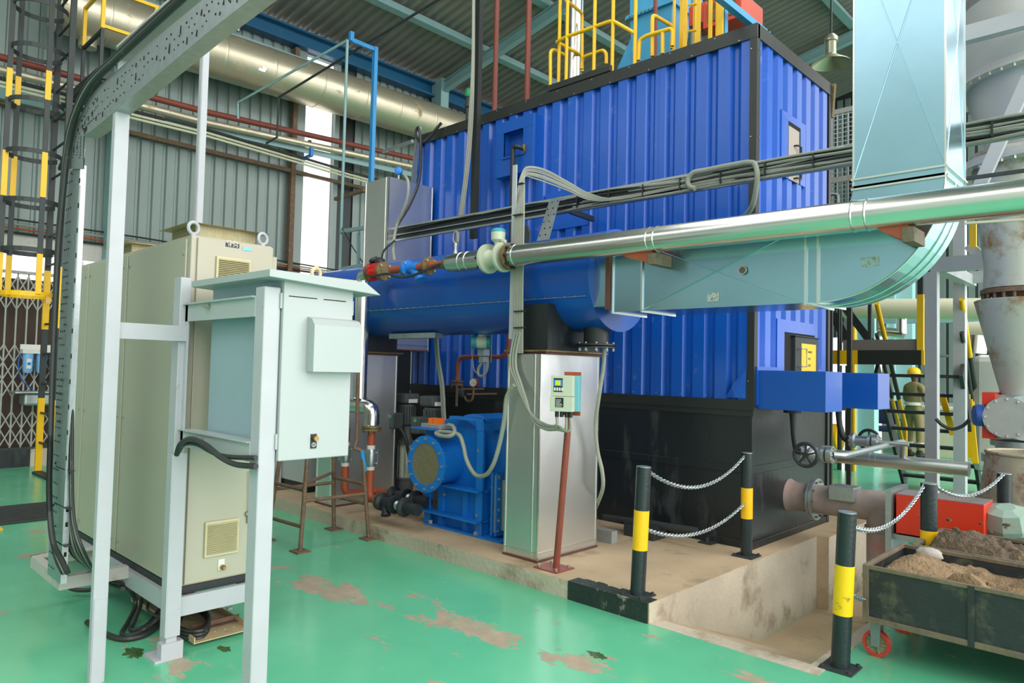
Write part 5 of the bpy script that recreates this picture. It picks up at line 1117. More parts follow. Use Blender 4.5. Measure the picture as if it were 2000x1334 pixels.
# big round duct along the wall
bd = thing('round_duct', 'very large aluminium clad round duct running along the wall under the roof', 'duct', (-11.6, 6, 6.3))
def dc(y): return V((-11.6, y, 6.60+.022*(y-3)))
m = MB(); m.tube([dc(2.6), dc(14)], .385, 56); part('jacket', m, 'agedduct', bd)
for y in (3.2, 4.0, 4.9, 5.75, 6.7, 7.6, 8.4, 9.3): part('band', MB().lathe([(.386, -.02), (.391, -.01), (.391, .01), (.386, .02)], dc(y), (0, 1, .022), 56), 'agedduct', bd)
m = MB(); m.lathe([(.39, 0), (.38, .02), (.05, .03)], dc(2.6)+V((0, -.02, 0)), (0, -1, -.02), 40); m.lathe([(.12, 0), (.12, .12), (.1, .16)], dc(3.0)-V((0, 0, .5)), (0, 0, 1), 20); part('end_cap', m, 'agedduct', bd)
q = at(513, 125, x=-11.25); m = MB(); m.blob((-11.26, q.y, q.z), .03, .10, .13, 10, .25); part('dent_patch', m, 'silver', bd)
# pale blue tall stand and thin pipes reaching to the wall
sf = thing('blue_stand', 'bright blue steel goalpost stand with a bracket at its top', 'stand', (-9.0, 5.8, 0))
yb_ = 6.0
pa, pb = at(733, 95, y=6.2), at(718, 352, y=6.2)
part('post', MB().box(pa.x-.035, pa.x+.035, 6.17, 6.23, 2.0, pa.z+.02), 'brightblue', sf)
pc = at(685, 78, y=5.75); X5 = pa.x
pc = at(686, 78, x=X5); part('head_beam', MB().bar((X5, 6.2, pa.z-.02), (X5, pc.y, pc.z), .05, .06), 'brightblue', sf); part('head_lug', MB().box(X5-.03, X5+.03, pc.y-.03, pc.y+.03, pc.z-.02, pc.z+.12), 'brightblue', sf)
pt = at(680, 78, x=X5+.02)
part('thin_post', MB().tube([(X5, pt.y, 0), (X5, pt.y, pt.z)], .022, 10), 'teal', sf, label='thin pale teal pipe post')
d0 = at(465, 200, x=-11.3); d1 = at(465, 232, x=-11.3)
m = MB().tube([(X5, pt.y, pt.z), (-11.3, d0.y, d0.z), (-11.3, d1.y, d1.z)], .02, 10); solo('thin_pipe', m, 'teal', 'thin grey teal pipe sloping from the blue stand towards the wall', 'pipe')
s0 = at(870, -5, x=-6.5); e0 = at(545, 190, x=-11.3); e1 = at(541, 268, x=-11.3); e2 = at(520, 280, x=-11.5)
s0 = at(830, 22, x=-8.0)
solo('thin_pipe', MB().tube([e0+(at(700, 95, x=-9.2)-e0)*2.6, at(700, 95, x=-9.2), e0, e1, e2], .02, 10), 'dark', 'thin black pipe sloping from the roof down to the wall pipes', 'pipe')
a, b = at(655, 389, x=-9.6), at(712, 371, x=-8.6); solo('rusty_angle', MB().bar(a, b, .05, .05), 'rust', 'rusty angle iron sticking out left of the tall aluminium box duct', 'bracket')
fr2 = thing('grey_rack', 'grey steel rack partly hidden behind the tall aluminium box duct', 'rack', (-9.0, 5.2, 0))
m = MB()
a, b = at(666, 452, x=-9.0), at(712, 445, x=-8.2); c, d = at(666, 526, x=-9.0), at(712, 518, x=-8.2)
m.bar(a, b, .05, .05); m.bar(c, d, .05, .05); m.bar(at(700, 455, x=-8.4), at(700, 525, x=-8.4), .04, .04); part('rack_bar', m, 'teal', fr2); part('brace_rod', MB().tube([at(668, 445, x=-8.9), at(690, 485, x=-8.6), at(708, 512, x=-8.3)], .008, 6), 'dark', fr2)
solo('tall_post', MB().box(-9.14, -9.06, 5.1, 5.16, 0, 2.6), 'teal', 'teal post under the grey rack left of the box duct', 'post')
# bottle-jack like fittings on eave and thin stack on the enclosure
v = thing('vent_valve', 'small brass safety valve with a green cap above the enclosure roof', 'valve', tuple(at(914, 205, y=6.4)))
c = at(914, 212, y=6.4); m = MB(); m.lathe([(.03, 4.5-c.z), (.03, 0), (.05, .02), (.05, .05), (.03, .08), (.03, .16)], c, (0, 0, 1), 14); part('body', m, 'dark', v); part('green_cap', MB().lathe([(.04, .16), (.05, .2), (.04, .26), (.02, .28)], c, (0, 0, 1), 14), 'green', v)
for x0, nm in ((440, 'left'), (466, 'right')):
    q = at(x0, 45, x=-11.9); solo('roof_valve', MB().lathe([(.03, -.15), (.04, -.05), (.02, 0), (.04, .05), (.02, .2)], q, (0, 0, 1), 10), 'galv', nm+' small valve fitting below the dark blue eave beam', 'valve', 'small valves at the eave')
# tall black hanging post with grey conduits
hx = at(926, 440, y=5.35).x
m = MB(); zt0 = at(925, 466, y=5.35).z; m.box(hx-.05, hx+.045, 5.33, 5.37, zt0, 7.8); m.box(hx+.035, hx+.045, 5.31, 5.37, zt0, 7.8); solo('hanging_post', m, 'blackframe', 'black steel channel hanging from the roof in front of the blue sheets', 'post')
hc = thing('conduit_bundle', 'grey conduits running down beside the black hanging post', 'conduit', (hx-.1, 5.25, 2.5))
for i in range(3):
    d = i*3.2; pts = [(924+d*.4, -20), (922+d*.6, 120), (917+d, 220), (911+d, 310), (900+d, 400), (890+d*.8, 470), (888+d*.6, 500)]
    part('conduit', MB().tube(spl([at(a, b, y=5.25+.01*i) for a, b in pts], 5), .0095, 8), 'conduit' if i % 2 else 'cable', hc)
tm = thing('temperature_probe', 'small probe head with grey connector standing on the reducer sleeve', 'sensor', tuple(at(889, 505, y=4.0)))
q = at(889, 500, y=4.0); part('probe', MB().lathe([(.012, -.05), (.012, 0), (.02, .01), (.02, .05), (.012, .08), (.016, .1), (.016, .13)], q-V((0, 0, .02)), (0, 0, 1), 12), 'galv', tm); part('loop_wire', MB().tube(spl([q+V((0, 0, .1)), q+V((-.03, 0, .14)), q+V((-.02, 0, .2)), q+V((.02, 0, .2)), q+V((.03, 0, .12))], 5), .007, 6), 'cable', tm)
# left corner post of the enclosure, conduits
lp = thing('perforated_post', 'slim perforated galvanised post leaning at the left end of the blue enclosure', 'post', (-7.2, 5.5, 2.6))
a, b = at(805, 345, y=5.5), at(818, 255, y=5.5); part('channel', MB().bar(a-V((0, 0, .3)), b+V((0, 0, .05)), .06, .03), 'galv', lp)
part('stub_pipe', MB().tube([at(749, 296, y=5.9), at(806, 276, y=5.6)], .025, 12), 'galv', lp)
t = thing('black_cable', 'black cables draped from the enclosure corner down across the box duct', 'cable', (-7, 5.3, 3))
part('cable', MB().tube(spl([at(862, 240, y=5.55), at(838, 268, y=5.5), at(822, 278, y=5.45), at(812, 262, y=5.45), at(818, 250, y=5.45), at(822, 290, y=5.4), at(819, 350, y=5.2), at(800, 400, y=5.0), at(776, 440, y=4.85), at(770, 465, y=4.8)], 6), .018, 8), 'cabledark', t)
part('cable', MB().tube(spl([at(790, 342, y=4.85), at(797, 355, y=4.8), at(796, 385, y=4.8), at(786, 415, y=4.8), at(775, 440, y=4.8), at(768, 480, y=4.75), at(770, 510, y=4.6)], 6), .018, 8), 'conduit', t)
part('cable', MB().tube(spl([at(771, 470, y=4.75), at(752, 487, y=4.6), at(746, 500, y=4.4), at(744, 512, y=4.1)], 6), .012, 8), 'cabledark', t)
bs = thing('blue_sensor', 'small blue transmitter head on top of the tall aluminium box duct', 'sensor', tuple(at(778, 345, y=5.1)))
q = at(779, 335, y=5.1); part('head', MB().lathe([(.035, -.05), (.045, 0), (.045, .04), (.03, .05)], q, (.7, -.7, .1), 18), 'valveblue', bs); part('stem', MB().lathe([(.015, -.12), (.015, 0)], q, (0, 0, 1), 10), 'galv', bs)

# ================================================================ CABLE TRAY ACROSS THE ENCLOSURE
tY = 5.0
lt = thing('long_cable_tray', 'galvanised cable tray crossing in front of the blue enclosure with grey cables', 'cable tray', (-3, tY, 2.95))
def lt_z(px_, py__): return at(px_, py__, y=tY)
zA, zB = at(1000, 402, y=tY).z, at(1000, 433, y=tY).z; zA2, zB2 = at(1640, 285, y=tY).z, at(1640, 326, y=tY).z
xA, xB = at(1000, 415, y=tY).x, at(1640, 300, y=tY).x
def lz(x, top): f = (x-xA)/(xB-xA); return (zA+(zA2-zA)*f) if top else (zB+(zB2-zB)*f)
x0_, x1_ = at(757, 470, y=tY).x, 3.5
m = MB(); 
m.prism([(x0_, tY, lz(x0_, 1)-.02), (x1_, tY, lz(x1_, 1)-.02), (x1_, tY, lz(x1_, 1)), (x0_, tY, lz(x0_, 1))], (0, .03, 0)); part('top_flange', m, 'galv', lt)
m = MB(); m.prism([(x0_, tY, lz(x0_, 0)), (x1_, tY, lz(x1_, 0)), (x1_, tY, lz(x1_, 0)+.02), (x0_, tY, lz(x0_, 0)+.02)], (0, .03, 0)); m.prism([(x0_, tY, (lz(x0_, 0)*.6+lz(x0_, 1)*.4)), (x1_, tY, lz(x1_, 0)*.6+lz(x1_, 1)*.4), (x1_, tY, lz(x1_, 0)*.6+lz(x1_, 1)*.4+.012), (x0_, tY, lz(x0_, 0)*.6+lz(x0_, 1)*.4+.012)], (0, .02, 0)); part('bottom_flange', m, 'galv', lt)
m = MB(); m.prism([(x0_, tY+.03, lz(x0_, 0)), (x1_, tY+.03, lz(x1_, 0)), (x1_, tY+.03, lz(x1_, 1)), (x0_, tY+.03, lz(x0_, 1))], (0, .004, 0)); part('web', m, 'dark', lt)
m = MB(); x = -2.6
while x < 3: m.box(x, x+.05, tY-.002, tY, lz(x, 1)-.016, lz(x, 1)-.006); x += .1
part('slots', m, 'void', lt, kind='stuff')
lc = thing('tray_cable_loom', 'loom of grey and black cables tied along the long galvanised tray', 'cable', (-2, tY-.02, 3.0))
for i in range(9):
    f = .12+.09*i; pts = []
    x = (-4.3 if i < 5 else -4.05)+.12*i
    if i in (7, 8): x = x0_+.2
    while x < 3.4:
        zz_ = lz(x, 0)*(1-f)+lz(x, 1)*f+random.uniform(-.014, .014); pts.append((x, tY-.012+random.uniform(-.008, .01), zz_)); x += .42
    part('cable', MB().tube(spl(pts, 4), .009 if i % 3 else .012, 7), ('cable', 'cabledark', 'conduit')[i % 3], lc)
m = MB(); x = -4.0
while x < 3: m.box(x, x+.008, tY-.035, tY+.0, lz(x, 0)+.02, lz(x, 1)-.03); x += .35
part('cable_tie', m, 'castiron', lc, kind='stuff')
# big sagging conduit loops on the tray
cl = thing('conduit_loop', 'fat grey conduit looping over the tray and down the black corner post', 'conduit', (-2.7, tY-.05, 2.6))
yy = tY-.05
part('conduit', MB().tube(spl([at(1452, 425, y=yy+.3), at(1470, 400, y=yy+.1), at(1479, 350, y=yy), at(1476, 325, y=yy), at(1465, 317, y=yy), at(1430, 322, y=yy), at(1380, 332, y=yy), at(1355, 337, y=yy), at(1344, 350, y=yy), at(1346, 363, y=yy), at(1358, 368, y=yy)], 6), .02, 10), 'conduit', cl)
sc = thing('cable_swag', 'pale cable bundle swagged from the vertical channel down onto the tray', 'cable', (-4.2, 4.6, 3.0))
for i in range(8):
    d = i*3.2+random.uniform(-1.5, 1.5)
    pts = [(1003+i*2.5, 690, 3.98), (1004+i*2.4, 560, 3.98), (1006+i*2.4, 440, 4.0), (1012+i*1.7, 370, 4.1), (1020+d*.2, 338+d*.3, 4.3), (1032+d*.3, 326+d*.9, 4.45), (1065, 332+d*1.0, 4.6), (1110, 356+d*.7, 4.8), (1150, 378+d*.5, 4.93), (1200, 388+d*.1, 4.96), (1300, 372, 4.98), (1400, 352, 4.98)]
    part('cable', MB().tube(spl([at(a, b, y=c) for a, b, c in pts], 5), .0068, 8), ('cable', 'conduit')[i % 2], sc)
m = MB()
for p in ((1012, 360, 4.13), (1010, 420, 4.0), (1011, 485, 3.985), (1012, 608, 3.975), (1012, 640, 3.975)): q = at(*p[:2], y=p[2]); m.box(q.x-.035, q.x+.06, q.y-.015, q.y+.02, q.z-.004, q.z+.004)
part('cable_tie', m, 'castiron', sc)
chx = at(1003, 500, y=4.03); m = MB(); 
vt = solo('vertical_channel', MB().box(chx.x-.022, chx.x+.02, 4.02, 4.03, at(1003, 662, y=4.03).z, at(1010, 322, y=4.03).z).box(chx.x-.022, chx.x-.014, 4.02, 4.05, at(1003, 662, y=4.03).z, at(1010, 322, y=4.03).z), 'white', 'slim upright galvanised channel carrying grey cables behind the pipe flange', 'channel')
# loose perforated tray piece
a = at(1062, 382, y=4.75); b = at(1056, 478, y=4.75)
m = MB(); w_ = .075
m.prism([(b.x-w_, 4.76, b.z), (b.x+w_, 4.76, b.z), (a.x+w_*.95, 4.9, a.z+.01), (a.x-w_*.8, 4.9, a.z)], (0, .004, 0)); pt_ = thing('perforated_plate', 'short leaning piece of perforated tray on top of the blue cylinder', 'plate', (b.x, 4.77, b.z)); part('plate', m, 'galv', pt_)
m = MB()
for i in range(7):
    for j in range(4):
        f = (i+.5)/7; y = 4.76+.14*f-.002; z = b.z+(a.z-b.z)*f; x = b.x+(a.x-b.x)*f-.05+.033*j
        if (i+j) % 2: m.box(x-.006, x+.006, y-.002, y, z-.005, z+.005)
part('holes', m, 'void', pt_, kind='stuff')
a, b = at(1105, 409, y=5.05), at(1158, 428, y=5.6); solo('tray_bracket', MB().bar(V((a.x, 5.05, a.z)), V((b.x, 5.6, b.z)), .03, .05), 'dark', 'dark bracket holding the long tray off the blue sheets', 'bracket')

# ================================================================ THINGS ON AND ABOVE THE ENCLOSURE
for px_, yb_, nm in ((966, 6.3, 'left'), (1029, 6.0, 'middle'), (1279, 6.2, 'right')):
    a = at(px_, 200 if px_ < 1200 else 100, y=yb_)
    pts = [(a.x, yb_, 4.47), (a.x, yb_, 8.3)]
    solo('vent_pipe', MB().tube(pts, .033 if px_ < 1200 else .022, 14), 'brownpipe', nm+' red brown vent pipe rising from the enclosure roof to the hall roof', 'pipe', 'red brown vent pipes')
c = at(1122, 140, y=6.3); ch = thing('chimney', 'bright polished chimney pipe rising inside the yellow guard rails', 'chimney', (c.x, 6.3, 4.47))
part('flue', MB().tube([(c.x, 6.3, 4.47), (c.x, 6.3, 8.6)], .095, 28), 'silverpipe', ch); part('collar', MB().lathe([(.12, 0), (.098, .06)], (c.x, 6.3, 4.6), (0, 0, 1), 24), 'silver', ch)
gr = thing('guard_rail', 'bright yellow tubular guard rails standing on the enclosure roof', 'railing', (-4.3, 5.9, BZ1))
def yt(pts, r=.019, mat='yellow', nm='rail'): return part(nm, MB().tube(rnd(pts, .06, 4), r, 10), mat, gr)
def g(px_, py__, y): return at(px_, py__, y=y)
zr0 = BZ1-.02
def upr(px_, py_base, y, ztop=6.6):
    b = g(px_, py_base, y); part('upright', MB().tube([(b.x, y, zr0), (b.x, y, ztop)], .019, 10), 'yellow', gr); return b
upr(1091, 150, 5.75); upr(1106, 140, 5.66); upr(1160, 120, 5.66); upr(1196, 110, 5.66); upr(1240, 100, 5.66)
yt([g(1240, 65, 5.66), g(1196, 40, 5.66), g(1106, 72, 5.66), g(1087, 82, 5.7), g(1091, 84, 5.95), g(1136, 108, 6.3)])
yt([g(1106, 0, 5.66), g(1137, 26, 6.2), g(1137, 140, 6.2)]); yt([g(1075, 167, 5.68), g(1075, 100, 5.68), g(1082, 97, 5.75), g(1104, 108, 6.0)]); yt([g(1136, 135, 6.0), g(1137, 112, 6.0), g(1178, 98, 6.0), g(1184, 104, 6.0), g(1184, 125, 6.0)])
yt([g(1247, 118, 5.68), g(1249, 78, 5.68), g(1262, 70, 5.68), g(1310, 56, 5.68), g(1314, 60, 5.68), g(1313, 90, 5.68)]); yt([g(1274, 110, 5.7), g(1274, 28, 5.7), g(1315, 52, 6.1), g(1312, 95, 6.1)]); yt([g(1294, 64, 5.68), g(1294, 105, 5.68)])
part('toe_board', MB().box(g(1075, 165, 5.64).x, g(1196, 125, 5.64).x, 5.60, 5.64, BZ1+.01, BZ1+.075), 'blackframe', gr, bevel=.004)
part('toe_board', MB().box(g(1075, 165, 5.64).x, g(1196, 125, 5.64).x, 5.64, 5.9, BZ1-.03, BZ1+.02), 'blackframe', gr)
ly = thing('yellow_ladder', 'yellow vertical ladder with flat stiles on the enclosure roof', 'ladder', (-3.2, 5.9, BZ1))
for px_, w_, y in ((1331, .03, 5.8), (1338, .03, 5.75), (1356, .025, 5.9), (1364, .035, 5.7), (1387, .03, 5.7), (1405, .07, 5.75), (1316, .02, 6.0)):
    b = g(px_, 80, y); part('stile', MB().box(b.x-w_/2, b.x+w_/2, y-.01, y+.01, zr0, 7.0), 'yellow', ly)
for z in (4.75, 5.0, 5.25, 5.5): part('rung', MB().tube([(g(1338, 80, 5.75).x, 5.8, z), (g(1358, 80, 5.75).x, 5.85, z)], .012, 8), 'yellow', ly)
# light blue screw feeder and hopper behind
bh = thing('blue_hopper', 'light blue feed hopper with a sloping chute behind the yellow rails', 'hopper', (-3.9, 6.7, BZ1))
hA, hB = at(1240, 20, y=6.8), at(1322, 20, y=6.8)
zf_ = at(1280, 25, y=6.8).z
m = MB(); m.box(hA.x, hB.x, 6.7, 7.1, zf_, zf_+1.2); part('upper_casing', m, 'hopblue', bh)
m = MB(); m.box(hA.x-.03, hB.x+.03, 6.66, 7.14, zf_-.03, zf_+.01); part('flange', m, 'hopblue', bh)
m = MB(); zc0 = BZ1-.05; m.hexa([(hA.x+.05, 6.78, zc0), (hB.x-.1, 6.78, zc0), (hB.x-.1, 7.0, zc0), (hA.x+.05, 7.0, zc0), (hA.x, 6.7, zf_-.02), (hB.x, 6.7, zf_-.02), (hB.x, 7.1, zf_-.02), (hA.x, 7.1, zf_-.02)]); part('cone', m, 'hopblue', bh)
a = at(1180, 130, y=6.9); m = MB(); m.prism([(a.x-.1, 6.75, zc0), (hA.x+.35, 6.75, zc0), (hA.x+.35, 6.75, at(1290, 70, y=6.9).z), (hA.x, 6.75, at(1245, 80, y=6.9).z)], (0, .3, 0)); part('chute', m, 'hopblue', bh)
m = MB(); m.bolts((hA.x-.02, 6.68, zf_), (0, -1, 0), .0, 1)
for k in range(8): m.lathe([(.012, 0), (.012, .015)], (hA.x+.03+k*.05, 6.66, zf_-.01), (0, -1, 0), 6)
m.lathe([(.03, -.06), (.03, .06)], at(1232, 36, y=6.7), (1, 0, .0), 12); part('bolts', m, 'galv', bh, kind='stuff')
ru = thing('red_unit', 'red gearbox housing with a dark grille hanging above the enclosure', 'machine', tuple(at(1395, 60, y=6.6)))
a, b = at(1372, 58, y=6.5), at(1372, 8, y=6.5); 
m = MB(); m.box(a.x, a.x+.42, 6.5, 7.0, a.z, b.z); part('housing', m, 'orangered', ru, bevel=.01); m = MB(); m.box(a.x+.06, a.x+.36, 6.49, 6.5, a.z+.05, b.z-.04); part('grille', m, 'rust', ru); m = MB(); m.box(at(1345, 40, y=6.6).x, a.x-.02, 6.6, 6.9, at(1345, 52, y=6.6).z, at(1345, 15, y=6.6).z); part('side_box', m, 'orangered', ru)
part('suspension_column', MB().box(a.x-.25, a.x-.17, 6.7, 6.8, zr0, 7.5), 'hopblue', ru)
bb = thing('blue_beam', 'light blue steel beam ending above the enclosure corner', 'beam', tuple(at(1490, 60, y=6.1)))
a, b = at(1412, 0, x=-2.9), at(1496, 68, x=-2.9)
part('beam', MB().bar(a+(a-b)*.6, b, .06, .06), 'hopblue', bb); part('stub', MB().box(b.x-.03, b.x+.03, b.y-.03, b.y+.03, 4.45, b.z+.03), 'hopblue', bb)
part('post', MB().box(at(1412, 30, y=5.8).x-.03, at(1412, 30, y=5.8).x+.03, 5.78, 5.84, 4.45, 7), 'hopblue', bb)
# roof lamp
lpz = at(1623, 122, y=9.5); lm = thing('bay_lamp', 'conical metal high bay lamp hanging below the right rafter', 'lamp', tuple(lpz))
m = MB(); m.lathe([(.24, 0), (.235, .01), (.08, .11), (.07, .13)], lpz-V((0, 0, .02)), (0, 0, 1), 32, caps=False); part('shade', m, 'lamp', lm)
m = MB(); m.lathe([(.065, .10), (.065, .28), (.085, .281), (.085, .33), (.04, .38)], lpz, (0, 0, 1), 20); part('ballast_housing', m, 'lamp', lm); part('hanger', MB().tube([lpz+V((0, 0, .38)), lpz+V((0, 0, 3.2))], .015, 8), 'dark', lm)
# ================================================================ INSTRUMENTS IN THE MIDDLE
ip = thing('instrument_pole', 'red oxide pole on a bolted foot plate leaning beside the square duct', 'pole', (-3.333, 4.05, Zs))
f0 = V((-3.333, 3.99, Zs)); f1 = at(1117, 745, y=3.93)
part('pole', MB().tube([f0, f1], .024, 16), 'oxide', ip)
part('foot_plate', MB().box(f0.x-.13, f0.x+.09, f0.y-.1, f0.y+.1, Zs, Zs+.008), 'oxide', ip)
m = MB()
for dx, dy in ((-.1, -.07), (.06, -.07), (.06, .07), (-.1, .07)): m.lathe([(.012, 0), (.012, .02)], (f0.x+dx, f0.y+dy, Zs+.008), (0, 0, 1), 8)
part('bolts', m, 'bolt', ip, kind='stuff')
# display box faces the camera-left
tr_ = thing('flow_transmitter', 'ivory flow transmitter with green display and four keys on the oxide pole', 'meter', tuple(f1-V((0, .1, .3))))
U = V((.92, .38, 0)).normalized()   # along the face, to the right
Nn = V((U.y, -U.x, 0))              # outward
c0 = at(1106, 768, y=3.88)
def bx(mb, u0, u1, n0, n1, z0, z1, zo=0):
    P = []
    for z in (z0, z1):
        for uu, nn in ((u0, n1), (u1, n1), (u1, n0), (u0, n0)): P.append(c0+U*uu+Nn*nn+V((0, 0, z)))
    return mb.hexa(P)
w_ = .085; h_ = .125
part('backplate', bx(MB(), -.02, .10, -.02, -.012, -h_-.03, h_+.025), 'rustpipe', tr_)
part('rear_half', bx(MB(), -w_+.02, w_+.02, -.01, .045, -h_, h_), 'metercyan', tr_, bevel=.004)
part('front_half', bx(MB(), -w_, w_-.01, .045, .09, -.02, h_), 'metergrey', tr_, bevel=.004); part('terminal_cover', bx(MB(), -w_-.004, w_-.008, .045, .095, -h_, -.022), 'metergrey', tr_, bevel=.003)
part('keypad', bx(MB(), -w_+.02, -.0, .09, .092, .01, h_-.02), 'labelb', tr_); part('display_bezel', bx(MB(), -w_+.022, -.002, .092, .093, .05, h_-.03), 'valveblue', tr_); part('display', bx(MB(), -w_+.032, -.014, .093, .094, .055, h_-.036), 'glassgrn', tr_)
for k in range(4): part('key', bx(MB(), -w_+.024+k*.018, -w_+.036+k*.018, .092, .095, .018, .04), 'labelw', tr_)
part('rating_plate', bx(MB(), -w_+.035, .01, .095, .0965, -.095, -.03), 'labelb', tr_)
m = MB()
for i in range(6): bx(m, -w_+.04, -w_+.04+random.uniform(.03, .05), .0965, .0972, -.09+i*.009, -.087+i*.009)
part('plate_marks', m, 'labelw', tr_, kind='stuff')
m = MB()
for u in (-.05, -.015, .02, .05): q = c0+U*u+Nn*.05+V((0, 0, -h_)); m.cyl(q-V((0, 0, .04)), q, .014, 12)
part('cable_gland', m, 'castiron', tr_)
cl2 = thing('signal_conduits', 'grey conduits dropping from the vertical channel and looping up to the transmitter', 'conduit', (-3.7, 3.9, .9))
g1 = c0+U*-.05+Nn*.05+V((0, 0, -h_-.03)); g2 = c0+U*.02+Nn*.05+V((0, 0, -h_-.03)); g3 = c0+U*.05+Nn*.05+V((0, 0, -h_-.03))
for i, (ge, dd) in enumerate(((g1, 0), (g2, 3), (g3, 9))):
    pts = [at(1006+i*5, 650, y=3.97), at(998+i*5, 690, y=3.97), at(998+i*5, 720, y=3.96), at(1009+i*4, 748, y=3.95), at(1022+i*3, 780+dd*.3, y=3.92), at(1040, 812+dd, y=3.9), at(1065, 829+dd, y=3.87), ge+V((0, -.005, -.1)) if i else ge+V((0, -.005, -.07)), ge]
    if i: pts.insert(7, at(1090, 830+dd, y=3.84))
    part('conduit', MB().tube(spl(pts, 6), .0105, 9), 'conduit', cl2)
c_ = at(1180, 675, y=4.5)
solo('flexible_conduit', MB().tube(spl([at(1181, 675, y=4.5), at(1178, 720, y=4.5), at(1169, 780, y=4.5), at(1163, 830, y=4.55), at(1167, 880, y=4.6), at(1176, 920, y=4.62), at(1177, 955, y=4.65), at(1162, 995, y=4.8)], 6), .016, 10), 'conduit', 'grey conduit hanging from the round black flange behind the bright square duct', 'conduit')
# pressure transmitter, siphon and gauge under the cylinder
pt2 = thing('pressure_transmitter', 'white and teal pressure transmitter on a galvanised plate under the cylinder', 'sensor', tuple(at(940, 710, y=4.9)))
yy = 4.62
a = at(956, 650, y=yy); b = at(961, 708, y=yy); part('mounting_plate', MB().box(a.x-.02, a.x+.03, yy, yy+.006, b.z-.0, 1.93), 'galv', pt2)
q = at(932, 668, y=yy-.15); m = MB(); m.lathe([(.055, 0), (.06, .02), (.06, .09)], q, (.75, .6, 0), 22); m.lathe([(.03, 0), (.03, .06)], q+V((.03, .02, .04)), (0, 0, 1), 14); part('housing', m, 'metergrey', pt2)
m = MB(); m.lathe([(.045, -.055), (.06, -.045), (.06, 0)], q, (.75, .6, 0), 22); m.lathe([(.06, .09), (.058, .12)], q, (.75, .6, 0), 22); part('cover', m, 'tealmeter', pt2); part('window', MB().lathe([(.036, -.058), (.036, -.054)], q, (.75, .6, 0), 20), pm('dark_green_glass', '#0d4a42', .15), pt2)
m = MB(); q2 = at(944, 690, y=yy-.05); m.box(q2.x-.04, q2.x+.05, yy-.09, yy-.01, q2.z-.03, q2.z+.04); m.box(q2.x-.03, q2.x+.04, yy-.08, yy-.01, q2.z-.09, q2.z-.03); part('manifold', m, 'galv', pt2, bevel=.008)
part('conduit', MB().tube(spl([at(943, 705, y=yy-.06), at(934, 722, y=yy-.06), at(936, 733, y=yy-.06), at(945, 733, y=yy-.06), at(951, 722, y=yy-.06), at(953, 708, y=yy-.06)], 6), .013, 8), 'conduit', pt2)
part('thin_cable', MB().tube(spl([at(922, 672, y=yy-.06), at(923, 700, y=yy-.06), at(927, 724, y=yy-.06), at(936, 730, y=yy-.06)], 6), .006, 6), 'cable', pt2)
yp = 5.2
solo('impulse_pipe', MB().tube(rnd([at(994, 645, y=yp), at(992, 697, y=yp), at(894, 697, y=yp), at(893, 745, y=yp)], .12, 6), .022, 12), 'rustpipe', 'thin red oxide pipe bending down in front of the blue sheets', 'pipe')
iv = thing('impulse_valve', 'small rusty flanged joint at the foot of the bent oxide pipe', 'valve', tuple(at(893, 790, y=yp)))
q = at(893, 745, y=yp); m = MB(); m.lathe([(.07, -.04), (.07, -.02), (.04, -.018), (.04, -.01), (.07, -.008), (.07, .012)], q, (0, 0, 1), 20); m.tube([q-V((0, 0, .04)), q-V((0, 0, .27))], .014, 8); part('body', m, 'rust', iv); m = MB(); m.bolts(q-V((0, 0, .04)), (0, 0, -1), .055, 4, .009, .03, .5); part('bolts', m, 'flange', iv, kind='stuff')
pg = thing('pressure_gauge', 'round dial pressure gauge with rusty red rim above a pigtail', 'gauge', tuple(at(927, 790, y=5.1)))
q = at(925, 747, y=5.1); ax = V((-.55, -.83, 0)).normalized(); ax = V((.3, -.95, .05)).normalized()
part('case', MB().lathe([(.047, -.035), (.05, 0), (.05, .01)], q, ax, 26), 'oxide', pg); part('dial', MB().lathe([(.042, .0105), (.042, .012)], q, ax, 26), 'labelw', pg)
s_, u_ = frame(ax); m = MB()
for k in range(9): a = PI*1.25-k*PI*1.5/8; p = q+ax*.0125+(s_*math.cos(a)+u_*math.sin(a))*.034; m.bar(p, p+(s_*math.cos(a)+u_*math.sin(a))*.006, .002, .001, ax)
m.bar(q+ax*.013, q+ax*.013+(s_*-.7+u_*-.5)*.03, .003, .001, ax); part('dial_marks', m, 'labelb', pg, kind='stuff')
part('siphon', MB().tube(spl([q-V((0, 0, .05)), q-V((0, 0, .13)), q+V((-.03, 0, -.19)), q+V((-.1, 0, -.19)), q+V((-.14, 0, -.14))], 6), .013, 8), 'rust', pg); part('cock', MB().lathe([(.04, 0), (.05, .03), (.04, .07)], q+V((-.17, 0, -.16)), (0, 0, 1), 14).cyl(q+V((-.2, 0, -.1)), q+V((-.12, 0, -.1)), .02, 10), 'castiron', pg); part('stay', MB().cyl(q+V((-.16, 0, -.13)), V((q.x-.16, 5.64, q.z-.13)), .01, 8), 'rust', pg); qv = at(893, 760, y=yp); part('stay', MB().cyl(qv, V((qv.x, 5.64, qv.z)), .01, 8), 'rust', iv)
cp = thing('conduit_pair', 'two grey conduits hanging under the blue cylinder down to the fan', 'conduit', (-4.6, 4.9, 1.1))
for i in range(2): part('conduit', MB().tube(spl([at(849+i*4, 645, y=4.75), at(853+i*4, 700, y=4.75), at(861+i*4, 750, y=4.75), at(864+i*4, 800, y=4.75), at(866+i*4, 830, y=4.75)], 5), .014, 8), 'conduit', cp)
a = at(760, 655, y=4.1); m = MB(); p0, p1 = at(760, 652, y=4.3), at(836, 660, y=4.3); solo('light_channel', MB().box(p0.x, p1.x+.1, 4.3, 4.4, p0.z-.05, p0.z), 'galv', 'pale metal channel clipped under the blue cylinder by the elbow pipe', 'channel')

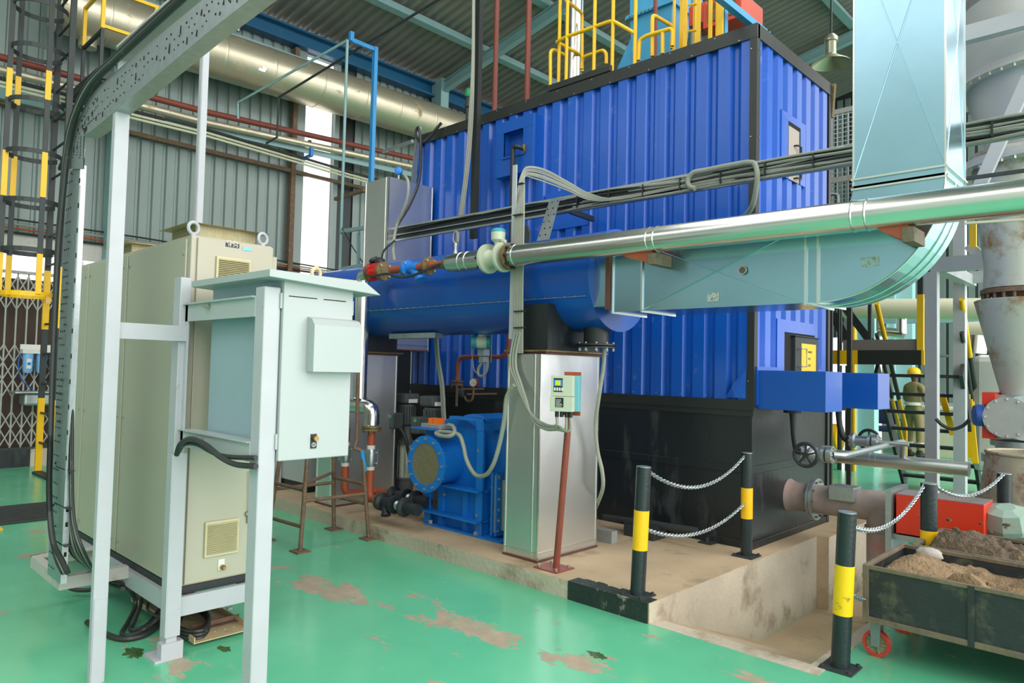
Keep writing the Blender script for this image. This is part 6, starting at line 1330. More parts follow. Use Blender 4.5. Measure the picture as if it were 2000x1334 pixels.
# rusty pipe stand
sc_ = thing('pipe_stand', 'rusty welded pipe stand with square feet in front of the plinth', 'stand', (-5.6, 3.4, 0))
F1, F2, F3 = at(586, 1078, z=0), at(652, 1034, z=0), at(720, 1053, z=0); F4 = F1+(F2-F3)
T1, T3 = at(612, 870, x=F1.x+.0), at(704, 808, x=F3.x); zt = .95
tp = lambda F, k: V((F.x+(sum(p.x for p in (F1, F2, F3, F4))/4-F.x)*k, F.y+(sum(p.y for p in (F1, F2, F3, F4))/4-F.y)*k, 0))
legs = {}
for nm, F in (('a', F1), ('b', F2), ('c', F3), ('d', F4)):
    top = tp(F, .42)+V((0, 0, 1.45)); 
    if nm == 'c': top = V((F.x, at(706, 690, x=F.x).y, 1.28))
    legs[nm] = (F, top)
def lp_(n, z): F, t = legs[n]; return F.lerp(t, z/t.z)
for nm in 'abd': F, top = legs[nm]; part('leg', MB().tube([F+V((0, 0, .01)), top], .018, 10), 'rust', sc_)
F = F3; part('leg', MB().tube(rnd([F+V((0, 0, .01)), at(708, 882, x=F.x+.0), at(700, 877, x=F.x-.03), at(692, 877, x=F.x-.05), at(697, 860, x=F.x-.05), at(700, 700, x=F.x)], .03, 4), .017, 10), 'rust', sc_)
for F in (F1, F2, F3, F4): part('foot_plate', MB().box(F.x-.07, F.x+.07, F.y-.06, F.y+.06, 0, .012), 'rust', sc_)
legs['c'] = (F3, V((F3.x-.0, at(704, 800, x=F3.x).y, .95)))
for p, q, z in (('a', 'c', .41), ('a', 'b', .55), ('b', 'c', .5), ('b', 'c', .2+.12), ('a', 'd', .5), ('a', 'd', .2), ('d', 'b', .45)):
    part('cross_bar', MB().tube([lp_(p, z), lp_(q, z)], .016, 8), 'rust', sc_)
part('blue_patch', MB().tube([at(707, 880, x=F3.x), at(713, 920, x=F3.x)], .019, 10), 'brightblue', sc_)
# pale cabinets behind
pc_ = thing('pale_cabinet', 'pale green floor cabinet standing behind the rusty pipe stand', 'cabinet', (-7.6, 4.5, Zs))
a = at(545, 945, z=Zs); b = at(648, 975, z=Zs)
part('body', MB().box(-7.75, -7.15, 4.2, 4.9, Zs+.1, 1.15), 'pale', pc_, bevel=.006); part('plinth_strip', MB().box(-7.74, -7.16, 4.21, 4.9, Zs, Zs+.1), 'black', pc_); part('body', MB().box(-8.8, -7.77, 4.2, 4.9, Zs+.1, 1.15), 'pale', pc_, bevel=.006); part('front_leg', MB().box(-7.78, -7.70, 4.12, 4.19, Zs, 1.1), 'white', pc_)

# ================================================================ BOLLARDS AND CHAINS
def bollard(x, y, z, h, lean, lab, z0, z1, worn=False, r=.048):
    t = thing('bollard', lab, 'bollard', (x, y, z), 'black and yellow bollards')
    top = V((x+lean[0], y+lean[1], z+h)); bot = V((x, y, z+.008)); mm = 'yellowworn' if worn else 'yellow'
    part('post', MB().tube([bot, top], r, 28), 'bollard', t)
    part('yellow_band', MB().tube([bot.lerp(top, z0), bot.lerp(top, z1)], r+.0012, 28), mm, t)
    part('base_plate', MB().box(x-.085, x+.085, y-.085, y+.085, z, z+.01), 'dark', t)
    m = MB()
    for dx in (-.068, .068):
        for dy in (-.068, .068): m.lathe([(.011, 0), (.011, .012)], (x+dx, y+dy, z+.01), (0, 0, 1), 8)
    part('bolts', m, 'dark', t, kind='stuff'); part('cap_rim', MB().lathe([(r*.98, 0), (r*.98, .004), (r*.8, .005)], top, top-bot, 28), 'galv', t)
    return top, bot
t1 = bollard(-2.586, 3.915, Zs, .82, (.02, .02), 'black bollard with clean yellow band near the plinth front corner', .35, .66)
t2 = bollard(-2.56, 5.40, Zs, .81, (.0, .0), 'black and yellow bollard in front of the black corner of the enclosure', .36, .66, r=.044)
t3 = bollard(-1.374, 4.02, 0, .826, (.028, .015), 'nearest bollard on the green floor with a worn flaking yellow band', .34, .66, True)
t4 = bollard(-1.27, 5.35, 0, .86, (-.0, .0), 'black and yellow bollard rising behind the ash trolley, before the red guard', .33, .64, r=.05)
t5 = bollard(-1.02, 6.4, 0, .86, (0, 0), 'far bollard half hidden beside the rusty drum, chain ending on it', .3, .6, r=.048)
def chain(a, b, sag, lab, r=.0125):
    a = V(a); b = V(b); L_ = (b-a).length; pts = []
    N_ = 200
    for i in range(N_+1):
        t = i/N_; p = a.lerp(b, t); p.z -= sag*4*t*(1-t); pts.append(p)
    s = [0]
    for i in range(N_): s.append(s[-1]+(pts[i+1]-pts[i]).length)
    m = MB(); step = .0235; k = 0; d = 0
    while d < s[-1]:
        i = min(N_-1, max(j for j in range(len(s)) if s[j] <= d)); p = pts[i]; T = (pts[min(i+1, N_)]-pts[i]).normalized(); n1, n2 = frame(T)
        w = n1 if k % 2 else n2
        link = [p+T*(math.cos(2*PI*q/10)*.019)+w*(math.sin(2*PI*q/10)*.0105) for q in range(10)]
        m.tube(link, .0045, 5, closed=True); d += step; k += 1
    o = solo('chain', m, 'galv', lab, 'chain', 'barrier chains'); return o
def side(T, B, f, dx, dy): p = T.lerp(B, 1-f); return p+V((dx, dy, 0))
chain(side(*t1, .95, .03, .04), side(*t2, .975, -.0, -.045), .16, 'upper chain between the two bollards on the plinth')
chain(side(*t1, .5, .03, .04), side(*t2, .51, -.0, -.045), .12, 'lower chain between the two bollards on the plinth')
chain(side(*t3, .9, .045, .02), side(*t4, .985, -.02, -.05), .10, 'chain from the nearest floor bollard to the one before the red guard')
chain(side(*t4, .97, .04, .03), side(*t5, 1.0, 0, -.05), .10, 'chain from the bollard before the red guard to the rusty drum side')
chain(side(*t3, .47, .04, .03), V((-1.345, 4.6, .36)), .06, 'lower chain hanging behind the worn bollard beside the trolley')

# ================================================================ ASH TROLLEYS
def heap(x0, x1, y0, y1, z, amp, seed, mat, par, name):
    rs = random.Random(seed); nx, ny = 130, 60; B = [(rs.uniform(x0, x1), rs.uniform(y0, y1), rs.uniform(.08, .28), rs.uniform(.15, 1)*amp) for _ in range(16)]
    from mathutils import noise
    vs = []
    for i in range(nx+1):
        for j in range(ny+1):
            x = x0+(x1-x0)*i/nx; y = y0+(y1-y0)*j/ny; h = 0
            for bx_, by_, br_, bh in B: h = max(h, bh*math.exp(-((x-bx_)**2+(y-by_)**2)/(br_*br_)))
            h += noise.fractal(V((x*6, y*6, seed)), 1, 2, 5)*.04+abs(noise.noise(V((x*22, y*22, seed))))*(.05 if mat == 'ashdark' else .022)
            e = min(1, min(i, nx-i)/4, min(j, ny-j)/4); vs.append((x, y, z+h*e))
    m = MB(); m.add(vs, [(i*(ny+1)+j, (i+1)*(ny+1)+j, (i+1)*(ny+1)+j+1, i*(ny+1)+j+1) for i in range(nx) for j in range(ny)], True)
    return m
def trolley(x0, x1, y0, y1, zb, zt, lab, heapmat, hz, amp, seed, hl):
    t = thing('ash_trolley', lab, 'trolley', (x0+.5, (y0+y1)/2, 0), 'ash trolleys')
    m = MB(); m.box(x0+.01, x1, y0+.01, y0+.016, zb+.02, zt-.01); m.box(x0+.01, x0+.016, y0+.01, y1-.01, zb+.02, zt-.01); m.box(x0+.01, x1, y1-.016, y1-.01, zb+.02, zt-.01); m.box(x0+.01, x1, y0+.01, y1-.01, zb+.02, zb+.03); part('steel_tub', m, 'mudbox', t)
    m = MB(); r = .022
    for (a, b, c, d) in ((x0, x1, y0, y0+r), (x0, x1, y1-r, y1), (x0, x0+r, y0, y1)): m.box(a, b, c, d, zt-r, zt); m.box(a, b, c, d, zb, zb+r*1.4)
    part('rim', m, 'mudrim', t, bevel=.003)
    x = x0
    while x < x1: part('frame_stile', MB().box(x, x+.03, y0-.002, y0+.012, zb, zt-.005), 'mudrim' if x == x0 else 'mudbox', t); x += .50
    for (wx, wy) in ((x0+.045, y0+.10), (x0+.045, y1-.12), (x0+1.7, y0+.12)):
        m = MB(); m.washer((wx-.0, wy-.02, .072), (0, 1, 0), .072, .056, .035, 28); part('tyre', m, 'rubberred', t); m = MB(); m.lathe([(.057, .01), (.057, .03)], (wx, wy-.02, .072), (0, 1, 0), 24); m.lathe([(.018, -.01), (.018, .05)], (wx, wy-.02, .072), (0, 1, 0), 12)
        for k in range(5): a = 2*PI*k/5; m.bar((wx, wy-.015, .072), (wx+math.cos(a)*.055, wy-.015, .072+math.sin(a)*.055), .01, .008)
        part('wheel_hub', m, 'wheelhub', t); m = MB(); m.prism([(wx-.022, wy-.034, .06), (wx+.022, wy-.034, .06), (wx+.028, wy-.034, zb), (wx-.028, wy-.034, zb)], (0, .007, 0)); m.box(wx-.028, wx+.028, wy+.02, wy+.027, .06, zb); m.box(wx-.035, wx+.035, wy-.04, wy+.035, zb-.006, zb); part('caster_fork', m, 'galv', t)
    h = heap(x0+.02, x1, y0+.02, y1-.02, hz, amp, seed, heapmat, None, '')
    solo('ash_heap', h, heapmat, hl, 'ash', kind='stuff')
    return t
ZT = .515; 
trolley(-1.335, 1.4, 4.25, 4.98, .205, ZT, 'nearest dark steel trolley on red wheels loaded with light brown ash', 'ash', .43, .13, 4, 'light brown ash heaped in the nearest trolley')
trolley(-1.30, 1.4, 5.08, 5.80, .205, .50, 'second trolley behind, filled with darker lumpy ash', 'ashdark', .43, .19, 11, 'dark lumpy ash heaped in the second trolley')
q = at(1815, 1082, z=.50); solo('pale_rock', MB().blob(q, .075, .05, .04, 10, .12), 'stone', 'smooth pale stone half buried in the light brown ash', 'rock')
q = at(1985, 1078, y=5.3); 
rs = random.Random(5); n_ = 0
for k in range(26):
    x, y = rs.uniform(-1.2, -.3), (rs.uniform(4.4, 4.85) if k < 10 else rs.uniform(5.2, 5.7)); s_ = rs.uniform(.008, .022); near = y < 4.95
    solo('clinker_lump', MB().blob((x, y, (.50 if near else .62)-rs.uniform(0, .04)), s_*1.4, s_, s_*.8, 6, .3), 'ash' if near else 'ashdark', 'small clinker lump lying on the '+('light brown ash' if near else 'dark ash'), 'lump', 'clinker lumps on the '+('light' if near else 'dark')+' ash')

# moss and grime in chips of the floor paint
def moss(px_, py__, r, lab):
    q = at(px_, py__, z=0); rs = random.Random(px_); n = 26
    solo('moss_patch', MB().prism([(q.x+r*1.7*(1+rs.uniform(-.45, .3))*math.cos(2*PI*i/n), q.y+r*(1+rs.uniform(-.45, .3))*math.sin(2*PI*i/n), .0005) for i in range(n)], (0, 0, .0015)), 'wetmoss', lab, 'moss')
moss(1165, 1280, .035, 'wet dark green moss in a floor chip, centre foreground'); moss(262, 1276, .05, 'greenish stain on the floor by the left corner leg'); moss(437, 1268, .03, 'small mossy stain right of the corner leg foot')
# ================================================================ RIGHT BACKGROUND
# red guard with motor
rg = thing('red_guard', 'long red sheet steel guard box behind the chained bollard', 'guard', (-1.35, 5.95, .2))
a = at(1750, 965, y=5.9); b = at(1922, 975, y=5.9); zt = at(1750, 965, y=5.9).z; zb = at(1750, 1046, y=5.9).z
m = MB(); m.box(a.x, b.x, 5.9, 6.2, zb+.02, zt); part('guard_casing', m, 'redbox', rg, bevel=.004)
m = MB(); m.box(a.x, b.x, 5.9, 6.2, zt, zt+.004); part('top_dust', m, 'greyplate', rg)
m = MB(); m.box(a.x-.06, a.x-.02, 5.85, 6.3, .05, zt+.03); m.box(a.x-.06, a.x+.3, 5.9, 6.2, zb-.03, zb+.01); m.box(a.x-.1, b.x-.1, 5.95, 6.15, 0, .1); part('side_frame', m, 'galv', rg)
mo = thing('motor', 'grey green electric motor cowl behind the dark ash heap', 'motor', tuple(at(1965, 1050, y=6.1)))
q = at(1966, 1020, y=6.1); part('cowl', MB().lathe([(.14, -.06), (.15, -.02), (.13, .09), (.06, .115)], q, (0, -.3, 1), 8, smooth=False), pm('motor_green', '#8ba396', .5, 0, .1, 8, dirt=('#9a8a70', .3, 9)), mo); part('body', MB().cyl(q+V((-.1, .1, -.12)), q+V((.3, .1, -.12)), .14, 20), 'galv', mo)
# rusty drum cone
dr_ = thing('rusty_drum', 'open conical drum, peeling pale paint over rust, at the right edge', 'drum', tuple(at(2000, 980, y=7.0)))
q0 = at(1995, 885, y=7.0); cxd = at(2022, 885, y=7.0).x; rr = (cxd-at(1927, 885, y=7.0).x); zt = q0.z; zb = at(1995, 985, y=7.0).z-.12
m = MB(); m.lathe([(rr*1.28, zb-.15), (rr*1.24, zb-zb+zb), (rr, zt), (rr*.96, zt), (rr*1.18, zb), (rr*.9, zb)], (cxd, 7.0, 0), (0, 0, 1), 48, caps=False); part('shell', m, 'rustdrum', dr_)
m = MB(); m.ring((cxd, 7.0, zt), (0, 0, 1), rr, .014, 40, 8); m.ring((cxd, 7.0, zt-(zt-zb)*.72), (0, 0, 1), rr*1.19, .014, 40, 8); m.ring((cxd, 7.0, zt-(zt-zb)*.82), (0, 0, 1), rr*1.21, .014, 40, 8); part('hoop', m, 'rustdrum', dr_)
# hopper, rotary valve, blue base
HY = 8.0; hcx = at(1993, 600, y=HY).x
hp = thing('cone_hopper', 'large grey conical hopper with rust streaks over a rotary valve', 'hopper', (hcx, HY, 1.0))
R0 = hcx-at(1903, 600, y=HY).x; zt = at(1990, 588, y=HY).z; zb = at(1990, 782, y=HY).z; R1 = hcx-at(1957, 780, y=HY).x
m = MB(); m.lathe([(R1, zb), (R0, zt), (R0-.02, zt+.01), (R0*.5, zt+.01)], (hcx, HY, 0), (0, 0, 1), 48); part('cone', m, 'hopper', hp)
m = MB(); ztt = at(1990, 570, y=HY).z; m.lathe([(R0*.86, ztt-.02), (R0*.86, ztt+.02), (R0*.7, ztt+.03)], (hcx, HY, 0), (0, 0, 1), 40); m.bolts((hcx, HY, ztt-.02), (0, 0, -1), R0*.8, 22, .014, .05); m.lathe([(R0*.6, zt), (R0*.6, ztt)], (hcx, HY, 0), (0, 0, 1), 40); part('rusty_joint', m, 'rust', hp)
m = MB(); m.lathe([(R0*.80, ztt+.03), (R0*.78, ztt+.25), (R0*1.08, ztt+1.25), (R0*1.08, ztt+1.3)], (hcx, HY, 0), (0, 0, 1), 48); part('upper_cone', m, 'hopper', hp)
m = MB(); m.lathe([(R0*1.5, ztt+1.3), (R0*1.5, ztt+1.36), (R0*2.2, ztt+2.2), (R0*2.2, 5.2)], (hcx+.25, HY+.3, 0), (0, 0, 1), 64); part('silo_shell', m, 'hopperhi', hp)
for z in (at(1950, 283, y=HY-.8).z, at(1950, 98, y=HY-.8).z):
    m = MB(); m.lathe([(R0*2.32, -.03), (R0*2.32, .0), (R0*2.2, .005), (R0*2.2, .06)], (hcx+.25, HY+.3, z), (0, 0, 1), 64); part('ring_flange', m, 'hopperhi', hp)
    m = MB(); m.bolts((hcx+.25, HY+.3, z-.03), (0, 0, -1), R0*2.27, 48, .016, .03); part('bolts', m, 'bolt', hp, kind='stuff')
m = MB(); m.lathe([(R0*2.2, 5.1), (R0*2.2, 9.4)], (hcx+.25, HY+.3, 0), (0, 0, 1), 64); m.box(hcx+.1, hcx+.104, HY+.3-R0*2.21, HY+.3-R0*2.19, 5.3, 9.3); part('silo_shell', m, 'hopperhi', hp)
rvv = thing('rotary_valve', 'grey rotary valve with round end cover and blue geared motor', 'valve', (hcx, HY, 1.0))
zc = at(1975, 815, y=HY-.2).z; rc = .16
m = MB(); m.lathe([(.24, zb-.02), (.24, zb+.02)], (hcx, HY, 0), (0, 0, 1), 32); m.lathe([(.2, -.28), (.2, .28)], (hcx, HY, zc), (.25, -1, 0), 32); m.box(hcx-.17, hcx+.17, HY-.2, HY+.2, zc-.2, zc+.2); m.lathe([(.24, zc-.27), (.24, zc-.22)], (hcx, HY, 0), (0, 0, 1), 32); part('valve_body', m, 'galv', rvv)
m = MB(); c_ = V((hcx-.06, HY-.31, zc)); m.lathe([(.185, 0), (.185, .02)], c_, (.25, -1, 0), 32); part('end_cover', m, 'greypaint', rvv); m = MB(); m.bolts(c_+V((.005, -.02, 0)), (.25, -1, 0), .165, 12, .01, .012); part('bolts', m, 'bolt', rvv, kind='stuff')
m = MB(); a = at(1935, 810, y=HY-.2); m.box(a.x-.05, a.x+.05, HY-.3, HY+.05, zc-.2, zc+.22); part('chain_guard', m, 'redbox', rvv); m = MB(); m.box(a.x+.06, a.x+.12, HY-.3, HY-.1, zc-.14, zc-.1); m.box(a.x+.06, a.x+.12, HY-.3, HY-.1, zc+.1, zc+.14); part('guard_stay', m, 'galv', rvv)
m = MB(); b = at(1912, 811, y=HY-.25); m.lathe([(.09, -.0), (.1, .02), (.1, .2)], (b.x-.03, HY-.3, b.z), (.9, .4, 0), 24); m.box(b.x+.05, b.x+.13, HY-.3, HY-.12, b.z-.1, b.z+.1); part('motor', m, pm('motor_blue', '#24509c', .45, 0, .1, 10), rvv)
m = MB(); m.lathe([(.33, 0), (.33, .07)], (hcx+.02, HY, .80), (0, 0, 1), 40); m.lathe([(.2, .07), (.2, .2)], (hcx, HY, .80), (0, 0, 1), 32); part('receiver_flange', m, 'galv', rvv); part('receiver_drum', MB().lathe([(.29, 0), (.29, .8)], (hcx+.02, HY, 0), (0, 0, 1), 40), 'bluebox', rvv)
solo('motor_cable', MB().tube(spl([at(1893, 820, y=HY-.3), at(1880, 832, y=HY-.3), at(1860, 838, y=HY-.3), at(1840, 830, y=HY-.3), at(1828, 818, y=HY-.3)], 6), .016, 8), 'cabledark', 'dark cable sagging from the blue geared motor to the grey post', 'cable')
# white support structure
ws = thing('hopper_frame', 'pale grey steel frame of posts and beams around the hopper', 'frame', (-1.8, 9.4, 0))
def ver(px_, py__, y, w, z1, mat='white', z0=0):
    q = at(px_, py__, y=y); part('post', MB().box(q.x-w/2, q.x+w/2, y, y+w, z0, z1), mat, ws); return q.x
za = at(1830, 530, y=8.6).z
xA_ = ver(1818, 760, 8.6, .115, za+.0); ver(1873, 700, 10.0, .125, at(1873, 430, y=10.0).z)
b1 = at(1820, 540, y=8.6); b2 = at(2010, 530, y=8.6)
part('beam', MB().box(xA_, .8, 8.6, 8.72, za-.0, za+.15), 'white', ws); part('beam', MB().box(xA_, xA_+.12, 8.7, 10.2, za, za+.12), 'white', ws); part('beam', MB().box(at(1880, 570, y=10).x, .8, 10.0, 10.1, za+.02, za+.16), 'white', ws)
z_ = at(1940, 50, y=7.2); part('beam', MB().box(at(1860, 60, y=7.2).x, 1.0, 7.2, 7.3, z_.z-.07, z_.z+.07), 'white', ws)
part('diagonal', MB().bar(at(2010, 150, y=7.25), at(1910, 372, y=7.25), .1, .06, (0, 1, 0)), 'white', ws)
part('beam', MB().bar(at(1880, 350, y=7.1), at(2010, 332, y=7.1), .03, .03), 'dark', ws)
part('beam', MB().bar(at(1893, 480, y=9.2), at(1925, 510, y=9.2), .12, .1), 'white', ws); part('beam', MB().bar(at(1885, 512, y=9.6), at(1925, 500, y=9.6), .1, .1), 'cream', ws)
part('yellow_stub', MB().box(at(1900, 460, y=9).x-.03, at(1900, 460, y=9).x+.03, 9, 9.05, at(1900, 482, y=9).z, at(1900, 436, y=9).z), 'yellow', ws)
# second tray strip right of the elbow
t2_ = thing('cable_strip', 'thin tray of cables crossing behind the clad pipe at the right edge', 'cable tray', (-.5, 6.5, 2.6))
for i, (pa_, pb_) in enumerate((((1885, 415), (2010, 408)), ((1885, 420), (2010, 413)), ((1885, 436), (2010, 428)))): part('cable', MB().bar(at(*pa_, y=6.8), at(*pb_, y=6.8), .03, .02), ('dark', 'cabledark', 'cream')[i], t2_)
# mesh panels behind the enclosure
mp = thing('mesh_screen', 'dark welded mesh screen with pale frame behind the enclosure', 'screen', (-3.6, 9.5, 3))
MY = 9.0
xl, xr = at(1612, 300, y=MY).x, at(1700, 300, y=MY).x; zt1 = at(1640, 212, y=MY).z; zb1 = at(1640, 400, y=MY).z-.2; zm = at(1640, 350, y=MY).z
for a_, b_ in ((zt1-.06, zt1), (zb1, zb1+.05), (zm-.03, zm+.03)): part('frame_bar', MB().box(xl, xr, MY, MY+.05, a_, b_), 'whitedull', mp)
for x in (xl+.02, at(1652, 300, y=MY).x): part('leg', MB().box(x, x+.05, MY+.06, MY+.1, 0, zt1), 'dark', mp)
m = MB(); x = xl
while x < xr: m.box(x, x+.014, MY+.01, MY+.02, zb1, zt1); x += .065
z = zb1
while z < zt1: m.box(xl, xr, MY+.02, MY+.028, z, z+.008); z += .055
part('mesh_wires', m, 'galv', mp, kind='stuff')
solo('mesh_pipe', MB().tube(rnd([at(1622, 380, y=8.985), at(1637, 379, y=8.985), at(1637, 405, y=8.985)], .04), .02, 8), 'galv', 'thin bent pipe in front of the mesh screen', 'pipe')
solo('rusty_strut', MB().bar(at(1626, 165, y=7.34), at(1621, 230, y=7.34), .05, .06), 'flange', 'tan strut poking up behind the far top corner of the enclosure', 'strut')
# platform with hazard edge and stair going down behind
PY = 9.6
sp_ = thing('access_platform', 'platform edge with black and yellow hazard fascia and steep open stair', 'platform', (-2.8, PY, 0))
def pz(py__): return at(1720, py__, y=PY).z
xl = at(1600, 690, y=PY).x; xr = at(1805, 690, y=PY).x; xm = at(1675, 690, y=PY).x; xg = at(1645, 690, y=PY).x
zf0, zf1, zf2 = pz(712), pz(684), pz(663)
part('fascia', MB().box(xm, xr-.03, PY, PY+.08, zf0, zf1), 'blackframe', sp_); part('yellow_block', MB().box(xl, xm, PY, PY+.08, zf0, zf1), 'yellow', sp_); part('yellow_block', MB().box(xr-.03, xr, PY-.005, PY+.08, zf0, zf1), 'yellow', sp_)
part('grey_kickboard', MB().box(xg, xr-.02, PY+.02, PY+.06, zf1, zf2), 'greyplate', sp_); part('deck', MB().box(xl-1, xr, PY+.08, PY+1.2, zf1-.05, zf1-.02), 'dark', sp_)
for px_ in (1640, 1660, 1698): q = at(px_, 640, y=PY+.05); part('guard_post', MB().box(q.x-.02, q.x+.02, PY+.05, PY+.09, zf1, zf1+1.0), 'dark', sp_)
part('guard_post', MB().box(at(1640, 640, y=PY).x-.012, at(1640, 640, y=PY).x+.012, PY-.05, PY-.02, 1.2, zf1+1.0), 'dark', sp_)
part('brace', MB().bar(at(1626, 612, y=PY+.5), at(1668, 690, y=PY+.5), .12, .04, (0, 1, 0)), 'dark', sp_); part('brace', MB().bar(at(1650, 600, y=PY+.6), at(1710, 680, y=PY+.6), .1, .03, (0, 1, 0)), 'dark', sp_)
q = at(1797, 600, y=PY); part('yellow_handrail', MB().box(q.x-.035, q.x+.035, PY+.0, PY+.05, zf1, at(1797, 575, y=PY).z), 'yellow', sp_); part('guard_post', MB().box(q.x-.03, q.x+.03, PY, PY+.05, at(1797, 575, y=PY).z, 3.0), 'dark', sp_)
# stair: treads between two stringers, dropping away from the platform edge
botL = at(1768, 945, z=0); topL = at(1712, 720, y=PY+.3)
for j, (tp_, bt) in enumerate(((topL, botL), (topL+V((.95, 0, 0)), botL+V((.95, 0, 0))))):
    part('stringer', MB().bar(tp_, V((bt.x, bt.y, .0)), .04, .2, (0, 0, 1)), 'dark', sp_)
    u0 = tp_+V((0, 0, .85)); u1 = bt+V((0, 0, .85)); h_ = u1-u0
    part('handrail', MB().tube([u0, u0+h_*.4], .03, 10), 'yellow', sp_); part('handrail', MB().tube([u0+h_*.4, u0+h_*.75], .03, 10), 'dark', sp_); part('handrail', MB().tube([u0+h_*.75, u1, u1-V((0, 0, .5))], .03, 10), 'yellow', sp_)
    u0 = tp_+V((0, 0, .45)); u1 = bt+V((0, 0, .45)); h_ = u1-u0; part('mid_rail', MB().tube([u0, u0+h_*.5], .025, 8), 'dark', sp_); part('mid_rail', MB().tube([u0+h_*.5, u1], .025, 8), 'yellow', sp_)
nt_ = 7
for i in range(nt_):
    f = (i+.35)/nt_; p = topL.lerp(botL, f); part('tread', MB().box(p.x, p.x+.95, p.y-.09, p.y+.09, p.z-.02, p.z+.02), 'dark', sp_)
# background columns, windows, pipes
def column(px_, y, w, lab, z1=9, mat='tealpale'): q = at(px_, 700, y=y); solo('hall_column', MB().box(q.x-w/2, q.x+w/2, y, y+.25, 0, z1).box(q.x-w/2-.0, q.x-w/2+.03, y-.1, y, 0, z1), mat, lab, 'column')
column(1690, 13.5, .30, 'pale teal hall column seen under the rectangular duct'); column(1764, 17.0, .35, 'pale teal hall column further back, beyond the stair rails'); column(1745, 19.2, .3, 'slim hall column against the far wall', 4.0)
solo('cream_pipe', MB().tube([at(1650, 603, y=13.2), at(2020, 603, y=13.2)], .17, 24), 'cream', 'thick cream insulated pipe running behind the posts under the duct elbow', 'pipe')
solo('teal_beam', MB().bar(at(1690, 626, y=14.5), at(2020, 622, y=14.5), .2, .12), 'teal', 'teal beam right below the cream pipe', 'beam')
tl = thing('tube_light', 'lit fluorescent tube seen beneath the cream pipe', 'lamp', tuple(at(1728, 618, y=16))); part('tube', MB().tube([at(1706, 614, y=16.3), at(1752, 625, y=15.3)], .03, 8), 'tube', tl); part('hanger', MB().tube([at(1720, 612, y=16.0), at(1720, 612, y=16.0)+V((0, 0, 5.5))], .012, 6), 'dark', tl); part('batten', MB().bar(at(1706, 612, y=16.3)+V((0, 0, .04)), at(1752, 623, y=15.3)+V((0, 0, .04)), .08, .03), 'labelw', tl)
cpz = thing('clad_branch', 'aluminium clad branch pipes behind the platform', 'pipe', tuple(at(1740, 650, y=15)))
part('branch', MB().tube([at(1716, 648, y=13.3), at(1765, 652, y=13.3)], .085, 16), 'silverpipe', cpz); part('branch', MB().tube([at(1761, 600, y=13.3), at(1761, 652, y=13.3)], .085, 16), 'silverpipe', cpz); part('branch', MB().tube([at(1717, 600, y=13.3), at(1717, 646, y=13.3)], .045, 12), 'whitedull', cpz)
tk = thing('grey_tank', 'pale grey rounded tank standing behind the hopper frame', 'tank', tuple(at(1910, 850, y=11)))
a = at(1897, 850, y=11); m = MB(); m.box(a.x, a.x+1.2, 11, 11.7, .35, at(1900, 693, y=11).z); part('body', m, 'hopperhi', tk, bevel=.09); m = MB(); m.tube([at(1880, 647, y=12), at(2010, 640, y=12)], .13, 18); part('pipe', m, 'cream', tk)
part('riser', MB().tube([at(1905, 690, y=11.3), at(1908, 655, y=11.3)], .13, 18), 'silverpipe', tk)
bl = thing('background_ladder', 'yellow ladder leaning behind the pale grey posts', 'ladder', tuple(at(1895, 900, z=0)))
for a, b in (((1888, 770), (1893, 895)), ((1893, 780), (1905, 905)), ((1840, 770), (1862, 850))): part('stile', MB().bar(at(*a, y=10.6), at(*b, y=10.6), .07, .04, (0, 1, 0)), 'yellow', bl)
dk = thing('cream_desk', 'cream office cabinet behind the open stair', 'cabinet', tuple(at(1800, 890, z=0)))
q = at(1795, 880, z=0); part('carcass', MB().box(q.x, q.x+1.3, 16.2, 16.8, 0, .95), 'cream', dk, bevel=.01); part('worktop', MB().box(q.x-.05, q.x+1.35, 16.15, 16.85, .95, 1.0), 'labelw', dk)
lk = thing('grey_locker', 'tall grey locker behind the platform', 'cabinet', tuple(at(1745, 800, y=17.5)))
q = at(1722, 800, y=17.9); part('carcass', MB().box(q.x, q.x+.5, 17.9, 18.4, 0, 2.3), 'whitedull', lk, bevel=.01); part('door', MB().box(q.x+.02, q.x+.24, 17.88, 17.9, .1, 2.2), 'whitedull', lk); part('door', MB().box(q.x+.26, q.x+.48, 17.88, 17.9, .1, 2.2), 'whitedull', lk)
# dark pipes by the bright doorway
for i, px_ in enumerate((1640, 1655, 1668)): q = at(px_, 800, y=12.5); solo('drop_pipe', MB().tube([(q.x, 12.5, .0), (q.x, 12.5, 1.75 if i != 2 else 2.4)], .035, 10), 'dark' if i != 2 else 'yellow', ('left dark', 'middle dark', 'right yellow')[i]+' pipe standing before the bright doorway', 'pipe', 'pipes before the doorway')
yt_ = thing('yellow_tank', 'small yellow barrel half hidden by the enclosure corner', 'barrel', tuple(at(1630, 850, z=0))); q = at(1628, 838, y=13.5); part('body', MB().cyl((q.x-.3, 13.5, .45), (q.x+.12, 13.5, .45), .25, 24), 'yellow', yt_); part('cradle', MB().box(q.x-.3, q.x+.1, 13.4, 13.6, 0, .25), 'dark', yt_)
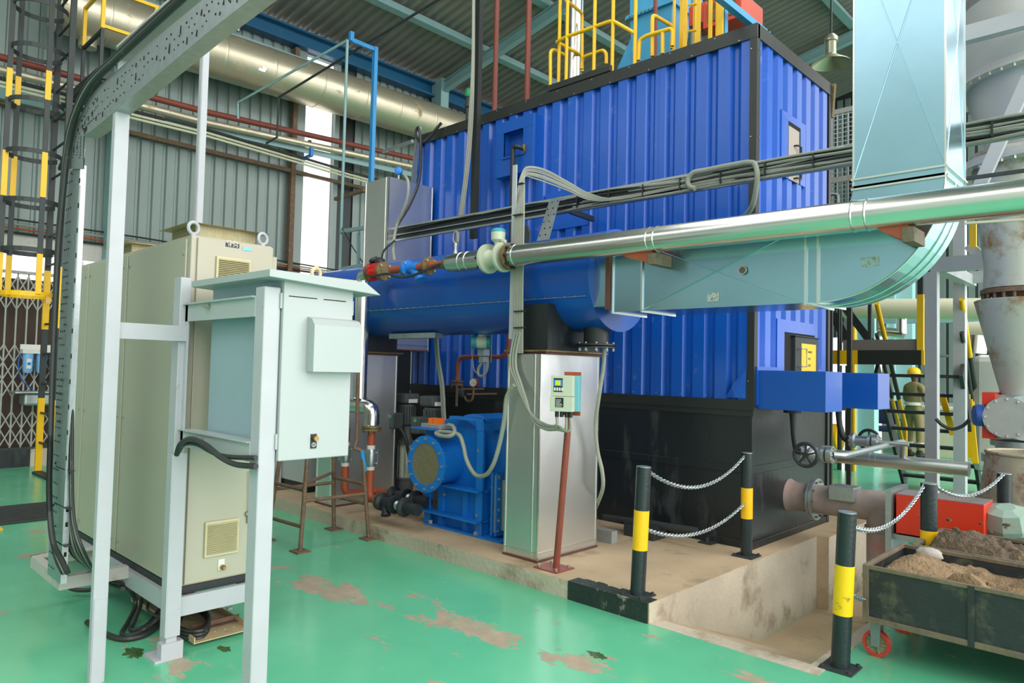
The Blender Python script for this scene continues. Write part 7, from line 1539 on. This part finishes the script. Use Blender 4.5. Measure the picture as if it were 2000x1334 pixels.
# blue chair
bc = thing('office_chair', 'dark blue office chair with chrome arms behind the stair', 'chair', tuple(at(1742, 893, z=0)))
q = at(1738, 884, z=0); x, y = q.x-.1, q.y
part('seat', MB().box(x-.25, x+.25, y-.25, y+.25, .44, .54), 'chairblue', bc, bevel=.04); part('backrest', MB().hexa([(x-.2, y+.2, .58), (x+.2, y+.15, .58), (x+.2, y+.22, .58), (x-.2, y+.27, .58), (x-.2, y+.26, 1.08), (x+.2, y+.21, 1.08), (x+.2, y+.28, 1.08), (x-.2, y+.33, 1.08)]), 'chairblue', bc, bevel=.02)
for s in (-.28, .28): part('arm', MB().tube(rnd([(x+s, y-.2, .45), (x+s, y-.2, .7), (x+s, y+.15, .7), (x+s, y+.2, .5)], .06), .015, 8), 'galv', bc)
for s, t_ in ((-1, -1), (1, -1), (1, 1), (-1, 1)): part('leg', MB().tube([(x+.2*s, y+.2*t_, .44), (x+.25*s, y+.25*t_, 0)], .015, 8), 'galv', bc)
# office shelf
# person
def person(x, y, face, lab):
    root = thing('person', lab, 'person', (x, y, 0))
    def skin(name, joints, edges, mat, sub=2):
        me = bpy.data.meshes.new(name); me.from_pydata([j[0] for j in joints], edges, []); o = bpy.data.objects.new(name, me); COL.objects.link(o); o.parent = root; LOC[o] = LOC[root]
        md = o.modifiers.new('skin', 'SKIN'); md.use_smooth_shade = True
        for i, j in enumerate(joints): r = j[1]; me.skin_vertices[0].data[i].radius = r if isinstance(r, tuple) else (r, r)
        me.skin_vertices[0].data[0].use_root = True
        sb = o.modifiers.new('sub', 'SUBSURF'); sb.levels = sub; sb.render_levels = sub; me.materials.append(M[mat]); return o
    J = [((0, 0, .95), (.15, .11)), ((0, 0, 1.12), (.145, .1)), ((0, 0, 1.30), (.165, .11)), ((0, 0, 1.43), (.10, .08)), ((0, -.01, 1.50), .055),
         ((-.19, 0, 1.40), .06), ((-.25, -.02, 1.15), .048), ((-.2, -.16, 1.0), .04), ((-.1, -.26, 1.05), .035), ((.19, 0, 1.40), .06), ((.25, -.03, 1.14), .048), ((.2, -.2, 1.05), .04), ((.1, -.28, 1.15), .035),
         ((-.1, 0, .86), .1), ((-.12, -.02, .5), .075), ((-.13, .0, .12), .055), ((.1, 0, .86), .1), ((.12, -.03, .5), .075), ((.14, .0, .12), .055)]
    E = [(0, 1), (1, 2), (2, 3), (3, 4), (3, 5), (5, 6), (6, 7), (7, 8), (3, 9), (9, 10), (10, 11), (11, 12), (0, 13), (13, 14), (14, 15), (0, 16), (16, 17), (17, 18)]
    me0 = bpy.data.meshes.new('x'); bpy.data.meshes.remove(me0)
    ob = bpy.data.objects
    def sk(name, joints, edges, mat):
        me = bpy.data.meshes.new(name); me.from_pydata([j[0] for j in joints], edges, []); o = bpy.data.objects.new(name, me); COL.objects.link(o); o.parent = root; LOC[o] = LOC[root]
        me.materials.append(M[mat]); o.modifiers.new('skin', 'SKIN').use_smooth_shade = True
        if not me.skin_vertices: me.attributes
        for i, j in enumerate(joints):
            r = j[1]; me.skin_vertices[0].data[i].radius = r if isinstance(r, tuple) else (r, r); me.skin_vertices[0].data[i].use_root = (i == 0)
        s = o.modifiers.new('sub', 'SUBSURF'); s.levels = 2; s.render_levels = 2; return o
    sk('coverall', J, E, 'khaki')
    H = [((0, -.01, 1.46), .05), ((0, -.015, 1.53), .052), ((0, -.01, 1.60), (.072, .088)), ((0, -.0, 1.68), (.076, .092)), ((0, .0, 1.73), (.05, .06))]
    sk('head', H, [(0, 1), (1, 2), (2, 3), (3, 4)], 'skin')
    m = MB(); m.blob((x, y-.105, 1.60), .012, .018, .02, 8)
    for s in (-1, 1): m.blob((x+s*.078, y, 1.61), .012, .02, .03, 8)
    part('nose_and_ears', m, 'skin', root)
    m = MB(); m.lathe([(.118, 0), (.12, .015), (.118, .06), (.09, .11), (.04, .135), (.005, .14)], (x, y, 1.65), (0, 0, 1), 24); m.prism([(x-.09, y-.09, 1.648), (x+.09, y-.09, 1.648), (x+.06, y-.17, 1.64), (x-.06, y-.17, 1.64)], (0, 0, .008)); part('helmet', m, 'yellow', root, label='yellow safety helmet')
    for s in (-1, 1):
        hx_, hy_, hz_ = (s*.1, -.27, 1.06 if s < 0 else 1.16)
        F = [((hx_, hy_, hz_), (.022, .032)), ((hx_-s*.05, hy_-.04, hz_+.01), (.02, .034))]; E2 = [(0, 1)]
        for k in range(4): b_ = len(F); F += [((hx_-s*.07, hy_-.05, hz_+.03-k*.02), .010), ((hx_-s*.10, hy_-.045, hz_+.03-k*.021), .009), ((hx_-s*(.115-.004*abs(k-1)), hy_-.02, hz_+.028-k*.02), .0075)]; E2 += [(1, b_), (b_, b_+1), (b_+1, b_+2)]
        b_ = len(F); F += [((hx_-s*.02, hy_-.03, hz_+.045), .011), ((hx_-s*.045, hy_-.055, hz_+.065), .009)]; E2 += [(0, b_), (b_, b_+1)]
        sk('hand', F, E2, 'skin')
        p = part('boot', MB().blob((x+s*.135, y-.05, .05), .055, .14, .05, 12).cyl((x+s*.135, y, .03), (x+s*.135, y, .14), .06, 14), 'boot', root)
        part('ankle_band', MB().lathe([(.078, 0), (.08, .06)], (x+s*.132, y, .24), (0, 0, 1), 18), 'reflect', root)
    part('waist_band', MB().lathe([(.168, 0), (.17, .06)], (x, y, 1.03), (0, 0, 1), 24), 'reflect', root)
    root.rotation_euler = (0, 0, face); return root
q = at(1785, 893, z=0); person(q.x, q.y, math.radians(150), 'person in khaki coveralls and yellow helmet standing behind the stair')
